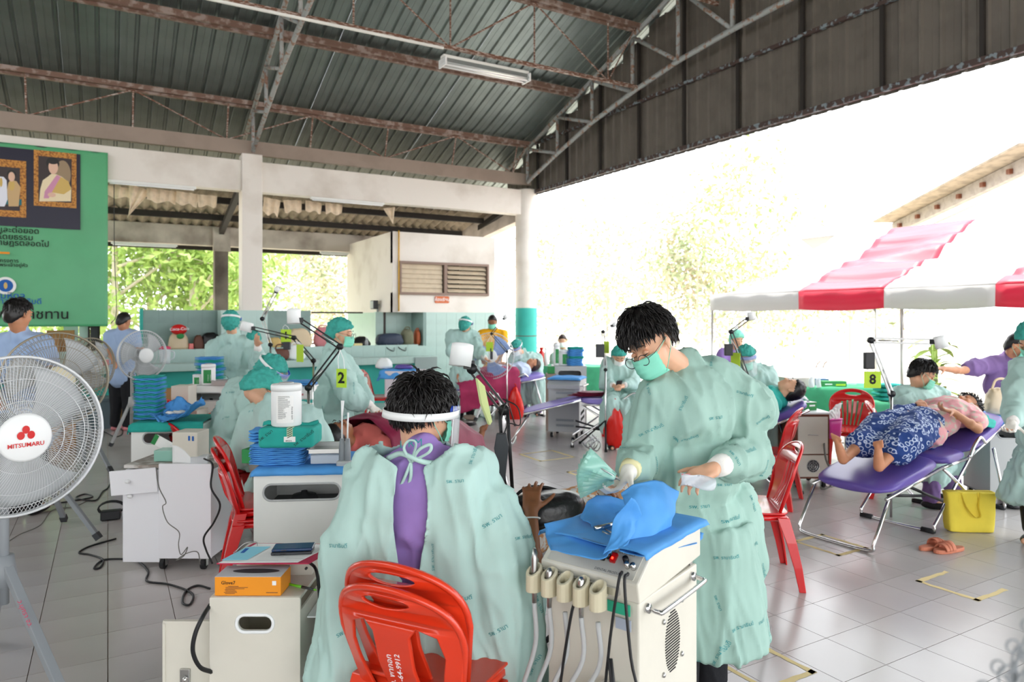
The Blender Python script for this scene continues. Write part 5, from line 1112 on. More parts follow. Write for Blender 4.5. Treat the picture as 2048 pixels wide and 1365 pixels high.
cable('lamp_cable', [J(1005, 738+60, 2.88), J(1035, 815, 2.86), J(1040, 850, 2.85), J(1018, 848, 2.85), J(1008, 868, 2.85)], 0.0028, 'cable', 'thin black cable looping from the black lamp arm to its power pack')
arm_lamp('black swing-arm lamp with the yellow-green card 2', [CP(617, 4.75, 0), J(617, 776, 4.75), J(680, 694, 4.7), J(600, 641, 4.7)], D(0.05, 0.1, -1), 'black', 0.045, 0.10, (J(683, 757, 4.65), D(1, 0.3), 0.075, 0.125, '2', J(680, 700, 4.68)), None)
arm_lamp('swing-arm lamp with a wide white head reaching left to the cap of the standing back', [CP(628, 6.5, 0), J(627, 722, 6.5), J(588, 676, 6.5), J(506, 657, 6.5)], D(-0.25, 0.1, -0.95), 'black', 0.055, 0.09, (J(600, 707, 6.45), D(0.8, 0.5), 0.09, 0.16, '', J(592, 682, 6.45)), None)
arm_lamp('highest swing-arm lamp, its small white head above the partition', [CP(542, 7.3, 0), J(541, 690, 7.3), J(525, 638, 7.3), J(552, 584, 7.3)], D(0.7, 0.1, 0.7), 'chrome', 0.03, 0.055, (J(572, 672, 7.2), D(1, 0.1), 0.11, 0.13, '1', J(570, 650, 7.2)), (J(574, 692, 7.2), 0.07, 0.08, 'dgrey'), pole=True)
arm_lamp('white swing-arm lamp with the lime card 8 over the patient in the blue skirt', [CP(1782, 5.6, 0.0), J(1783, 788, 5.6), J(1742, 681, 5.5), J(1866, 684, 5.3)], D(0.25, 0.1, -0.95), 'white', 0.045, 0.095, (J(1745, 760, 5.45), D(1, 0.02), 0.13, 0.13, '8', J(1744, 700, 5.45)), (J(1738, 722, 5.4), 0.075, 0.13, 'black'), s=1.2, thick=1.3)
arm_lamp('grey swing-arm lamp rising behind the standing man\'s shoulder', [CP(1500, 6.6, 0), J(1499, 765, 6.6), J(1462, 664, 6.6), J(1496, 638, 6.6)], D(0.1, 0.1, -1), 'black', 0.038, 0.075, (J(1471, 722, 6.55), D(0.35, 0.9), 0.13, 0.15, '', J(1463, 680, 6.55)), (J(1457, 700, 6.5), 0.075, 0.11, 'black'))
arm_lamp('tripod lamp with a grey power pack beside the empty lilac bed', [CP(1211, 8.4, 0.0), J(1211, 740, 8.4), J(1206, 664, 8.4), J(1225, 652, 8.4)], D(0.4, 0.1, -0.9), 'lgrey', 0.03, 0.06, (J(1213, 695, 8.35), D(0.4, 0.9), 0.12, 0.14, '', J(1207, 668, 8.35)), (J(1200, 702, 8.3), 0.1, 0.16, 'dgrey'), tripod=[G(1160, 888), G(1250, 875), G(1212, 905)])
arm_lamp('far tripod lamp in front of the pale blue fan blades', [CP(1014, 10.6, 0.0), J(1014, 704, 10.6), J(983, 668, 10.6), J(1008, 638, 10.6)], D(0.6, 0.1, -0.8), 'black', 0.035, 0.07, (J(979, 694, 10.5), D(1, 0.3), 0.11, 0.14, '', J(983, 672, 10.5)), (J(983, 708, 10.5), 0.04, 0.17, 'dgrey'), tripod=[CP(1000, 10.3), CP(1030, 10.3), CP(1015, 11.0)])
# bags
def bag(name, label, loc, rz, w, d, h, m, cat='bag', handle=None, seed=0, sq=2.6, taper=0.85, group=None):
    t = thing(name, label, cat, loc, rz, group)
    def f(p, v):
        k = lambda a: math.copysign(abs(a)**(2/sq*0.8), a)
        q = Vector((k(v.x)*w/2, k(v.y)*d/2, k(v.z)*h/2)); s = 1-(1-taper)*(q.z/h+0.5); q.x *= s; q.y *= s
        return q*(1+0.10*noise.noise(q*9/max(w, h)+Vector((seed, 0, 0))))
    MB().ell((0, 0, h/2), 1, n=30, m=20, f=f).build('body', m, t, True)
    if handle: MB().tube(catmull([(-w*0.25, 0, h*0.92), (-w*0.15, -0.02, h*0.92+handle), (w*0.15, -0.02, h*0.92+handle), (w*0.25, 0, h*0.92)], 5), 0.012, 6, flat=0.4).build('handle', m, t, True)
    return t
def CY(px, Y, h): r = ray(px); return Vector((r.x/r.y*Y, Y, h))
L1, L0 = 1.032, 0.853
cg = bag('carrier_bag', 'beige plastic bag stuffed with a red drink packet on the ledge', CY(357, 13.15, L1), 0, 0.36, 0.25, 0.30, 'bag', handle=0.1, seed=1, taper=0.7)
MB().ell((0.0, -0.08, 0.36), (0.13, 0.08, 0.09), n=16, m=10).build('red_packet', 'red', cg, True); lettering('Coca-Cola', (0.0, -0.168, 0.37), (1, 0, 0.05), (0, 0, 1), 0.07, 'white', cg)
MB().ell((0.02, -0.1, 0.25), (0.06, 0.05, 0.05), n=12, m=8).build('green_packet', 'gbox', cg, True)
bag('paper_bag', 'crumpled brown bag left of the black helmet-like bag on the ledge', CY(397, 13.15, L1), 0, 0.2, 0.16, 0.26, 'dbrown', seed=2, taper=0.6)
bag('backpack', 'rounded black bag on the ledge behind the standing gowned back', CY(421, 13.2, L1), 0, 0.32, 0.2, 0.30, 'blackl', seed=3)
carton('snack_box', 'small red box right of the stuffed carrier bag on the ledge', CY(382, 13.1, L1), 0.1, 0.07, 0.06, 0.12, 'red')
bag('cloth_bag', 'yellowish bag right of the square column on the ledge', CY(548, 13.2, L1), 0, 0.26, 0.2, 0.2, mat('straw', 'd9b878', 0.8), seed=4)
bag('canvas_bag', 'large off-white cloth bag on the ledge left of the rose bag', CY(598, 13.2, L1), 0, 0.55, 0.25, 0.36, 'beigec', seed=5, taper=0.6)
bag('hand_bag', 'rose-pink bag on the ledge behind the standing woman in profile', CY(645, 13.2, L1), 0, 0.34, 0.2, 0.38, 'rose', seed=6, handle=0.06)
bag('hand_bag', 'brown leather bag on the lower counter right of the square column', CY(560, 12.6, L0), 0, 0.34, 0.2, 0.2, 'dbrown', seed=7, handle=0.08)
bag('carrier_bag', 'white plastic bag beside the brown bag on the counter', CY(592, 12.6, L0), 0, 0.36, 0.22, 0.26, 'maskw', seed=8, taper=0.6, handle=0.05)
bag('folded_jacket', 'black jacket heaped on the ledge left of the navy backpack', CY(722, 13.2, L1), 0, 0.42, 0.25, 0.2, 'blackl', seed=9, taper=0.5)
bp = bag('backpack', 'navy backpack with hanging straps on the ledge under the pale wall', CY(779, 13.2, L1), 0, 0.58, 0.3, 0.25, 'navy', seed=10)
for x_ in (-0.12, 0.12): MB().tube(catmull([(x_, -0.15, 0.04), (x_-0.03, -0.29, -0.03), (x_+0.1, -0.29, -0.09), (x_+0.12, -0.28, -0.02)], 5), 0.012, 5, flat=0.4).build('strap', 'blackl', bp, True)
bag('duffel_bag', 'olive bag with a black top between the navy and the tan bags', CY(814, 13.25, L1), 0, 0.26, 0.26, 0.33, 'olive', seed=11, handle=0.06)
bag('hand_bag', 'tan leather bag at the right end of the ledge', CY(834, 13.32, L1), 0, 0.13, 0.2, 0.31, 'tan', seed=12, handle=0.05)
wb = thing('water_bottle', 'small clear water bottle on the ledge in front of the black jacket', 'bottle', CY(733, 13.0, L1)); MB().lathe([(0.03, 0), (0.032, 0.1), (0.015, 0.15), (0.014, 0.165)], 16).build('bottle', 'clear', wb, True); MB().lathe([(0.016, 0.16), (0.016, 0.185)], 12).build('cap', 'white', wb, True)
carton('sponge_block', 'pale yellow block on the ledge beside the water bottle', CY(715, 13.02, L1), 0, 0.16, 0.1, 0.07, mat('pale_yellow', 'e8d9a0', 0.8))
bag('carrier_bag', 'rumpled white plastic bag on the blue cloth of the whitish cabinet', CP(768, 10.35, 0.84), RZ, 0.28, 0.22, 0.16, 'maskw', seed=13, taper=0.6)
bag('folded_garment', 'folded purple garment right of the white bag on the blue cloth', CP(808, 10.3, 0.84), RZ, 0.28, 0.2, 0.07, 'vinyl', cat='garment', seed=14)
ju = thing('plastic_pitcher', 'frosted plastic jug with a pink lid on the counter', 'jug', CY(330, 12.55, L0)); MB().lathe([(0.075, 0), (0.085, 0.24)], 20).build('jug', 'haze', ju, True); MB().lathe([(0.088, 0.235), (0.088, 0.26), (0.06, 0.28)], 20).build('lid', mat('pink_lid', 'e0406c', 0.4), ju, True); MB().tube(catmull([(0.08, 0, 0.2), (0.13, 0, 0.18), (0.13, 0, 0.1), (0.08, 0, 0.06)], 4), 0.01, 6).build('handle', 'haze', ju, True)
carton('tissue_box', 'pink tissue box on the counter beside the side-on fan', CY(207, 12.6, L0), 0.1, 0.22, 0.1, 0.09, 'rose', topm='white')
carton('carton', 'brown carton on the ledge behind the bronze-grilled fan', CY(122, 13.2, L1), 0, 0.36, 0.3, 0.36, 'carton', group=None)
carton('carton', 'brown carton on the counter shelf left of the pale post', CY(95, 12.9, L0), 0, 0.3, 0.25, 0.45, 'carton')
ch_ = thing('cable_heap', 'tangle of black cables heaped on the ledge by the person in light blue', 'cables', CY(193, 13.1, L1)); q = MB()
for k in range(7): q.tube(catmull([(0.2*math.cos(a+k)*(0.6+0.3*math.sin(k)), 0.1*math.sin(a+k), 0.05+0.05*math.sin(3*a+k)+0.02*k) for a in [i*1.05 for i in range(6)]], 6, True), 0.008, 5, closed=True)
q.build('coil', 'cable', ch_, True)
fd = thing('frame_easel', 'thin dark folded frame standing on the ledge behind the cables', 'frame', CY(178, 13.3, L1)); MB().box((0, 0, 0.22), (0.03, 0.03, 0.44)).box((0.14, 0, 0.22), (0.03, 0.03, 0.44)).box((0.07, 0, 0.42), (0.14, 0.03, 0.03)).build('frame', 'iron', fd)
# floor storage
tb = thing('storage_tub', 'large grey plastic tub with a lid on the floor before the counter', 'storage tub', G(168, 862)+FW*0.25, 0.0)
MB().loft([[Vector((x*w/2, y*d/2, z)) for x, y in rr(0, 0, 2, 2, 0.15, 3)] for w, d, z in ((0.60, 0.40, 0), (0.68, 0.46, 0.40))]).build('tub', 'tub', tb, bevel=0.004)
MB().box((0, 0, 0.42), (0.72, 0.50, 0.04)).build('lid', 'tub', tb, bevel=0.012); 
for s in (-1, 1): MB().box((s*0.365, 0, 0.36), (0.03, 0.14, 0.07)).build('clip', 'dgrey', tb, bevel=0.006)
tag(MB().prism([(-0.16, 0), (0.16, 0), (0.16, 0.24), (-0.10, 0.22)], (0, 0, 0), (1, 0, 0), (0, 0.12, 1), (0, 0.004, 0)).build('red_flag', mat('salmon', 'e2605a', 0.7)), 'salmon-red sheet leaning against the grey tub', 'sheet').location = G(152, 850)+D(0.05, 0.1)
for i, (px, py, w__, h__, z) in enumerate(((232, 846, 0.26, 0.24, 0), (322, 846, 0.24, 0.26, 0), (322, 846, 0.24, 0.24, 0.262), (300, 850, 0.2, 0.24, 0), (348, 843, 0.2, 0.25, 0.0), (345, 843, 0.2, 0.24, 0.255))):
    g_ = carton('carton', ['brown carton on the floor behind the legs in black trousers', 'lower brown carton behind the tall stack of packs', 'upper brown carton behind the tall stack of packs', 'small brown carton left of the carton pile by the counter', 'lower carton at the right end of the carton pile', 'upper carton at the right end of the carton pile'][i], G(px, py)+UP*z+FW*0.1, 0.05*i, w__, 0.25, h__, 'carton')
    MB().box((0, -0.127, 0.04), (w__*0.9, 0.003, 0.03)).build('printed_band', 'navy', g_)
for k, (z, lb) in enumerate(((0, 'lower of two brown cartons on the floor behind the bronze-grilled fan'), (0.17, 'upper of two brown cartons on the floor behind the bronze-grilled fan'))): 
    g_ = carton('carton', lb, G(102, 904)+UP*z+FW*0.15, RZ+0.1, 0.24, 0.3, 0.165, 'carton'); MB().box((0.09, -0.152, 0.05), (0.06, 0.002, 0.05)).build('printed_patch', 'dbrown', g_)
# tote bag, sandals, red bags
tb_ = thing('tote_bag', 'yellow canvas tote bag on the floor below the occupied purple bed', 'bag', G(1945, 1066)+FW*0.04, RZ-0.05)
def ft(p, v):
    k = lambda a: math.copysign(abs(a)**0.3, a); rr_ = max(0.25, math.sqrt(max(0, 1-v.z*v.z))); q = Vector((k(v.x/rr_)*0.18*min(1, rr_*2.2), k(v.y/rr_)*0.05*min(1, rr_*2), k(v.z)*0.15)); q.x *= 0.88+0.14*(v.z*0.5+0.5); q.z += 0.15
    q.y += 0.014*noise.noise(q*14); q.z += 0.006*noise.noise(q*9); q.z = max(0.0, q.z); return q
MB().ell((0, 0, 0), 1, n=36, m=22, f=ft).build('body', 'yellow', tb_, True)
MB().box((0, 0.0, 0.300), (0.32, 0.05, 0.004)).build('opening', mat('tote_inside', 'b9a32e', 0.9), tb_)
MB().tube(catmull([(-0.09, -0.05, 0.30), (-0.06, -0.066, 0.2), (-0.0, -0.07, 0.125), (0.04, -0.07, 0.13), (0.03, -0.066, 0.2), (0.045, -0.055, 0.30)], 6), 0.016, 6, flat=0.2, up=(0, 1, 0)).build('handle', 'yellow', tb_, True)
for x_ in (-0.09, 0.045): MB().box((x_, -0.052, 0.26), (0.03, 0.004, 0.08)).build('handle_patch', 'yellow', tb_)
def sandal(label, loc, rz):
    t = thing('slide_sandal', label, 'sandal', loc, rz, 'pair of clay-coloured sandals')
    sole = [(0.045*(1-0.1*math.cos(a*2))*math.cos(a)*(1.06 if math.sin(a) < 0 else 0.92), 0.13*math.sin(a)) for a in [2*PI*i/28 for i in range(28)]]
    MB().prism(sole, (0, 0, 0), (1, 0, 0), (0, 1, 0), (0, 0, 0.026)).build('sole', 'pad', t, bevel=0.006)
    MB().grid(9, 11, lambda u, v: (0.05*math.cos(PI*v), -0.075+0.085*u, 0.018+0.055*math.sin(PI*v)*(0.75+0.3*u)), 0.006).build('strap', 'pad', t, True)
    for k in (0.03, 0.055): MB().tube([(0.051*math.cos(PI*j/10), -0.075+k, 0.022+0.056*math.sin(PI*j/10)*(0.75+0.3*k/0.085)) for j in range(11)], 0.0022, 5).build('strap_ridge', 'pad', t, True)
    return t
s1 = sandal('clay-coloured slide sandal nearer the black rubber foot of the bed', G(1868, 1098), RZ+1.9)
sandal('clay-coloured slide sandal nearer the bare floor, right of its pair', G(1898, 1104), RZ-1.25)
def hang_bag(label, top, w, h, m='redbag', seed=0):
    t = thing('hanging_bag', label, 'bag', top, RZ); 
    MB().ell((0, 0, -h*0.58), 1, n=26, m=18, f=lambda p, v: Vector((v.x*w/2*(0.55+0.45*min(1, max(0, -v.z*0.9+0.75))), v.y*w*0.28, v.z*h*0.5))*(1+0.12*noise.noise(v*3+Vector((seed, 0, 0))))).build('bag', m, t, True)
    MB().tube(catmull([(-0.03, 0, -h*0.12), (0, 0, 0.0), (0.03, 0, -h*0.12)], 5), 0.006, 6).build('handle', m, t, True)
hang_bag('glossy red bag hanging from the empty lilac bed', P(1230, 798, 8.45), 0.30, 0.56, seed=1)
hang_bag('red bag hanging from the bed under the pink-maroon sheet', P(1030, 768, 11.0), 0.30, 0.58, seed=2)
hang_bag('small blue bag hanging behind the red one near the teal column', P(1018, 772, 11.2), 0.16, 0.38, 'bluew', seed=3)
# red bottle, bottles
for px, z, h, r_, m_, lb in ((1083, 12.6, 0.74, 0.055, 'red', 'red plastic canister on the far green-covered table'), (1092, 12.4, 0.74, 0.035, 'white', 'white bottle right of the red canister')): 
    q = thing('canister', lb, 'bottle', CP(px, z, h), 0); MB().lathe([(r_, 0), (r_, 0.22), (r_*0.5, 0.26), (r_*0.5, 0.29)], 16).build('bottle', m_, q, True); MB().lathe([(r_*0.6, 0.28), (r_*0.6, 0.32)], 12).build('cap', m_, q, True)
t = table('green-covered table between the teal column and the grey drawer cart', CP(1085, 12.7), RZ, 0.5, 0.5, 0.72, 5)
for i, px in enumerate((884, 891, 898)):
    q = thing('drink_bottle', ['orange-labelled bottle at the counter end, leftmost of three', 'blue-labelled bottle at the counter end, middle of three', 'pale bottle at the counter end, nearest the standing gown'][i], 'bottle', CP(px, 11.9-0.1*i, 0.0), 0, 'bottles by the counter end'); MB().lathe([(0.04, 0), (0.042, 0.2), (0.02, 0.27), (0.018, 0.29)], 14).build('bottle', ['tan', 'mark_blue', 'haze'][i] if i != 1 else MATS['mark_blue'], q, True)
st_ = thing('steel_plate', 'grey steel plate set on the end of the counter', 'plate', CY(852, 12.35, 0.72)); MB().box((0, 0, 0.0), (0.45, 0.02, 0.24)).build('plate', mat('dull_steel', '98aaa8', 0.5), st_)
# foot stool / switch
pd = thing('foot_pedal', 'black oval foot pedal on the tiles behind the black lamp', 'foot pedal', G(941, 851), 0.3); MB().ell((0, 0, 0.02), (0.10, 0.07, 0.03), n=20, m=8).build('base', 'black', pd, True); MB().ell((0, 0, 0.045), (0.05, 0.035, 0.01), n=16, m=6).build('tread', 'lgrey', pd, True)
pd = thing('foot_pedal', 'dark foot pedal under the grey cart at the right end', 'foot pedal', G(2028, 1015), 0.3); MB().ell((0, 0, 0.02), (0.11, 0.07, 0.03), n=20, m=8).build('base', 'black', pd, True)
# cables on the floor
def fl_c(pts, r, lb, m='cable'): return cable('floor_cable', [G(x, y)+UP*r for x, y in pts], r, m, lb)
fl_c([(-30, 1028), (60, 1020), (90, 1008), (78, 1000), (52, 1008), (70, 1014), (150, 1003), (185, 996), (170, 990), (152, 998), (190, 1003), (205, 985), (215, 978), (224, 962)], 0.006, 'black cable with two loops running past the fan legs')
fl_c([(232, 1080), (180, 1095), (158, 1108), (180, 1112), (206, 1122), (200, 1138), (188, 1139), (210, 1122), (270, 1124), (296, 1145), (294, 1165), (340, 1172), (384, 1190), (380, 1212), (365, 1208), (372, 1185), (395, 1174), (420, 1180)], 0.0065, 'long black cable snaking across the tiles to the cream cabinet')
fl_c([(16, 1085), (40, 1070), (80, 1052), (105, 1022), (150, 1014), (180, 1000)], 0.003, 'thin grey cable lying near the legs of the second fan', 'cableg')
fl_c([(120, 880), (200, 878), (207, 865), (230, 875), (245, 868), (240, 850)], 0.006, 'black cable on the floor under the person in light blue')
fl_c([(425, 1070), (460, 1090), (470, 1092)], 0.005, 'short black cable between the laminate cabinet and the red chair')
fl_c([(1640, 960), (1655, 975), (1672, 972), (1668, 963), (1650, 958)], 0.004, 'grey cable curl beside the casters of the wood-edged cart', 'cableg')
fl_c([(1955, 980), (1975, 1005), (2005, 1010), (2030, 985), (2048, 960)], 0.006, 'black cable behind the yellow tote bag')
for i, (dx, dy) in enumerate(((0, 0), (6, 4), (12, 2), (17, 7))): fl_c([(1172+dx, 868+dy), (1184+dx, 882+dy), (1176+dx, 896+dy), (1166+dx, 884+dy), (1180+dx, 872+dy)], 0.006, ['pale hose coil nearest the grey drawer cart', 'second pale hose coil beside the grey drawer cart', 'third pale hose coil beside the grey drawer cart', 'outermost pale hose coil beside the grey drawer cart'][i], 'lgrey')
cable('hanging_cable', [P(312, 935, 4.3), P(318, 975, 4.28), P(332, 1005, 4.27), P(325, 1015, 4.27), P(335, 1045, 4.27), P(358, 1065, 4.27), P(357, 1090, 4.27), P(362, 1110, 4.26), P(375, 1095, 4.25), P(368, 1112, 4.25), P(352, 1122, 4.25), P(372, 1108, 4.25), P(395, 1105, 4.25), P(400, 1130, 4.25)], 0.003, 'cableg', 'thin grey cable hanging down the side panel of the laminate cabinet')
cable('hanging_cable', [P(408, 918, 4.35), P(425, 930, 4.3), P(422, 975, 4.28), P(440, 1010, 4.28), P(428, 1045, 4.28), P(408, 1075, 4.28), P(412, 1100, 4.3), P(425, 1128, 4.3)], 0.006, 'cable', 'black cable hanging at the right side of the laminate cabinet')
cable('hanging_cable', [P(421, 1210, 2.46), P(405, 1235, 2.40), P(390, 1270, 2.38), P(386, 1305, 2.38), P(400, 1335, 2.40), P(424, 1345, 2.45)], 0.0075, 'cable', 'thick black cable curving down beside the open cream door')
cable('hanging_cable', [P(618, 1125, 2.66), P(632, 1140, 2.6), P(638, 1180, 2.58), P(640, 1230, 2.58)], 0.006, 'cable', 'black cable hanging behind the clipboard on the cream cabinet')
cable('hanging_cable', [CP(228, 11.3, 3.86), CP(229, 11.4, 2.6), CP(233, 11.4, 1.7), CP(222, 11.4, 1.5)], 0.006, 'cable', 'dark cord hanging from the beam past the banner edge')
pw2 = thing('power_adapter', 'black power pack with coiled lead behind the laminate cabinet', 'power adapter', G(222, 1040), RZ+0.4); MB().box((0, 0, 0.04), (0.14, 0.08, 0.07)).build('housing', 'black', pw2, bevel=0.008)
for k in range(3): MB().tube([(0.09*math.cos(2*PI*i/16), 0.02*k, 0.09+0.05*math.sin(2*PI*i/16)) for i in range(16)], 0.006, 6, closed=True).build('lead', 'cable', pw2, True)

# out-of-focus wire sprig at the frame corner
sp = thing('dried_sprig', 'blurred grey sprig at the lower right corner, close to the camera', 'plant', C(0.515, 0.74, -0.0)); o = Vector(sp.location); q = MB()
q.tube(catmull([C(0.50, 0.74, 0), C(0.52, 0.74, 0.7), C(0.53, 0.745, 1.15), C(0.54, 0.75, 1.26)], 5), .0022, 6)
for k in range(9):
    a = C(0.505+0.008*k, 0.745, 1.215+0.011*k); q.tube(catmull([C(0.53, 0.745, 1.16+0.012*k), a+RT*(-.012 if k % 2 else .012), a+UP*.01], 3), .0012, 5)
    q.tube([a+RT*(.007*math.cos(2*PI*i/10)-(.012 if k % 2 else -.012))+UP*(.007*math.sin(2*PI*i/10)+.008) for i in range(10)], .0012, 5, closed=True)
sb_ = q.build('stem', 'grey', sp, True, off=o); sb_.location = (0, 0, -0.028)
# ================= OUTSIDE =================
def tree(label, base, h, cr, n, m='leaf', trunk=0.12, lean=(0, 0), leaf=0.10, low=0.25, group=None, cat='tree', kind='tree', seed=0, nb=9):
    R_ = random.Random(seed+11); base = Vector(base); t = thing(kind, label, cat, base, 0, group)
    top = Vector((lean[0], lean[1], h)); q = MB(); q.tube(catmull([(0, 0, 0), (lean[0]*0.2, lean[1]*0.2, h*0.35), (lean[0]*0.7, lean[1]*0.6, h*0.7), top], 4), [trunk*(1-0.85*i/12) for i in range(13)], 8)
    tips = []
    for k in range(nb):
        z = h*(low+(0.95-low)*k/nb); a = R_.uniform(0, 2*PI); l = cr*R_.uniform(0.6, 1.05)*(1-0.5*max(0, (z/h-0.6)/0.4)); s = Vector((lean[0]*z/h, lean[1]*z/h, z))
        e = s+Vector((math.cos(a)*l, math.sin(a)*l, l*R_.uniform(0.2, 0.7))); mid = s.lerp(e, 0.5)+Vector((0, 0, 0.1*l)); q.tube([s, mid, e], [trunk*0.4, trunk*0.25, trunk*0.08], 6); tips += [s.lerp(e, 0.55), s.lerp(e, 0.8), e]
        for j in range(2):
            e2 = mid+Vector((R_.uniform(-1, 1), R_.uniform(-1, 1), R_.uniform(-0.2, 0.8)))*l*0.5; q.tube([mid, e2], [trunk*0.15, trunk*0.05], 5); tips.append(e2)
    tips.append(top); q.build('trunk', 'bark', t, True)
    rg = np.random.default_rng(seed+5); T = np.array([tuple(p) for p in tips]); idx = rg.integers(0, len(T), n)
    c = T[idx]+rg.normal(0, 1, (n, 3))*np.array([cr*0.22, cr*0.22, cr*0.17]); u = rg.normal(0, 1, (n, 3)); u /= np.linalg.norm(u, axis=1)[:, None]; w2 = rg.normal(0, 1, (n, 3)); v = np.cross(u, w2); v /= np.linalg.norm(v, axis=1)[:, None]
    s = (leaf*rg.uniform(0.6, 1.3, n))[:, None]; nn_ = np.cross(u, v)
    V = np.stack([c-u*s, c-v*s*0.42+nn_*s*0.12, c+u*s, c+v*s*0.42+nn_*s*0.12], 1).reshape(-1, 3)
    me = bpy.data.meshes.new('foliage'); me.from_pydata(V.tolist(), [], [(4*i, 4*i+1, 4*i+2, 4*i+3) for i in range(n)]); stuff(link('foliage', me, m, t)); return t
# greenery behind the counter wall
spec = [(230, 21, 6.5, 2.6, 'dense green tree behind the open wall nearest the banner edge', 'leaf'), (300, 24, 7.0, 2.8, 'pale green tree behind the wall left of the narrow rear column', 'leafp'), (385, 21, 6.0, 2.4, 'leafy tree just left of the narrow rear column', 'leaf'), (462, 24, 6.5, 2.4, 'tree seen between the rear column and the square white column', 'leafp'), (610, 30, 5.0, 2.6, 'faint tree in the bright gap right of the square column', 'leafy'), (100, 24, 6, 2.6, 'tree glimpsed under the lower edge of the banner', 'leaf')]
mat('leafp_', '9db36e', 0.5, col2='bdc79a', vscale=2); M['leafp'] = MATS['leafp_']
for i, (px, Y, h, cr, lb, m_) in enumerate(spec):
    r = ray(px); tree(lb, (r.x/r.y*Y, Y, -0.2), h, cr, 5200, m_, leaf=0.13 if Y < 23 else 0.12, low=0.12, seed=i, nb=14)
# trees beyond the gable side
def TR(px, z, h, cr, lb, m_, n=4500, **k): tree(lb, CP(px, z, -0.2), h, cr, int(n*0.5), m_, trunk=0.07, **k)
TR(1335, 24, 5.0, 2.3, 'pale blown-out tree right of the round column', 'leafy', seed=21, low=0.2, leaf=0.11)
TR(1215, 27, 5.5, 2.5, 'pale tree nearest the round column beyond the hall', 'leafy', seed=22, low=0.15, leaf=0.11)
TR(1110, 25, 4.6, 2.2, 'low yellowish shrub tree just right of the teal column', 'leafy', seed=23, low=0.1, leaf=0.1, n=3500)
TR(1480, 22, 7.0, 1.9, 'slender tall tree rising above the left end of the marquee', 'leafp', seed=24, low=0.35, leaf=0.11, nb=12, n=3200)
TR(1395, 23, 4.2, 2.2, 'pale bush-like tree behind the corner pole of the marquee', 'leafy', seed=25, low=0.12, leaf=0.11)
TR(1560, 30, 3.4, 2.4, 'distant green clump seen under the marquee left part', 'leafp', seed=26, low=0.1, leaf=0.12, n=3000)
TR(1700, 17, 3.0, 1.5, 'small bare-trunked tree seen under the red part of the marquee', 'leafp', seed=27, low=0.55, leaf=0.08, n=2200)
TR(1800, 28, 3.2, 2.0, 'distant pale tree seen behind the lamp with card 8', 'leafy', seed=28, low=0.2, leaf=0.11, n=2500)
# plant beside the dentist
pt = thing('potted_plant', 'broad-leaved plant in a pot behind the white lamp head', 'plant', CP(1870, 9.6, -0.2))
MB().lathe([(0.16, 0), (0.24, 0.42), (0.25, 0.44)], 20).build('pot', 'dclay', pt, True)
rr_ = random.Random(3)
for k in range(26):
    z = rr_.uniform(0.5, 1.5); a = rr_.uniform(0, 2*PI); l = rr_.uniform(0.3, 0.5); e = Vector((math.cos(a), math.sin(a), rr_.uniform(0.1, 0.8))).normalized(); sd = e.cross(UP).normalized()
    MB().grid(7, 3, lambda u, v: Vector((0, 0, z))+e*(l*u)+sd*((v-0.5)*0.13*math.sin(PI*min(1, u*0.93+0.05)))+UP*(-0.22*u*u+0.02*abs(v-0.5))).build('leaf', 'leaf', pt, True)
for k in range(3): MB().tube([(0.03*k, 0, 0.4), (0.06*k-0.05, 0.02, 1.5)], 0.015, 6).build('stem', 'leaf', pt, True)
# marquee
X0, ya, hb, ht = 10.0, 9.72, 1.74, 2.03; mq = thing('marquee_tent', 'white and red striped marquee with a hanging valance beside the hall', 'tent', (X0, ya, -0.2))
off = Vector(mq.location); st_y = [9.72, 7.74, 6.25, 4.74, 3.2, 1.7, 0.2]; ridge_x, ridge_h, ry = 12.6, 3.25, 8.9
for i in range(6):
    a, b = st_y[i], st_y[i+1]; mm = 'tentr' if i % 2 else 'tentw'
    def rf(u, v):
        y = a+(b-a)*u; f = v; x = X0+(ridge_x-X0)*f; top = ridge_h if y < ry else ridge_h-(y-ry)/(ya-ry)*1.05*1.0
        z = ht+(top-ht)*f - 0.10*math.sin(PI*f) + (0.05*noise.noise(Vector((y*0.8, f*8, 2))) + 0.075*(1-abs(noise.noise(Vector((y*0.45+f*1.5, f*9, 7))))*3))*math.sin(PI*f)**0.5
        return (x, y, z)
    n1 = max(4, int(abs(b-a)*9)); p = MB().grid(n1, 40, rf, 0.004).build('roof_panel', mm, mq, True, off=off, label='red roof panel' if i % 2 else None)
    MB().grid(n1, 3, lambda u, v: (X0+0.012*math.sin((a+(b-a)*u)*9)*v, a+(b-a)*u, ht-0.005-(ht-hb)*v-0.03*math.sin(u*PI)*v), 0.003).build('valance', mm, mq, True, off=off, label='red valance' if i % 2 else None)
MB().grid(3, 12, lambda u, v: (X0+(2*ridge_x-2*X0)*v, ya, (ht if True else 0)-(ht-hb)*u + (0.0)), 0.003).build('end_valance', 'tentw', mq, True, off=off)
MB().grid(12, 8, lambda u, v: (ridge_x+(ridge_x-X0)*u, 9.72-9.5*v, ridge_h-(ridge_h-ht)*u), 0.004).build('rear_roof', 'tentw', mq, True, off=off)
for y in (9.7, 6.0, 2.4, -0.3):
    for x in (X0+0.03, 2*ridge_x-X0): MB().cyl((x, y, -0.2), (x, y, ht), 0.024, n=10).build('pole', 'steel', mq, True, off=off)
MB().cyl((X0+0.03, 9.7, ht-0.02), (X0+0.03, -0.3, ht-0.02), 0.02, n=8).cyl((ridge_x, 8.9, ridge_h-0.03), (ridge_x, -0.3, ridge_h-0.03), 0.02, n=8).build('frame_rail', 'steel', mq, True, off=off)
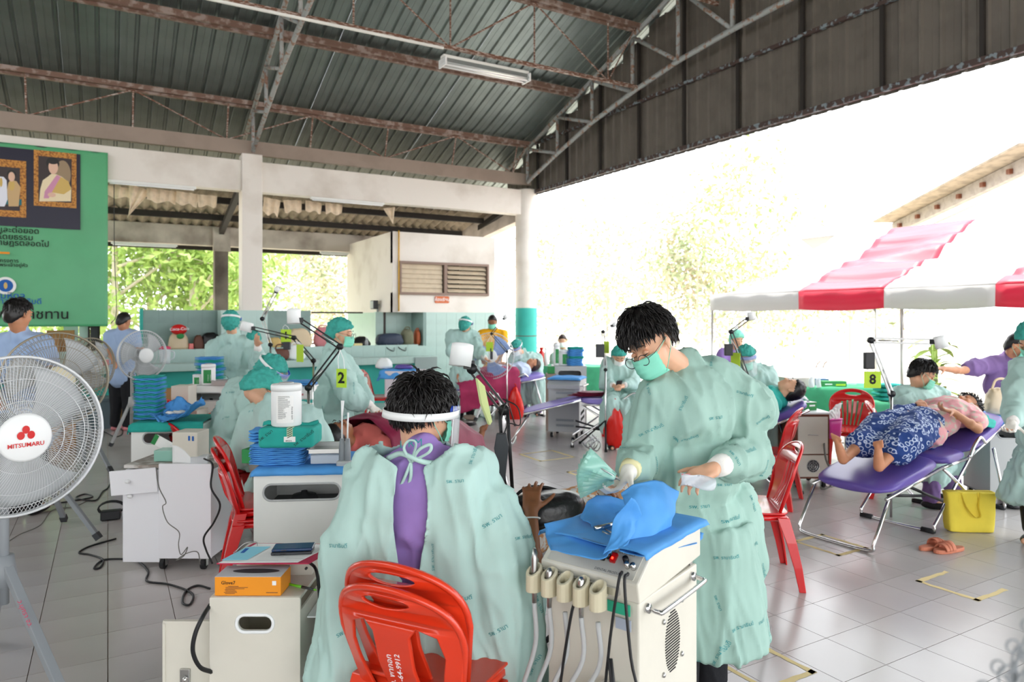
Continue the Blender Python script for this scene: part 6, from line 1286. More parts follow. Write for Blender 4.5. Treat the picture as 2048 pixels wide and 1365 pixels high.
for y in (7.0, 8.6): MB().tube([(X0+0.02, y, hb+0.02), (X0, y+0.02, hb-0.1), (X0+0.03, y+0.03, hb-0.16)], 0.006, 5).build('tie_tape', 'ink', mq, off=off)
# building with a tiled verge beyond the marquee
bd = thing('building', 'white building with a grey-brown roof verge beyond the marquee', 'building', (18.5, 3, -0.2)); o = Vector(bd.location)
MB().box((20.5, 1.2, 1.4), (4.0, 10.6, 3.2)).build('wall', 'concrete', bd, off=o)
pa = P(1790, 458, 19.0); pb = P(2100, 308, 13.5); rdir = (pb-pa); up2 = Vector((0, 0, 1)); out = rdir.cross(UP).normalized()
MB().beam(pa, pb, 0.16, 0.30).build('verge_board', mat('verge', 'a79c94', 0.7, var=0.2), bd, off=o); MB().beam(pa+UP*0.19, pb+UP*0.19, 1.2, 0.05).build('roof_sheet', 'rtile', bd, off=o)
for k in range(7): c = pa.lerp(pb, 0.08+0.15*k)-UP*0.02; MB().beam(c-out*0.10, c+out*0.16, 0.10, 0.10).build('purlin_end', 'wood', bd, off=o)
MB().beam(pa-UP*0.3-out*0.1, pb-UP*0.3-out*0.1, 0.05, 0.06).build('gutter', 'steel', bd, off=o)
# low fence line and marker
fn = thing('wire_fence', 'thin post and rail fence far beyond the beds', 'fence', CP(1600, 26, -0.2)); o = Vector(fn.location)
for k in range(9):
    p = CP(1440+70*k, 26, -0.2); MB().cyl(p, p+UP*1.2, 0.03, n=6).build('post', 'concrete', fn, off=o)
MB().beam(CP(1440, 26, 0.9), CP(2000, 26, 0.9), 0.03, 0.03).beam(CP(1440, 26, 0.4), CP(2000, 26, 0.4), 0.03, 0.03).build('rail', 'concrete', fn, off=o)
# banner on the beam
ban = thing('banner', 'large green printed banner with framed portraits hanging on the beam', 'banner', (-1.2, 12.80, 2.8)); o = Vector((-1.2, 12.8, 2.8))
yb = 12.80; WB = -3.0
def bz(px, py): r = ray(px); k = yb/r.y; return Vector((r.x*k, yb, CH+(HZ-py)*k/F))
z0b, z1b = bz(213, 653).z, bz(213, 306).z
def bw_(x, z): return yb-0.012+0.010*noise.noise(Vector((x*1.7, 0, z*1.7)))+0.012*noise.noise(Vector((x*5, 3, z*1.2)))
MB().grid(70, 70, lambda u, v: (WB+(0.0-WB)*u, bw_(WB-WB*u, z0b+(z1b-z0b)*v), z0b+(z1b-z0b)*v), 0.002).build('vinyl_sheet', mat('banner_green', '57ab78', 0.38, var=0.06, vscale=2, bump=0.25, bscale=5), ban, True, off=o)
def bpatch(name, c0, c1, m_, dy, parent=None, n=2):
    a = bz(*c0); b = bz(*c1); return MB().box(((a.x+b.x)/2, yb-0.035-dy, (a.z+b.z)/2), (abs(b.x-a.x), 0.003, abs(a.z-b.z))).build(name, m_, ban if parent is None else parent, off=o)
dk = mat('banner_navy', '17142e', 0.4); a, b = bz(-200, 440), bz(161, 296)
nv = bpatch('navy_panel', (-300, 436), (161, 310), dk, 0)
MB().tube([(WB, yb, z1b-0.01), (0.0, yb, z1b-0.01)], 0.012, 8).build('top_rod', 'dgrey', ban, True, off=o)
def portrait(cx0, cy0, cx1, cy1, parts_):
    fr = bpatch('portrait_frame', (cx0, cy1), (cx1, cy0), 'gold', 0.006); ix = (cx1-cx0)*0.11
    bpatch('portrait_ground', (cx0+ix, cy1-ix*1.0), (cx1-ix, cy0+ix*1.1), mat('portrait_dark', '3a2f30', 0.5), 0.009, fr)
    for nm, pr_ in parts_:
        if len(pr_) == 3:
            MB().add([Vector((bz(x, y).x, yb-0.05-pr_[2]*0.001, bz(x, y).z)) for x, y in pr_[0]], [tuple(range(len(pr_[0])))]).build(nm, pr_[1], fr, off=o); continue
        x, y, rx, ry_, m_, d_ = pr_
        c = bz(x, y); e = bz(x+rx, y-ry_); ax_, az_ = abs(e.x-c.x), abs(e.z-c.z)
        MB().add([(c.x+ax_*math.cos(2*PI*i/28), yb-0.05-d_*0.001, c.z+az_*math.sin(2*PI*i/28)*(1 if math.sin(2*PI*i/28) > 0 or ry_ < 20 else 1.0)) for i in range(28)], [tuple(range(28))]).build(nm, m_, fr, off=o)
sk = mat('print_skin', 'e0b8a0', 0.5); cre = mat('print_cream', 'ead9b4', 0.5); pkp = mat('print_pink', 'cf8fae', 0.5); ivory = mat('print_gold', 'cfae62', 0.5); whp = mat('print_white', 'e4e6f0', 0.5); tlp = mat('print_teal', '1f6a72', 0.5)
portrait(68, 309, 153, 412, [('print_backdrop', (126, 350, 16, 26, mat('print_tan', '9a8468', 0.5), 0)), ('print_gown', ([(79, 404), (81, 380), (86, 362), (96, 355), (103, 349), (113, 350), (124, 355), (136, 364), (143, 378), (142, 404)], cre, 1)), ('print_sash', ([(114, 351), (122, 355), (98, 398), (88, 398), (90, 384)], pkp, 3)), ('print_shawl', ([(122, 355), (137, 364), (143, 380), (128, 390), (104, 386)], ivory, 3.4)), ('print_hands', (104, 391, 8, 4, sk, 4)), ('print_hair', (106, 328, 13, 11, 'hair', 3)), ('print_face', (107, 336, 9.5, 13, sk, 4)), ('print_hair', (106, 324, 11, 5, 'hair', 5))])
portrait(-60, 324, 53, 430, [('print_uniform', ([(-12, 414), (-12, 364), (-4, 354), (8, 355), (14, 362), (16, 400), (10, 414)], whp, 1)), ('print_sash', (3, 366, 3, 9, ivory, 2)), ('print_dress', ([(18, 414), (15, 380), (18, 366), (24, 361), (34, 364), (42, 376), (40, 392), (38, 414)], mat('print_beige', 'c9a878', 0.5), 1)), ('print_sash', (24, 372, 6, 10, ivory, 2)), ('print_hair', (24, 350, 9, 8, 'hair', 2)), ('print_face', (24, 355, 6.5, 9, sk, 3))])
tb2 = bpatch('print_rail', (-60, 405), (44, 400), tlp, 0.014)
for s_, px, py, sz, m_ in (('รักษา และต่อยอด', 24, 464, 0.115, 'ink'), ('แผ่นดินโดยธรรม', 14, 477, 0.115, 'ink'), ('แห่งอาณาราษฎรตลอดไป', 28, 490, 0.115, 'ink'), ('เฉลิมพระเกียรติโครงการ', -8, 523, 0.075, 'ink'), ('พระบาทสมเด็จพระเจ้าอยู่หัว', 8, 532, 0.07, 'ink'), ('มหาวิทยาลัยมหิดล', 0, 593, 0.13, MATS['mark_blue']), ('คณะแพทยศาสตร์โรงพยาบาลรามาธิบดี', 8, 604, 0.11, MATS['mark_blue']), ('หน่วยแพทย์และทันตกรรมพระราชทาน', 44, 630, 0.2, 'ink')):
    vs_, fs_ = text_data(s_, 0.012); xm = max(p.x for p in vs_); ends = {464: 78, 477: 66, 490: 98, 523: 38, 532: 56, 593: 50, 604: 83, 630: 137}[py]
    c = bz(ends, py); lettering(s_, Vector((c.x-xm*sz, yb-0.045, c.z)), (1, 0, 0), (0, 0, 1), sz, m_, ban, bold=0.012, off=o)
for r__, m_, dd in ((24/1.0, 'paper', 0), (17, MATS['mark_blue'], 0.002), (6, ivory, 0.004)):
    c = bz(12, 572); rad = 0.13*r__/24; MB().add([(c.x+rad*math.cos(2*PI*i/32)*(1 if r__ > 6 else 0.7), yb-0.045-dd, c.z+rad*math.sin(2*PI*i/32)*(1 if r__ > 6 else 1.5)) for i in range(32)], [tuple(range(32))]).build('round_seal', m_, ban, off=o)
bpatch('orange_ornament', (-8, 508), (20, 505), 'orange', 0.01)
# ================= PEOPLE =================
mat('stamp_ink', '2f8f93', 0.8); mat('shield_blue', '1d4fd0', 0.4)
def frame(f, up=UP):
    y = Vector(f).normalized(); u = Vector(up); z = (u-y*u.dot(y)).normalized(); x = y.cross(z); return Matrix((x, y, z)).transposed()
def head_prims(q, c, R, s=1.0, ears=True):
    W = lambda *a: c + R @ (Vector(a)*s)
    E = lambda p, r: q.ell(W(*p), tuple(k*s for k in r), R, 16, 12)
    E((0, -.012, .032), (.075, .093, .086)); E((0, .026, -.03), (.061, .062, .083)); E((0, .036, -.076), (.044, .046, .038)); E((0, .070, -.096), (.017, .015, .014))
    q.cap(W(0, .084, .0), .007*s, W(0, .104, -.033), .0115*s, 10)
    for x in (-1, 1):
        E((x*.0105, .094, -.037), (.008, .009, .007)); E((x*.028, .078, .021), (.024, .011, .008)); E((x*.036, .058, -.032), (.022, .022, .024))
        if ears: E((x*.077, -.01, -.008), (.008, .017, .029)); E((x*.082, -.016, .004), (.006, .012, .018)); E((x*.077, -.002, -.032), (.006, .009, .011))
    E((0, .086, -.064), (.021, .010, .005)); E((0, .085, -.074), (.018, .010, .006))
def eye_sockets(me, c, R, s):
    co = arr(me)
    for x in (-1, 1):
        p = np.array(c + R @ (Vector((x*.030, .084, .0))*s)); d = np.linalg.norm(co-p, axis=1); k = np.clip(1-d/(.022*s), 0, 1)**1.2
        co -= (k*.008*s)[:, None]*np.array(R @ Vector((0, 1, 0)))
    me.vertices.foreach_set('co', co.astype('f').ravel()); me.update()
def hand_prims(q, w, d, n, side, curl=0.3, s=1.0, spread=0.07, gap=1.0, point=None):
    """w wrist, d along the hand, n out of the back of the hand, side +1: thumb lies towards n x d"""
    d = Vector(d).normalized(); n = Vector(n); n = (n-d*n.dot(d)).normalized(); t = n.cross(d)*side
    W = lambda a, b, c_: w + d*a*s + t*b*s + n*c_*s
    for b in (-.026, -.009, .009, .026): q.cap(W(.012, b*.75, 0), .0165*s, W(.078, b, .0), .0125*s, 8)
    q.cap(w, .026*s, W(.02, 0, 0), .024*s, 10)
    L = [(.029, .033, .021, .017), (.010, .038, .026, .018), (-.010, .036, .024, .018), (-.029, .028, .019, .016)]
    for i, (b, l1, l2, l3) in enumerate(L):
        p = W(.083-abs(b-.01)*.25, b*gap, 0); a = spread*(1.5-i)*0.9; cu = curl*(1+0.12*i) if point is None or i > 0 else point
        dd = (d + t*a).normalized(); rs = (.0093, .0086, .0078, .0068)
        for j, l in enumerate((l1, l2, l3)):
            dd = Quaternion(t, -cu*(0.9 if j == 0 else 1.15)*1.0) @ dd if True else dd
            e = p + dd*l*s; q.cap(p, rs[j]*s, e, rs[j+1]*s, 8); p = e
    p = W(.022, .026, -.008); dd = (d*0.62+t*0.78-n*0.25).normalized(); rs = (.0145, .0105, .0095, .008)
    for j, l in enumerate((.038, .032, .026)):
        e = p+dd*l*s; q.cap(p, rs[j]*s, e, rs[j+1]*s, 8); p = e; dd = (dd+d*0.28-n*curl*0.35).normalized()
def folds(amp, seed=0, kx=8.5, kz=1.6, hf=0.5, body=None, zr=None):
    def f(me):
        n = len(me.vertices); co = arr(me).astype('d'); no = np.empty(n*3, 'f'); me.vertex_normals.foreach_get('vector', no); no = no.reshape(-1, 3)
        sd = Vector((seed*3.7, seed*1.3, seed*5.1)); out = np.empty(n)
        nz = noise.noise
        for i in range(n):
            x, y, z = co[i]
            a = nz(Vector((x*kx, y*kx, z*kz))+sd); b = nz(Vector((x*kx*2.1+z*3, y*kx*2.1-z*2, z*kz*2.4))+sd); c = nz(Vector((x*9, y*9, z*9))-sd)
            ra = max(0.0, 1-abs(a)*3.6); rb = max(0.0, 1-abs(b)*3.2); out[i] = ra*ra*1.3 + rb*hf + c*0.6
        co += no*(out*amp*1.7)[:, None]; me.vertices.foreach_set('co', co.astype('f').ravel()); me.update()
    return f
def ball_shell(c, R, r, keep, seed=0, amp=0.0, fr=6, n=40, m=28, inner=0.80, off=(0, -.012, .03)):
    """closed cap of hair or cloth round the head: outside where keep(v)>0, tucked into the skull elsewhere"""
    q = MB(); cc = c + R @ Vector(off)
    def f(p, v):
        k = keep(v); k = max(0, min(1, k*9+0.5)); nn = 1+amp*noise.noise(v*fr+Vector((seed, 0, 0)))
        if isinstance(fr, tuple): pass
        g_ = max(0, -v.z)*max(0, min(1, .3-v.y*2)); o = Vector((v.x*r[0]*(1+.10*g_), v.y*r[1]*(1+.28*g_), v.z*r[2]*(1+.16*g_)))*nn; i_ = Vector((v.x*.076, v.y*.094, v.z*.088))*inner
        return i_.lerp(o, k)
    q.ell(cc, 1, R, n, m, f); return q
def hair_keep(front=0.46, side=-0.10, back=-1.35):
    def k(v):
        t = front*max(0, v.y)**0.7 + back*max(0, -v.y)**0.8 + side*(1-abs(v.y))
        return v.z - t
    return k
def locks(c, R, keep, n, ln, seed, mess=0.35, r=0.004, rad=(.083, .101, .096), whorl=Vector((0, -.35, .93)), off=(0, -.012, .03)):
    rg = random.Random(seed); q = MB(); cc = c + R @ Vector(off); k = 0
    while k < n:
        v = Vector((rg.gauss(0, 1), rg.gauss(0, 1), rg.gauss(0, 1))).normalized()
        if keep(v) < 0.02: continue
        k += 1; tg = (v-whorl); tg = (tg-v*tg.dot(v))
        if tg.length < 1e-3: tg = Vector((1, 0, 0))
        tg = tg.normalized(); rn = Vector((rg.uniform(-1, 1), rg.uniform(-1, 1), rg.uniform(-1, 1)))*mess; pts = []; p = Vector((v.x*rad[0], v.y*rad[1], v.z*rad[2])); l = ln*rg.uniform(0.6, 1.25)
        d = (tg+rn+v*0.35).normalized()
        for j in range(5):
            pts.append(cc + R @ p); p = p + d*(l/4); u = p.normalized(); sc = math.sqrt((p.x/rad[0])**2+(p.y/rad[1])**2+(p.z/rad[2])**2)
            d = (d + Vector((0, 0, -1))*0.10 - u*(0.45 if sc > 1.12 else 0) + (u*0.5 if sc < 1.02 else Vector())).normalized()
        q.tube(pts, [r*.7, r*1.25, r*1.1, r*0.75, r*0.12], 4, caps=False, flat=0.6)
    return q
def mask_mb(c, R, s=1.0, ear=True):
    W = lambda *a: c + R @ (Vector(a)*s); q = MB()
    def fn(u, v):
        x = (u-0.5)*2; z = -.012-.092*v; bulge = .119-.056*abs(x)**1.9-.018*abs(v-0.42)**1.6; w_ = .064+.003*math.sin(v*PI); pl = .0018*math.sin(v*PI*8)
        if v > 0.8: bulge -= .02*(v-0.8)*5*0.6
        return W(x*w_, bulge+pl+.006*(1-abs(x))*math.sin(PI*v), z)
    q.grid(15, 15, fn, 0.0015)
    if ear:
        for sx in (-1, 1):
            for z0, z1 in ((-.018, .008), (-.098, -.03)): q.tube(catmull([W(sx*.063, .060, z0), W(sx*.074, .03, (z0+z1)/2), W(sx*.082, -.006, z1), W(sx*.083, -.018, -.012)], 4), .0016*s, 5)
    return q
def glasses_mb(c, R, s=1.0, drop=0.0):
    W = lambda *a: c + R @ (Vector(a)*s); q = MB(); g = []
    for sx in (-1, 1):
        q.tube([W(sx*.033+.024*math.cos(2*PI*i/20), .112, drop-.004+.021*math.sin(2*PI*i/20)) for i in range(20)], .0016, 6, closed=True)
        q.tube([W(sx*.057, .110, drop), W(sx*.074, .085, drop+.004), W(sx*.083, -.01, .012)], .0012, 5)
    q.tube([W(-.010, .112, drop), W(0, .115, drop+.004), W(.010, .112, drop)], .0012, 5); return q
def person(label, J, head, skin='skin', facing=None, stance='stand', gown='gown', trousers='scrub', hair='hair', cap=None, mask='mask', shield=None, glass=False, hands=None, vox=0.012, gvox=0.016, hem=0.35, fold=0.010, seed=1, extra=None, cut=None, shirt=None, shoes='black', wd=1.0, hs=1.0, hairk=None, lock=None, cuffs=None, gloves=(), sleeve='long', cat='person', lie=False, decals=0, apron=True, ears=True, group=None, eyes=True):
    hc, hf, hu = head; hc = Vector(hc); R = frame(hf, hu); f = Vector(facing); f.z = 0; f.normalize(); sd = f.cross(UP)
    J = {k: Vector(v) for k, v in J.items()}; pel, ch = J['pel'], J['chest']
    spine = (ch-pel).normalized(); RB = Matrix((sd, f, UP)).transposed()
    side = J.get('sR', ch+sd*.17)-J.get('sL', ch-sd*.17); side.normalize(); fr = UP.cross(side) if not lie else spine.cross(side)
    if not lie and fr.dot(f) < 0: fr = -fr
    upb = side.cross(fr).normalized()
    if upb.dot(spine) < 0: upb = -upb
    RT_ = Matrix((side, (upb.cross(side)).normalized(), upb)).transposed() if not lie else Matrix((side, spine.cross(side).normalized(), spine)).transposed()
    J.setdefault('sR', ch+side*.17+spine*.05); J.setdefault('sL', ch-side*.17+spine*.05); nk = J.get('neck', (J['sR']+J['sL'])/2+spine*.05); J['neck'] = nk
    for s_, k in ((1, 'R'), (-1, 'L')):
        J.setdefault('h'+k, pel+sd*s_*.09)
        if stance == 'stand':
            J.setdefault('k'+k, Vector((J['h'+k].x, J['h'+k].y, J['h'+k].z*0.52))+f*.02); J.setdefault('a'+k, Vector((J['h'+k].x, J['h'+k].y, .08))-f*.02)
        elif stance == 'sit':
            J.setdefault('k'+k, Vector((J['h'+k].x, J['h'+k].y, .50))+f*.42+sd*s_*.05); J.setdefault('a'+k, Vector((J['k'+k].x, J['k'+k].y, .08))-f*.04)
    base = Vector((pel.x, pel.y, 0)); t = thing('person', label, cat, base, 0, group); off = base
    # --- body
    q = MB(); head_prims(q, hc, R, hs, ears); q.cap(hc+R @ Vector((0, -.025, -.06))*hs, .054*hs, nk, .058, 14)
    q.ell(ch, (.15*wd, .095, .17), RT_, 18, 12); q.ell((ch+pel)/2, (.125*wd, .085, .16), RT_, 16, 10); q.ell(pel, (.145*wd, .10, .12), RT_, 16, 10)
    for k in 'LR':
        q.chain([nk, J['s'+k]], [.05, .056]); q.chain([J['s'+k], J['e'+k], J['w'+k]], [.05, .037, .026]); fm = J['e'+k].lerp(J['w'+k], 0.3); q.ell(fm, .041, n=12, m=8)
        q.chain([J['h'+k], J['k'+k], J['a'+k]], [.080, .055, .036]); cf = J['k'+k].lerp(J['a'+k], 0.3); q.ell(cf, .052, n=12, m=8)
        td = J.get('t'+k, f); td = Vector(td).normalized()
        q.chain([J['a'+k], J['a'+k]+td*.07+(UP*-.035 if not lie else Vector()), J['a'+k]+td*.16+(UP*-.05 if not lie else Vector())], [.037, .034, .022])
        if lie:
            for m_ in range(5): b_ = J['a'+k]+td*.16+(sd*(.03-.015*m_)); q.cap(b_, .011, b_+td*(.045-.006*abs(m_-(0 if k == 'L' else 4))), .009, 8)
    gl = {}
    hd_ = hands or {}
    for k in 'LR':
        dflt = (J['w'+k]-J['e'+k], UP*0.4+f*0.2, 0.35); h = hd_.get(k, dflt); dd, nn_, cu = h[:3]; kw = h[3] if len(h) > 3 else {}
        sdn = kw.pop('side', None) if kw else None; kw2 = dict(kw)
        dd = Vector(dd).normalized(); n_ = Vector(nn_); n_ = (n_-dd*n_.dot(dd)).normalized(); si = sdn if sdn is not None else (1 if k == 'R' else -1)
        g_ = MB(); hand_prims(g_, J['w'+k], dd, n_, si, cu, **kw2)
        if k in gloves: fa_ = (J['e'+k]-J['w'+k]).normalized(); g_.cap(J['w'+k], .030, J['w'+k]+fa_*.06, .034, 12); gl[k] = g_
        hand_prims(q, J['w'+k], dd, n_, si, cu, **{**kw2, 's': kw2.get('s', 1.0)*(0.93 if k in gloves else 1.0)})
    body = fuse(q, 'body', vox, 5 if vox < .008 else 3, 0.5, lambda me: eye_sockets(me, hc, R, hs), skin, t, off)
    for k, g_ in gl.items(): fuse(g_, 'glove', min(vox, .007), 3, 0.5, None, 'glove', t, off)
    W = lambda *a: hc + R @ (Vector(a)*hs)
    # --- face
    if eyes:
        for sx in (-1, 1):
            MB().tube([W(sx*.012, .096, .030), W(sx*.028, .097, .036), W(sx*.046, .083, .030)], [.002*hs, .0034*hs, .0014*hs], 6, flat=.7).build('eyebrow', hair, body, True, off=Vector())
            MB().ell(W(sx*.030, .0775, .001), (.0125*hs, .009*hs, .0085*hs), R, 14, 10).build('eyelid', skin, body, True)
            MB().tube([W(sx*.018, .0865, -.003), W(sx*.030, .0885, -.0065), W(sx*.042, .083, -.002)], [.0012*hs, .0018*hs, .001*hs], 5).build('lash_line', 'hair', body, True)
        for o_ in [o_ for o_ in body.children if o_.name.startswith(('eyeb', 'eyel', 'lash'))]: o_.data.transform(Matrix.Translation(-off))
    # --- hair / cap
    hk = hairk or hair_keep()
    if cap: ball_shell(hc, R, (.098*hs, .122*hs, .122*hs), hair_keep(.36, -.20, -1.6), seed, .14, 6, 48, 32, off=(0, -.012, .018)).build('bouffant_cap', cap, t, True, off=off)
    if hair and cap: ball_shell(hc, R, (.081*hs, .098*hs, .108*hs), hair_keep(.6, .05, -1.45), seed, .05, 5, off=(0, -.012, .010)).build('hair', hair, t, True, off=off)
    if hair and (not cap or lock):
        ball_shell(hc, R, (.084*hs, .103*hs, .116*hs), hk, seed, .07, 5, off=(0, -.012, .014)).build('hair', hair, t, True, off=off)
        if lock: locks(hc, R, hk, *lock).build('hair_locks', hair, t, True, off=off)
    if mask: mask_mb(hc, R, hs).build('face_mask', mask, t, True, off=off)
    if glass: glasses_mb(hc, R, hs, glass if isinstance(glass, float) else 0.0).build('eyeglasses', 'dgrey', t, True, off=off)
    if shield:
        q = MB(); rb = .118 if not cap else .128
        q.grid(25, 2, lambda u, v: W(.100*math.sin((u-.5)*2*PI*.999)*(1.0), .0+(-.014+rb*math.cos((u-.5)*2*PI*.999)), .042+.024*v-.012*math.cos((u-.5)*2*PI)), .002).build('shield_band', 'white', t, True, off=off)
        MB().grid(13, 2, lambda u, v: W(.108*math.sin((u-.5)*2.4), .005+.118*math.cos((u-.5)*2.4), .026+.034*v), .004).build('blue_strip', mat('shield_blue', '1d4fd0', 0.4), t, True, off=off)
        MB().grid(17, 9, lambda u, v: W(.112*math.sin((u-.5)*2.5), .008+.124*math.cos((u-.5)*2.5)+.012*v, .062-.21*v), .0008).build('shield_visor', 'clear', t, True, off=off)
    # --- clothes
    ud = fr if not lie else fr
    if shirt:
        q = MB(); q.ell(ch+spine*.02, (.185*wd, .125, .19), RT_, 20, 12); q.ell((ch+pel)/2, (.175*wd, .125, .19), RT_, 20, 12); q.ell(pel, (.185*wd, .14, .15), RT_, 18, 12)
        q.cap(nk-spine*.01, .075, nk+spine*.03, .064)
        for k in 'LR':
            q.chain([nk-spine*.03, J['s'+k]], [.07, .078] if not gown else [.066, .058]); e_ = J['s'+k].lerp(J['e'+k], 0.55 if sleeve == 'short' else 1.0); q.chain([J['s'+k], e_], [.078, .075 if sleeve == 'short' else .055] if not gown else [.058, .05])
        fuse(q, 'shirt', gvox, 5, 0.5, folds(fold*0.7, seed+5, 6, 2.2), shirt, t, off)
    if gown:
        q = MB(); gp = RT_; q.ell(ch+spine*.03, (.205*wd, .15, .18), gp, 20, 12); q.ell((ch+pel)/2, (.205*wd, .155, .21), gp, 20, 12); q.ell(pel, (.215*wd, .17, .18), gp, 20, 12)
        if cut is None: q.cap(nk-spine*.02, .085, nk+spine*.02, .072)
        for k in 'LR':
            q.chain([nk-spine*.045, J['s'+k]-spine*.01], [.085, .092]); el = J['e'+k]; wr_ = J['e'+k].lerp(J['w'+k], 0.72)
            q.chain([J['s'+k]-spine*.01, J['s'+k].lerp(el, .55)-UP*.01*(not lie), el-UP*.025*(not lie), el.lerp(wr_, .5)-UP*.018*(not lie), wr_], [.092, .090, .084, .070, .050])
        if stance == 'stand' and not lie:
            rg = []
            for i in range(7):
                u = i/6; z = pel.z*(1-u)+hem*u; rx = (.22+.07*u)*wd; ry = .175+.06*u; c_ = Vector((pel.x, pel.y, z))
                rg.append([c_+sd*(rx*math.cos(a))+f*(ry*math.sin(a)) for a in [2*PI*j/24 for j in range(24)]])
            q.loft(rg)
        elif stance == 'sit':
            for k in 'LR': q.chain([J['h'+k], J['k'+k]+UP*.02, J['k'+k].lerp(J['a'+k], .55)], [.135, .115, .115])
            q.cap((J['hL']+J['hR'])/2, .13, (J['kL']+J['kR'])/2, .10); q.cap((J['kL']+J['kR'])/2, .10, (J['kL']+J['kR']+J['aL']+J['aR'])/4, .10)
        if extra: extra(q, J, f, sd)
        if cut is None: g = fuse(q, 'gown', gvox, 4, 0.5, folds(fold, seed), gown, t, off)
        else:
            def post(me):
                folds(fold, seed)(me); bm = bmesh.new(); bm.from_mesh(me); dl = [fc_ for fc_ in bm.faces if cut(fc_.calc_center_median())]
                bmesh.ops.delete(bm, geom=dl, context='FACES')
                for v_ in bm.verts:
                    if v_.is_boundary: v_.co = cut(v_.co, True)
                bm.to_mesh(me); bm.free()
            g = fuse(q, 'gown', gvox, 4, 0.5, post, gown, t, off); so = g.modifiers.new('s', 'SOLIDIFY'); so.thickness = 0.003
        if decals: stamp(g, off, decals, seed)
        cu_ = cuffs if cuffs is not None else 'LR'
        for k in cu_:
            d_ = (J['w'+k]-J['e'+k]).normalized(); MB().tube([J['w'+k]-d_*.09, J['w'+k]-d_*.05, J['w'+k]-d_*.005], [.043, .040, .034], 18).build('knit_cuff', 'knit', t, True, off=off)
    if trousers:
        q = MB(); q.ell(pel, (.15*wd, .115, .13) if not gown else (.11, .08, .1), RB if not lie else RT_, 18, 12)
        for k in 'LR': q.chain([J['h'+k] if not gown else J['h'+k].lerp(J['k'+k], .35), J['k'+k], J['a'+k]+(J['k'+k]-J['a'+k]).normalized()*.02], [.098 if not gown else .075, .074, .066])
        fuse(q, 'trousers', gvox, 4, 0.5, folds(fold*.5, seed+9), trousers, t, off)
    if shoes and not lie:
        for k in 'LR':
            td = J.get('t'+k, f); td = Vector(td); td.z = 0; td.normalize(); a = J['a'+k]; q = MB(); g0 = Vector((a.x, a.y, 0)); q.ell(g0+td*.05+UP*.035, (.045, .125, .035), frame(td), 16, 10, f=lambda p, v: Vector((p.x*(1+.1*v.y), p.y, max(-.033, p.z*(1.3 if v.y < 0 else 1))))); q.ell(g0+UP*.06, (.04, .05, .045), frame(td), 12, 8); q.build('shoe', shoes, t, True, off=off)
    return t, J, R
def stamp(g, off, n, seed, words=('รพ. รามาธิบดี', 'รามาธิบดี', 'รพ. รามา'), size=0.0185, name='printed_lettering'):
    """hospital name printed here and there on the cloth"""
    me = g.data; rg = random.Random(seed*7+1); bv = BVHTree.FromPolygons([v.co for v in me.vertices], [tuple(p.vertices) for p in me.polygons])
    q = MB(); pol = me.polygons; got = 0; tries = 0; used = []
    while got < n and tries < n*40:
        tries += 1; p = pol[rg.randrange(len(pol))]; c = Vector(p.center); nr = Vector(p.normal); vw = (EYE-(c+off)).normalized()
        if nr.dot(vw) < 0.25 or any((c-u).length < 0.11 for u in used): continue
        used.append(c); s_ = rg.choice(words); vs, fs = text_data(s_, 0.0); a = rg.choice((0, 0, 0.15, -0.2, 1.1, -1.2, 1.57, 0.5)) + rg.uniform(-.1, .1)
        u = UP.cross(nr).normalized(); v = nr.cross(u); u2 = u*math.cos(a)+v*math.sin(a); v2 = nr.cross(u2); ok = True; pts = []; sc = size*rg.uniform(.85, 1.1)
        for w_ in vs:
            o = c+u2*(w_.x*sc)+v2*(w_.y*sc)+nr*0.04; hit = bv.ray_cast(o, -nr, 0.09)
            if hit[0] is None: ok = False; break
            pts.append(hit[0]+nr*0.0022)
        if ok: MB().add(pts, fs).build('printed_name', MATS['stamp_ink'], g.parent); got += 1
# ================= THE CAST =================
dn = Vector((0, 0, -1))
# 1 standing man at the dental unit
Zm = 2.78
def p1x(q, J, f, sd):
    q.chain([P(1470, 1000, 2.85), P(1492, 1120, 2.85), P(1490, 1180, 2.85)], [.08, .07, .05])
    q.chain([P(1420, 760, 2.84), P(1490, 820, 2.84)], [.10, .12])
t1, J1, R1 = person('standing person in green gown, round glasses and mask opening a wrap at the dental unit', dict(
    pel=P(1392, 1040, 2.82), chest=P(1385, 835, 2.78), sR=P(1318, 795, 2.70), sL=P(1452, 775, 2.86), neck=P(1372, 745, 2.80),
    eR=P(1284, 905, 2.72), wR=P(1258, 944, 2.46), eL=P(1502, 900, 2.80), wL=P(1428, 938, 2.52),
    kL=C(.80, 2.84, .48), aL=C(.82, 2.90, .08), kR=C(.66, 2.72, .48), aR=C(.66, 2.74, .08)),
    (P(1300, 690, 2.70), D(-.60, .62, -.42), D(-.42, 0, 1)), facing=D(-.55, .75), gown='gown2', trousers='trouser', mask='mask', glass=-0.012,
    hands=dict(R=(D(-.5, .3, -.55), D(-.2, -.3, .9), 0.62), L=(D(-.85, .35, -.25), D(.1, .35, .9), 0.42, dict(s=1.0))), vox=.0055, gvox=.011, hem=.32, fold=.008, seed=3, extra=p1x, gloves=('R',), decals=34, cuffs='LR',
    hairk=hair_keep(.34, .10, -.6), lock=(900, .05, 4, .28, .0034), wd=0.98)
ball = ball_shell(P(1300, 687, 2.70), R1, (.094, .110, .118), hair_keep(.30, .10, -.55), 4, .10, 4); ball.build('hair_volume', 'hair', t1, True, off=Vector(t1.location))
q = locks(P(1300, 687, 2.70), R1, hair_keep(.34, .14, -.5), 800, .05, 9, .3, .0034, rad=(.094, .110, .116)).build('hair_tufts', 'hair', t1, True, off=Vector(t1.location))
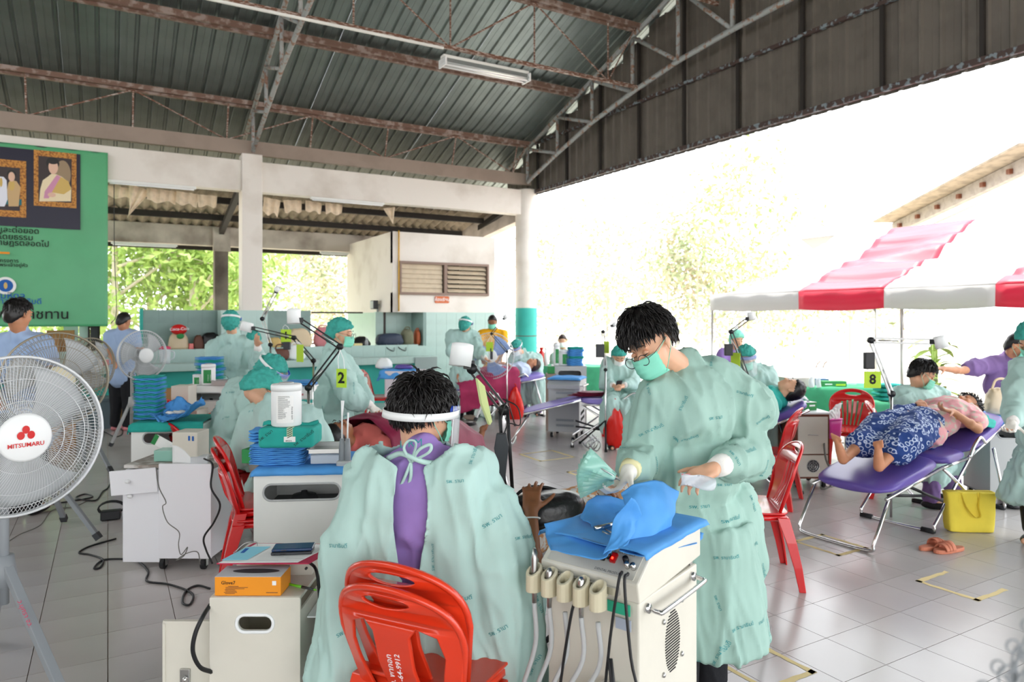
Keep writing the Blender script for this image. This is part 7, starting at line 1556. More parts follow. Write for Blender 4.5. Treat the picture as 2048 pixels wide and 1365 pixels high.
MB().tube([J1['wR']-(J1['wR']-J1['eR']).normalized()*.055, J1['wR']-(J1['wR']-J1['eR']).normalized()*.0], [.0405, .036], 18).build('rubber_band', mat('cream_band', 'e6dfae', 0.7), t1, True, off=Vector(t1.location))
# pouches in his hands
pf = thing('instrument_pouches', 'fan of clear green-tinted instrument pouches in the gloved hand', 'pouches', P(1238, 958, 2.40))
for k in range(7):
    a = -0.5+0.16*k; u = (D(-.95, .1, .25+a*.8)).normalized(); v = u.cross(D(0.2, 1, .3)).normalized(); o = Vector(pf.location)
    MB().grid(7, 5, lambda x, y: o+u*(.02+.125*x)+v*((y-.5)*(.025+.055*x))+D(0, 1)*(.004*k+.006*math.sin(x*9+y*5+k)), .001).build('pouch', 'pouch', pf, True, off=o)
    MB().tube([o+u*.0+D(0, 1)*.004*k, o+u*.10+D(0, 1)*.004*k], .0025, 6).build('instrument', 'steel', pf, True, off=o)
pf = thing('instrument_pouch', 'clear empty pouch held between thumb and fingers of the bare hand', 'pouch', P(1392, 958, 2.44)); o = Vector(pf.location)
MB().grid(9, 6, lambda x, y: o+D(-.055+.12*x, .02*math.sin(x*7+y*3), .022-.045*y-.02*x), .001).build('pouch', 'haze', pf, True, off=o); MB().grid(5, 2, lambda x, y: o+D(-.053+.03*x, .012, .020-.006*y), .001).build('seal_strip', 'rose', pf, off=o)
# 2 seated man, back to us
def p2x(q, J, f, sd):
    q.chain([P(735, 990, 2.34), P(705, 1090, 2.32), P(700, 1180, 2.34), P(690, 1290, 2.36), P(672, 1345, 2.36)], [.085, .09, .09, .09, .09])
    q.chain([P(975, 1020, 2.34), P(1005, 1120, 2.30), P(1010, 1220, 2.34), P(1020, 1330, 2.36), P(1000, 1420, 2.36)], [.095, .10, .12, .12, .12])
    q.chain([P(790, 960, 2.34), P(770, 1140, 2.38), P(760, 1300, 2.42)], [.12, .15, .16]); q.chain([P(910, 960, 2.34), P(930, 1140, 2.38), P(940, 1300, 2.42)], [.12, .15, .17])
    q.chain([P(720, 1300, 2.40), P(800, 1420, 2.45), P(950, 1420, 2.45), P(1030, 1330, 2.45)], [.11, .12, .12, .12])
    for (a, b) in (((790, 905), (745, 925)), ((885, 915), (960, 935))): q.cap(P(a[0], a[1], 2.36), .055, P(b[0], b[1], 2.36), .06)
hc2 = P(848, 828, 2.46)
def cut2(v, snap=False):
    px_, pz = (v-EYE).dot(RT)/(v-EYE).dot(FW), (v-EYE).dot(FW); py_ = HZ-(v.z-CH)/pz*F; px_ = CX+px_*F
    if pz > 2.42 and not snap: return False
    w_ = 24+8*math.sin(py_*0.02); cxx = 822-(py_-900)*0.012
    if py_ < 935: w_ += (935-py_)*1.6
    if snap: return v if py_ > 1160 or py_ < 905 or abs(abs(px_-cxx)-w_) > 20 else v + RT*((cxx+math.copysign(w_+3, px_-cxx)-px_)*pz/F)
    return abs(px_-cxx) < w_ and py_ < 1175
t2, J2, R2 = person('seated person from behind in a pale green gown open over purple scrubs, white headband', dict(
    pel=P(835, 1230, 2.44), chest=P(842, 1010, 2.38), sL=P(742, 965, 2.38), sR=P(950, 968, 2.38), neck=P(842, 922, 2.40),
    eL=P(715, 1110, 2.42), wL=P(860, 1110, 2.72), eR=P(1000, 1110, 2.46), wR=P(985, 1035, 2.70),
    kL=C(-.50, 2.72, .5), kR=C(.02, 2.82, .5), aL=C(-.48, 2.7, .08), aR=C(.0, 2.8, .08)),
    (hc2, D(.72, -.66, -.16), UP+RT*.08), facing=D(.35, -.95), stance='sit', gown='gown', shirt='scrub', trousers='scrub', mask='mask', shield=None,
    hands=dict(R=(D(-.2, -.9, .2), UP, .5), L=(D(.3, -.9, .1), UP, .5)), vox=.0055, gvox=.011, fold=.0085, seed=8, extra=p2x, cut=cut2, decals=22, cuffs='R', gloves=('R', 'L'),
    hairk=hair_keep(.30, .08, -.62), lock=(1500, .055, 12, .55, .0034), wd=1.0, eyes=True)
o2 = Vector(t2.location); W2 = lambda *a: hc2 + R2 @ Vector(a)
ball_shell(hc2, R2, (.092, .108, .110), hair_keep(.25, .08, -.55), 14, .14, 6).build('hair_volume', 'hair', t2, True, off=o2)
locks(hc2, R2, hair_keep(.25, .12, -.50), 1300, .06, 19, .75, .0032, rad=(.090, .106, .106)).build('hair_tufts', 'hair', t2, True, off=o2)
MB().grid(40, 2, lambda u, v: W2(.122*math.sin((u-.5)*2*PI*.72+PI), -.010+.138*math.cos((u-.5)*2*PI*.72+PI), -.006+.026*v-.022*math.cos((u-.5)*4.5)), .002).build('shield_headband', 'white', t2, True, off=o2)
MB().grid(10, 2, lambda u, v: W2(.095*math.sin((u-.5)*2.6), .01+.110*math.cos((u-.5)*2.6), .0+.045*v), .004).build('blue_strip', MATS['shield_blue'], t2, True, off=o2)
MB().grid(17, 12, lambda u, v: W2(.105*math.sin((u-.5)*2.6), .012+.120*math.cos((u-.5)*2.6)+.03*v, .045-.235*v), .0008).build('shield_visor', 'clear', t2, True, off=o2)
for s_ in (-1, 1): MB().tube([W2(.107*math.sin(s_*1.3), .012+.122*math.cos(1.3)+.03*v, .045-.235*v) for v in (0, .5, 1)], .0016, 6).build('visor_edge', 'white', t2, True, off=o2)
bw2 = P(822, 925, 2.27)
MB().tube(catmull([P(775, 918, 2.29), P(800, 908, 2.275), P(822, 915, 2.26), P(850, 925, 2.275), P(890, 928, 2.30)], 5), .009, 8).tube(catmull([bw2, P(808, 898, 2.25), P(818, 882, 2.25), P(832, 888, 2.25), bw2], 6), .006, 6, flat=.5).tube(catmull([bw2, P(838, 900, 2.25), P(860, 890, 2.25), P(858, 905, 2.25), bw2], 6), .006, 6, flat=.5).tube(catmull([bw2, P(812, 950, 2.26), P(800, 975, 2.27)], 5), .006, 6, flat=.5).tube(catmull([bw2, P(822, 950, 2.26), P(818, 968, 2.27)], 5), .006, 6, flat=.5).build('gown_tie', 'gown', t2, True, off=o2)
lettering('L RM', P(822, 888, 2.268), RT+UP*.1, UP, .035, MATS['stamp_ink'], t2, 'ink_mark', off=o2)
# 3 bent dentist behind the canister
person('seated person in a net cap bent forward behind the white canister, in a green gown', dict(
    pel=P(555, 985, 4.5), chest=P(562, 858, 4.4), sL=P(512, 835, 4.5), sR=P(618, 842, 4.3), neck=P(550, 815, 4.4), eL=P(490, 900, 4.5), wL=P(560, 920, 4.75), eR=P(640, 880, 4.35), wR=P(620, 900, 4.7)),
    (P(524, 778, 4.62), D(.5, -.3, -.75), UP), facing=D(.6, -.8), stance='sit', cap='cap', mask='mask', glass=True, vox=.009, gvox=.014, fold=.010, seed=21, decals=8, gloves=('L', 'R'), trousers='scrubd')
# 4 bent dentist with the blue strap
person('seated person leaning over in a green gown, dark green cap and blue shield strap', dict(
    pel=P(455, 880, 5.4), chest=P(482, 810, 5.35), sL=P(475, 790, 5.6), sR=P(500, 800, 5.1), neck=P(512, 768, 5.35), eL=P(520, 830, 5.7), wL=P(580, 830, 5.75), eR=P(520, 870, 5.1), wR=P(580, 850, 5.3)),
    (P(543, 745, 5.4), D(.8, .1, -.55), UP), facing=D(.95, .1), stance='sit', cap='cap', shield=True, vox=.011, gvox=.015, fold=.010, seed=22, decals=5, gloves=('L', 'R'), trousers='scrubd', wd=1.15)
# 5 standing back at the counter
person('standing person from behind in a pale gown with white shield strap, before the square column', dict(
    pel=P(470, 812, 8.0), chest=P(468, 722, 8.0), sL=P(432, 695, 8.0), sR=P(505, 700, 8.0), neck=P(466, 672, 8.0), eL=P(425, 745, 7.9), wL=P(450, 770, 7.7), eR=P(520, 735, 7.85), wR=P(515, 690, 7.6)),
    (P(462, 645, 7.95), D(-.2, -.95, -.1), UP), facing=D(-.1, -1), cap='cap', shield=True, vox=.014, gvox=.018, fold=.013, seed=23, trousers='trouser', hem=.3, wd=1.05)
person('seated person half hidden behind the standing gowned back, cap visible', dict(
    pel=P(512, 760, 9.4), chest=P(512, 715, 9.3), eL=P(495, 735, 9.2), wL=P(500, 740, 9.0), eR=P(530, 738, 9.2), wR=P(520, 745, 9.0)), (P(507, 682, 9.3), D(-.2, -.9, -.3), UP), facing=D(0, -1), stance='sit', cap='cap', vox=.018, gvox=.022, fold=.012, seed=24)
# 6 standing woman in profile
person('standing person in profile in green gown, net cap and latex gloves beside card 2', dict(
    pel=P(668, 850, 6.0), chest=P(672, 752, 6.0), sL=P(680, 722, 6.2), sR=P(668, 724, 5.8), neck=P(668, 705, 6.0), eL=P(720, 775, 6.1), wL=P(738, 812, 6.05), eR=P(705, 790, 5.72), wR=P(742, 812, 5.8)),
    (P(682, 668, 6.0), D(.95, .12, -.12), UP), facing=D(.92, .15), cap='cap', mask='mask', glass=True, vox=.009, gvox=.014, fold=.011, seed=25, decals=7, gloves=('L', 'R'), trousers='trouser', hem=.3, wd=1.0, hands=dict(R=(D(.6, .2, -.6), D(.5, .5, .6), .6), L=(D(.6, .2, -.6), D(.5, .3, .6), .6)))
sheet_px('tissue_pack', [[(712, 792, 5.85), (722, 800, 5.8), (732, 815, 5.8)], [(708, 800, 5.85), (718, 810, 5.8), (726, 822, 5.8)]], 'blue and white packet held against the gown of the person beside card 2', 4, .006, 'bluew', 'packet')
# 7 far standing gown
person('far standing person from behind in a pale gown, near the man in the yellow shirt', dict(
    pel=P(930, 745, 11.0), chest=P(928, 690, 11.0), sL=P(906, 672, 11.0), sR=P(948, 674, 11.0), neck=P(928, 662, 11.0), eL=P(903, 700, 10.9), wL=P(915, 720, 10.7), eR=P(955, 700, 10.85), wR=P(972, 718, 10.6)),
    (P(931, 651, 10.95), D(.35, -.9, -.2), UP), facing=D(.3, -.95), cap='cap', shield=True, vox=.018, gvox=.02, fold=.014, seed=26, trousers='trouser', hem=.2, wd=1.0)
# 8 yellow shirt
person('man in a yellow polo shirt and pale mask standing beside the far fan', dict(
    pel=P(985, 740, 12.3), chest=P(985, 690, 12.3), sR=P(963, 668, 12.3), sL=P(1007, 668, 12.3), neck=P(985, 662, 12.3), eR=P(958, 695, 12.2), wR=P(965, 720, 12.0), eL=P(1010, 695, 12.2), wL=P(1000, 720, 12.0)),
    (P(985, 645, 12.25), D(-.1, .95, -.25), UP), skin='skind', facing=D(0, 1), gown=None, shirt='yshirt', trousers='trouser', sleeve='short', vox=.016, gvox=.02, seed=27)
# 9 seated dentist with shield
person('seated person with face shield and white respirator treating the patient by the teal column', dict(
    pel=P(1055, 775, 11.9), chest=P(1050, 735, 11.85), sR=P(1030, 713, 11.85), sL=P(1072, 716, 11.9), neck=P(1045, 708, 11.8), eR=P(1018, 745, 11.7), wR=P(1035, 758, 11.4), eL=P(1078, 752, 11.7), wL=P(1050, 752, 11.45), kR=C(.18, 11.5, .5), kL=C(.42, 11.4, .5)),
    (P(1033, 696, 11.65), D(-.35, .75, -.55), UP), facing=D(-.15, .98), stance='sit', cap='cap', mask='maskw', shield=True, vox=.014, gvox=.018, fold=.011, seed=28, trousers='scrubd', hem=.3, gloves=('L', 'R'))
# 10 patient under the pinkish sheet
def lying(label, A, B, hs_, skin, hair, clothes, vox, seed, mask=None, arms=None, offw=0.0, headup=0.05, trousers='trouser', legs=True, feet=True):
    """A foot end floor point, B head end; hs_ bed surface heights foot/hip/chest/head"""
    A = Vector(A); B = Vector(B); d = (B-A); L = d.length; d = d.normalized(); sd = d.cross(UP).normalized()
    at = lambda s, h, w=0: A+d*s+UP*h+sd*(w+offw)
    J = dict(pel=at(L*.52, hs_[1]+.11), chest=at(L*.74, hs_[2]+.12), hR=at(L*.50, hs_[1]+.10, .09), hL=at(L*.50, hs_[1]+.10, -.09), kR=at(L*.27, (hs_[0]+hs_[1])/2+.11, .11), kL=at(L*.27, (hs_[0]+hs_[1])/2+.11, -.11), aR=at(L*.06, hs_[0]+.06, .12), aL=at(L*.06, hs_[0]+.06, -.12),
             sR=at(L*.80, hs_[2]+.11, .17), sL=at(L*.80, hs_[2]+.11, -.17), eR=at(L*.66, hs_[2]+.10, .25), eL=at(L*.66, hs_[2]+.10, -.25), wR=at(L*.60, hs_[2]+.23, .06), wL=at(L*.60, hs_[2]+.24, -.06), neck=at(L*.84, hs_[2]+.12), tR=(-d*.25+UP+sd*.25), tL=(-d*.25+UP-sd*.25))
    if arms: J.update(arms)
    hd = at(L*.93, hs_[3]+.10+headup)
    return person(label, J, (hd, (UP*.97-d*.2), d+UP*.1), skin=skin, facing=-d, stance='lie', lie=True, gown=None, shirt=clothes, trousers=trousers, hair=hair, mask=mask, vox=vox, gvox=.016, seed=seed, sleeve='short', shoes=None, hands=dict(R=(-d*.7-sd*.6, UP, .3), L=(-d*.7+sd*.6, UP, .3)))
lying('patient lying with bent arms under a pink-maroon sheet by the teal column', C(-.95, 10.95), C(.45, 11.55), (.48, .60, .62, .68), 'skinm', 'hairb', mat('pale_blouse', 'c3d0e6', 0.85), .014, 31)
def blanket(label, A, B, wd_, hs_, m, drop=.22, bump=.16, seed=1, s0=0.0, s1=.62, amp=.02):
    A = Vector(A); B = Vector(B); d = (B-A); L = d.length; d = d.normalized(); sd = d.cross(UP).normalized(); o = A+UP*hs_[0]
    def fn(u, v):
        s = L*(s0+(s1-s0)*u); hh = hs_[0]+(hs_[1]-hs_[0])*min(1, s/(L*.45)); y = (v-.5)*2; a = abs(y)*(wd_/2+drop); y2 = min(a, wd_/2+.03); dr = max(0, a-wd_/2)
        bod = bump*(0.55+0.45*math.sin(min(1, s/L*2.2)*PI*.5))*math.sqrt(max(0, 1-(y2/(wd_/2+.06))**2)) if dr == 0 else 0
        z = hh+.02+bod-dr; k = 1-abs(noise.noise(Vector((s*5, y*2.2, seed))))*3; k2 = noise.noise(Vector((s*3, y*4, seed+4)))
        return A+d*s+sd*(math.copysign(y2+(.02+.03*k2)*(dr > 0), y))+UP*(z+amp*k*.5+amp*k2)-o
    b = MB().grid(46, 46, fn, .006).build('blanket', m, smooth=True); b.location = o; return tag(b, label, 'blanket')
blanket('pink-maroon sheet over the patient by the teal column, a corner hanging down', C(-.95, 10.95), C(.45, 11.55), .56, (.48, .62), mat('pinkish_sheet', 'a82a58', 0.75, var=.15, bump=.2, bscale=12), drop=.38, bump=.17, seed=3, s0=.02, s1=.68, amp=.03)
pp = MB().box((0, 0, 0), (.14, .004, .12)).build('pink_square', mat('pink_print', 'd890c4', 0.7)); pp.location = P(900, 812, 10.5)*1.0; pp.rotation_euler = (0, .3, RZ); tag(pp, 'pale pink square patch at the hanging corner of the pink-maroon sheet', 'patch')
sk_ = thing('sneaker', 'beige sneaker on the floor beneath the hanging sheet corner', 'shoe', CP(940, 10.9), 0.4); MB().ell((0, 0, .04), (.05, .14, .045), n=18, m=10, f=lambda p, v: Vector((p.x, p.y, max(-.038, p.z)))).build('shoe', mat('beige_shoe', 'b9a594', 0.8), sk_, True)
# 11 woman far right of column, 12 phone
person('distant person with brown hair and a pale mask seated beyond the stacked packs', dict(
    pel=P(1128, 760, 13.2), chest=P(1128, 718, 13.2), eL=P(1146, 735, 13.0), wL=P(1130, 745, 12.9), eR=P(1110, 735, 13.0), wR=P(1122, 748, 12.9)), (P(1125, 683, 13.1), D(-.15, .95, -.1), UP), facing=D(0, 1), stance='sit', hair='hairb', mask='maskw', vox=.018, gvox=.022, seed=41, gown='gown')
person('seated person in a green gown and respirator looking down at a phone', dict(
    pel=P(1242, 790, 8.95), chest=P(1240, 752, 8.9), sR=P(1216, 728, 8.9), sL=P(1264, 730, 8.9), neck=P(1240, 722, 8.9), eR=P(1212, 765, 8.75), wR=P(1228, 772, 8.55), eL=P(1268, 765, 8.75), wL=P(1246, 772, 8.55), kR=C(1.2, 8.5, .5), kL=C(1.55, 8.5, .5)),
    (P(1238, 713, 8.8), D(0, .85, -.5), UP), facing=D(0, 1), stance='sit', cap='cap', mask='maskw', vox=.011, gvox=.016, fold=.011, seed=42, trousers='scrubd')
ph = thing('mobile_phone', 'phone in the hands of the seated person in the respirator', 'phone', P(1238, 768, 8.46), RZ); MB().box((0, 0, 0), (.07, .012, .13), R=Matrix.Rotation(.9, 3, 'X')).build('case', 'dgrey', ph, bevel=.004)
# 13, 14, 15 behind the standing man
person('smiling person in purple with a pale cap standing behind the grey lamp arm', dict(
    pel=P(1468, 800, 9.6), chest=P(1466, 730, 9.6), sR=P(1446, 708, 9.6), sL=P(1490, 708, 9.6), neck=P(1470, 702, 9.6), eR=P(1442, 745, 9.5), wR=P(1455, 770, 9.3), eL=P(1494, 745, 9.5), wL=P(1480, 770, 9.3)),
    (P(1474, 680, 9.5), D(.15, .9, -.2), UP), facing=D(0, 1), gown=None, shirt='scrub', sleeve='short', cap='mask', mask=None, vox=.012, gvox=.018, seed=43, trousers='scrubd')
person('seated person with a blue-strapped face shield, glasses and green mask behind the standing man', dict(
    pel=P(1515, 830, 7.1), chest=P(1508, 768, 7.1), sR=P(1478, 745, 7.1), sL=P(1535, 748, 7.1), neck=P(1500, 738, 7.1), eR=P(1470, 790, 6.95), wR=P(1500, 805, 6.75), eL=P(1545, 795, 6.95), wL=P(1520, 805, 6.75), kR=C(2.3, 6.9, .5), kL=C(2.6, 7.05, .5)),
    (P(1492, 717, 7.0), D(-.35, .85, -.3), UP), facing=D(-.3, .95), stance='sit', cap='cap', shield=True, glass=True, vox=.010, gvox=.015, seed=44, trousers='scrubd')
lying('dark-haired patient lying on the purple bed behind the standing man', C(1.35, 6.95), C(2.72, 6.55), (.5, .58, .68, .78), 'skin', 'hair', 'teal', .011, 45)
# 16 dentist, 17 patient
person('seated person with metal-framed glasses and mask treating the patient in the blue skirt', dict(
    pel=P(1835, 905, 6.2), chest=P(1838, 820, 6.12), sR=P(1805, 792, 6.05), sL=P(1875, 792, 6.22), neck=P(1838, 780, 6.12), eR=P(1822, 860, 5.92), wR=P(1872, 812, 5.92), eL=P(1902, 838, 6.2), wL=P(1886, 806, 6.05), kR=C(3.62, 6.0, .52), kL=C(3.9, 6.3, .52), aR=C(3.5, 5.85, .08), aL=C(3.9, 6.2, .08)),
    (P(1846, 748, 6.05), D(.72, .30, -.45), UP), facing=D(.8, .35), stance='sit', glass=True, mask='mask', vox=.008, gvox=.013, fold=.010, seed=46, decals=8, gloves=('L', 'R'), trousers='scrubd', lock=(500, .04, 5, .2, .0034), hands=dict(R=(D(.9, .1, .1), D(0, .3, .9), .45), L=(D(.3, .6, -.3), D(0, .3, .9), .5)))
def patient8():
    A = C(2.30, 5.00); B = C(3.98, 6.07); d = (B-A).normalized(); sd = d.cross(UP).normalized(); near = sd if sd.dot(-FW) > 0 else -sd
    J = dict(pel=C(3.20, 5.56, .70), chest=C(3.58, 5.80, .80), hR=C(3.16, 5.50, .70), hL=C(3.06, 5.62, .70), kR=C(2.94, 5.24, .69), kL=C(2.82, 5.46, .70), aR=C(2.62, 5.00, .53), aL=C(2.44, 5.16, .55),
             sR=C(3.78, 5.74, .80), sL=C(3.60, 5.98, .82), eR=C(3.66, 5.50, .72), eL=C(3.42, 5.98, .78), wR=C(3.46, 5.50, .86), wL=C(3.36, 5.76, .90), neck=C(3.74, 5.90, .83), tR=(-d*.15+UP-FW*.1), tL=(-d*.25+UP-RT*.15))
    hc = P(1935, 812, 5.98)
    def skirt(q, J, f, s_): pass
    t, J_, R_ = person('barefoot patient lying in a pink floral blouse and blue patterned skirt, purple bed', J, (hc, UP*.9-RT*.45, (RT*.8+FW*.5+UP*.25)), skin='skinm', facing=-d, stance='lie', lie=True, gown=None, shirt=mat('pink_floral', 'e0a0a4', 0.85, col2='c9c0b0', vscale=22, lo=.52, hi=.58, bump=.15), trousers=None, hair='hair', mask=None, vox=.007, gvox=.013, seed=47, sleeve='short', shoes=None, wd=1.15,
        hands=dict(R=(D(-.85, .1, .15), UP, .45), L=(D(-.3, .7, 0), UP, .4)), lock=(300, .06, 6, .5, .004))
    o = Vector(t.location); q = MB()
    q.chain([C(3.30, 5.62, .72), C(2.98, 5.28, .69), C(2.80, 5.12, .63)], [.165, .13, .10]); q.chain([C(3.24, 5.72, .72), C(2.88, 5.48, .71), C(2.66, 5.32, .64)], [.165, .13, .10]); q.chain([C(3.2, 5.6, .70), C(2.92, 5.38, .67), C(2.78, 5.25, .62)], [.155, .12, .09])
    fuse(q, 'wrap_skirt', .012, 5, .5, folds(.009, 6, 5, 5), skirt_m, t, o)
    MB().tube([C(3.50, 5.50, .83)+D(0, 0)+Vector((0.033*math.cos(a), 0.0, 0.033*math.sin(a))) for a in [2*PI*i/16 for i in range(16)]], .003, 5, closed=True).build('bracelet', 'gold', t, True, off=o)
    return t
skirt_m = mat('skirt_batik', '1f3f7e', 0.85)
nt = skirt_m.node_tree; bs = nt.nodes['Principled BSDF']; tc = nt.nodes.new('ShaderNodeTexCoord'); mp = nt.nodes.new('ShaderNodeMapping'); mp.inputs['Rotation'].default_value = (0, 0, -.45); nt.links.new(tc.outputs['Object'], mp.inputs[0])
vo = nt.nodes.new('ShaderNodeTexVoronoi'); vo.feature = 'DISTANCE_TO_EDGE'; vo.inputs['Scale'].default_value = 24; nt.links.new(mp.outputs[0], vo.inputs['Vector']); vo2 = nt.nodes.new('ShaderNodeTexVoronoi'); vo2.inputs['Scale'].default_value = 24; nt.links.new(mp.outputs[0], vo2.inputs['Vector'])
cr_ = nt.nodes.new('ShaderNodeValToRGB'); cr_.color_ramp.elements[0].position = .28; cr_.color_ramp.elements[0].color = lin('1c3b7a'); cr_.color_ramp.elements[1].position = .34; cr_.color_ramp.elements[1].color = lin('b9c6de')
e = cr_.color_ramp.elements.new(.44); e.color = lin('b9c6de'); e = cr_.color_ramp.elements.new(.48); e.color = lin('1c3b7a'); nt.links.new(vo2.outputs['Distance'], cr_.inputs[0]); nt.links.new(cr_.outputs[0], bs.inputs['Base Color'])
patient8()
sheet_px('treatment_towel', [[(1855, 822, 5.75), (1862, 812, 5.95), (1885, 806, 6.1), (1905, 810, 6.15)], [(1880, 826, 5.66), (1895, 816, 5.85), (1915, 812, 6.0), (1930, 820, 6.1)], [(1925, 836, 5.60), (1935, 826, 5.75), (1950, 824, 5.9), (1962, 832, 6.05)], [(1988, 858, 5.62), (1992, 846, 5.75), (1990, 838, 5.9), (1985, 842, 6.05)]], 'teal towel across the chest of the patient in the pink blouse', 6, .012, 'teal', 'towel', thick=.004)
# 18 scrub, 19 edge
person('person in purple scrubs reaching an arm to the seated dentist, right side', dict(
    pel=P(2025, 880, 6.7), chest=P(2012, 775, 6.7), sR=P(1966, 732, 6.7), sL=P(2046, 732, 6.7), neck=P(2020, 718, 6.7), eR=P(1922, 742, 6.6), wR=P(1888, 738, 6.45), eL=P(2060, 790, 6.6), wL=P(2040, 830, 6.4)),
    (P(2037, 692, 6.6), D(.45, .65, -.35), UP), skin='skinm', facing=D(.3, .9), gown=None, shirt='scrubd', sleeve='short', mask='mask', vox=.008, gvox=.014, seed=48, trousers='scrubd', hands=dict(R=(D(-1, .1, .05), D(0, .2, 1), .2, dict(point=.02))), wd=1.1)
person('gowned person with a cap and glove cut off by the right frame edge', dict(
    pel=P(2095, 930, 4.9), chest=P(2090, 790, 4.9), sR=P(2050, 742, 4.85), sL=P(2150, 740, 5.0), neck=P(2090, 722, 4.9), eR=P(2036, 810, 4.75), wR=P(2024, 848, 4.6), eL=P(2160, 830, 4.9), wL=P(2120, 860, 4.7)),
    (P(2066, 680, 4.85), D(-.7, .3, -.5), UP), facing=D(-.75, .5), cap='cap', vox=.010, gvox=.015, fold=.011, seed=49, gloves=('R',), trousers='trouser', hem=.3)
gc = slot_cart('grey cart with a crumpled blue cover at the right end of the hall', CP(2010, 6.15), RZ-.1, .48, .42, .72, 'lgrey')
drape('blue_cover', CP(2010, 6.15, .725), RZ-.1, .48, .42, .1, 'bluew', 'crumpled blue cover on the grey cart at the right end', amp=.05, seed=9)
bag('carrier_bag', 'beige plastic carrier bag with twin handles on the blue cover behind the lying head', CP(1998, 6.15, .74), RZ, .26, .16, .24, 'bag', seed=15, taper=.7, handle=.09)
# 20, 21 pale blue shirts
person('person in a light blue shirt seen from behind under the banner, nearest the left edge', dict(
    pel=P(50, 880, 5.7), chest=P(40, 735, 5.7), sL=P(-8, 690, 5.7), sR=P(88, 690, 5.7), neck=P(40, 668, 5.7), eL=P(-20, 770, 5.6), wL=P(0, 800, 5.35), eR=P(105, 752, 5.55), wR=P(92, 800, 5.3)),
    (P(38, 628, 5.65), D(.25, -.95, -.15), UP), facing=D(.1, -1), gown=None, shirt='shirt', sleeve='short', mask=None, vox=.010, gvox=.014, seed=50, trousers='trouser', skin='skinm', lock=(400, .03, 5, .15, .0035), wd=1.1)
person('person in a light blue blouse and black trousers standing from behind at the counter', dict(
    pel=P(243, 755, 9.9), chest=P(246, 692, 9.9), sL=P(222, 670, 9.9), sR=P(270, 670, 9.9), neck=P(247, 660, 9.9), eL=P(217, 705, 9.85), wL=P(228, 725, 9.65), eR=P(275, 705, 9.8), wR=P(282, 702, 9.55)),
    (P(248, 643, 9.85), D(.25, -.9, -.35), UP), facing=D(.1, -1), gown=None, shirt='shirt', sleeve='short', mask=None, vox=.014, gvox=.018, seed=51, trousers='trouser', skin='skinm', shoes='rose', wd=.95)
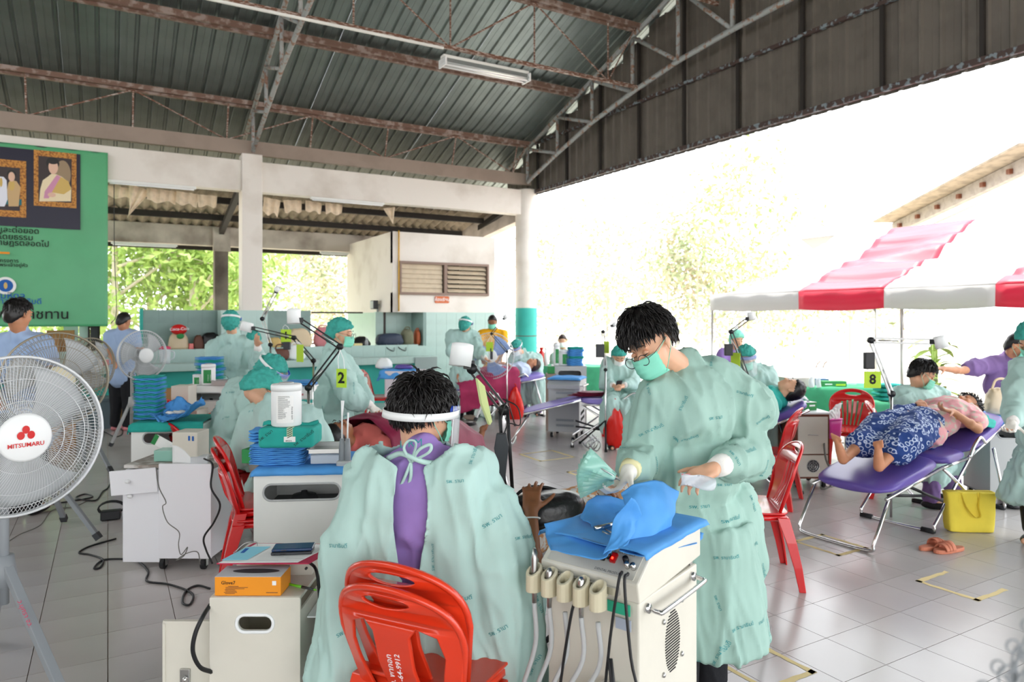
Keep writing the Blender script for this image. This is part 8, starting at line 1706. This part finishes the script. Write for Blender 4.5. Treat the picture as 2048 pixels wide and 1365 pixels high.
# 22 near patient with the bag, middle patient under maroon
def near_patient():
    A = C(1.02, 3.62); B = C(-.30, 2.78); d = (B-A).normalized(); sd = d.cross(UP).normalized()
    J = dict(pel=C(.50, 3.24, .72), chest=C(.10, 2.96, .73), hR=C(.54, 3.18, .72), hL=C(.44, 3.32, .72), kR=C(.82, 3.38, .68), kL=C(.72, 3.52, .68), aR=C(1.04, 3.54, .56), aL=C(.94, 3.68, .56), sR=P(1000, 1085, 2.75), sL=C(-.04, 3.08, .74), neck=C(-.02, 2.90, .76),
             eR=P(1066, 1155, 2.60), wR=P(1062, 1022, 2.70), eL=C(.22, 3.22, .70), wL=C(.36, 3.16, .84), tR=UP-d*.2, tL=UP-d*.2)
    t, J_, R_ = person('near lying patient whose brown hand with a white bracelet rests on a black bag', J, (C(-.22, 2.80, .80), UP-d*.2, d), skin='skind', facing=-d, stance='lie', lie=True, gown=None, shirt=mat('orange_print', 'd9a070', 0.85, col2='e8e2dc', vscale=30, lo=.48, hi=.54), trousers='trouser', mask=None, vox=.0055, gvox=.014, seed=52, sleeve='short', shoes=None,
        hands=dict(R=(D(.05, -.55, .62), D(-.1, .75, .6), .30, dict(spread=.14, side=-1, s=.98)), L=(D(.5, .3, 0), UP, .4)), eyes=True)
    o = Vector(t.location); a = J['wR']; ax_ = (J['wR']-J['eR']).normalized(); x_, y_, z_ = basis(ax_)
    c_ = a - ax_*.03; MB().tube([c_+x_*(.033*math.cos(k))+y_*(.033*math.sin(k)) for k in [2*PI*i/20 for i in range(20)]], .0032, 6, closed=True).build('bracelet', 'white', t, True, off=o)
near_patient()
bb = thing('hand_bag', 'black leather bag with silver zip pulls lying on the near patient', 'bag', C(.13, 2.86, .755), yaw(C(.75, .55)-C(0, 0)))
Rb = Matrix.Rotation(-.12, 3, 'X')
MB().ell((0, 0, .055), 1, Rb, 34, 20, f=lambda p, v: Vector((math.copysign(abs(v.x)**.6, v.x)*.17, math.copysign(abs(v.y)**.6, v.y)*.12, math.copysign(abs(v.z)**.75, v.z)*.075))*(1+.07*noise.noise(v*4))).build('body', 'blackl', bb, True)
for dy, l in ((-.085, .13), (-.115, .12)):
    MB().tube([(-.13, dy-.018, .075+dy*.3), (0, dy-.026, .08+dy*.35), (.13, dy-.018, .07+dy*.3)], .0035, 6).build('zip', 'dgrey', bb, True)
    MB().box((.07 if l == .13 else -.02, dy-.034, .068+dy*.4), (.008, .006, .034)).build('zip_pull', 'chrome', bb, bevel=.002)
MB().tube(catmull([(-.15, .04, .10), (-.05, .06, .14), (.05, .06, .13), (.14, .03, .10)], 6), .008, 6, flat=.4).build('strap', 'blackl', bb, True)
blanket('maroon blanket on the near patient, mostly behind the blue wrap', C(1.02, 3.62), C(-.30, 2.78), .52, (.47, .58), 'maroon', drop=.20, bump=.20, seed=9, s0=.02, s1=.62)
lying('patient under the maroon blanket behind the seated man, one hand on the chest', C(-.34, 5.95), C(-1.22, 4.58), (.46, .58, .60, .66), 'skind', 'hair', mat('salmon_shirt', 'e0726a', 0.85), .010, 53, arms=dict(eR=P(668, 905, 4.75), wR=P(680, 868, 4.85), eL=P(668, 905, 4.75)+D(-.1, -.35), wL=P(700, 862, 5.1)) if False else None)
blanket('shiny maroon blanket over the patient behind the seated man', C(-.34, 5.95), C(-1.22, 4.58), .55, (.46, .60), 'maroon', drop=.30, bump=.27, seed=5, s0=.14, s1=.80, amp=.03)
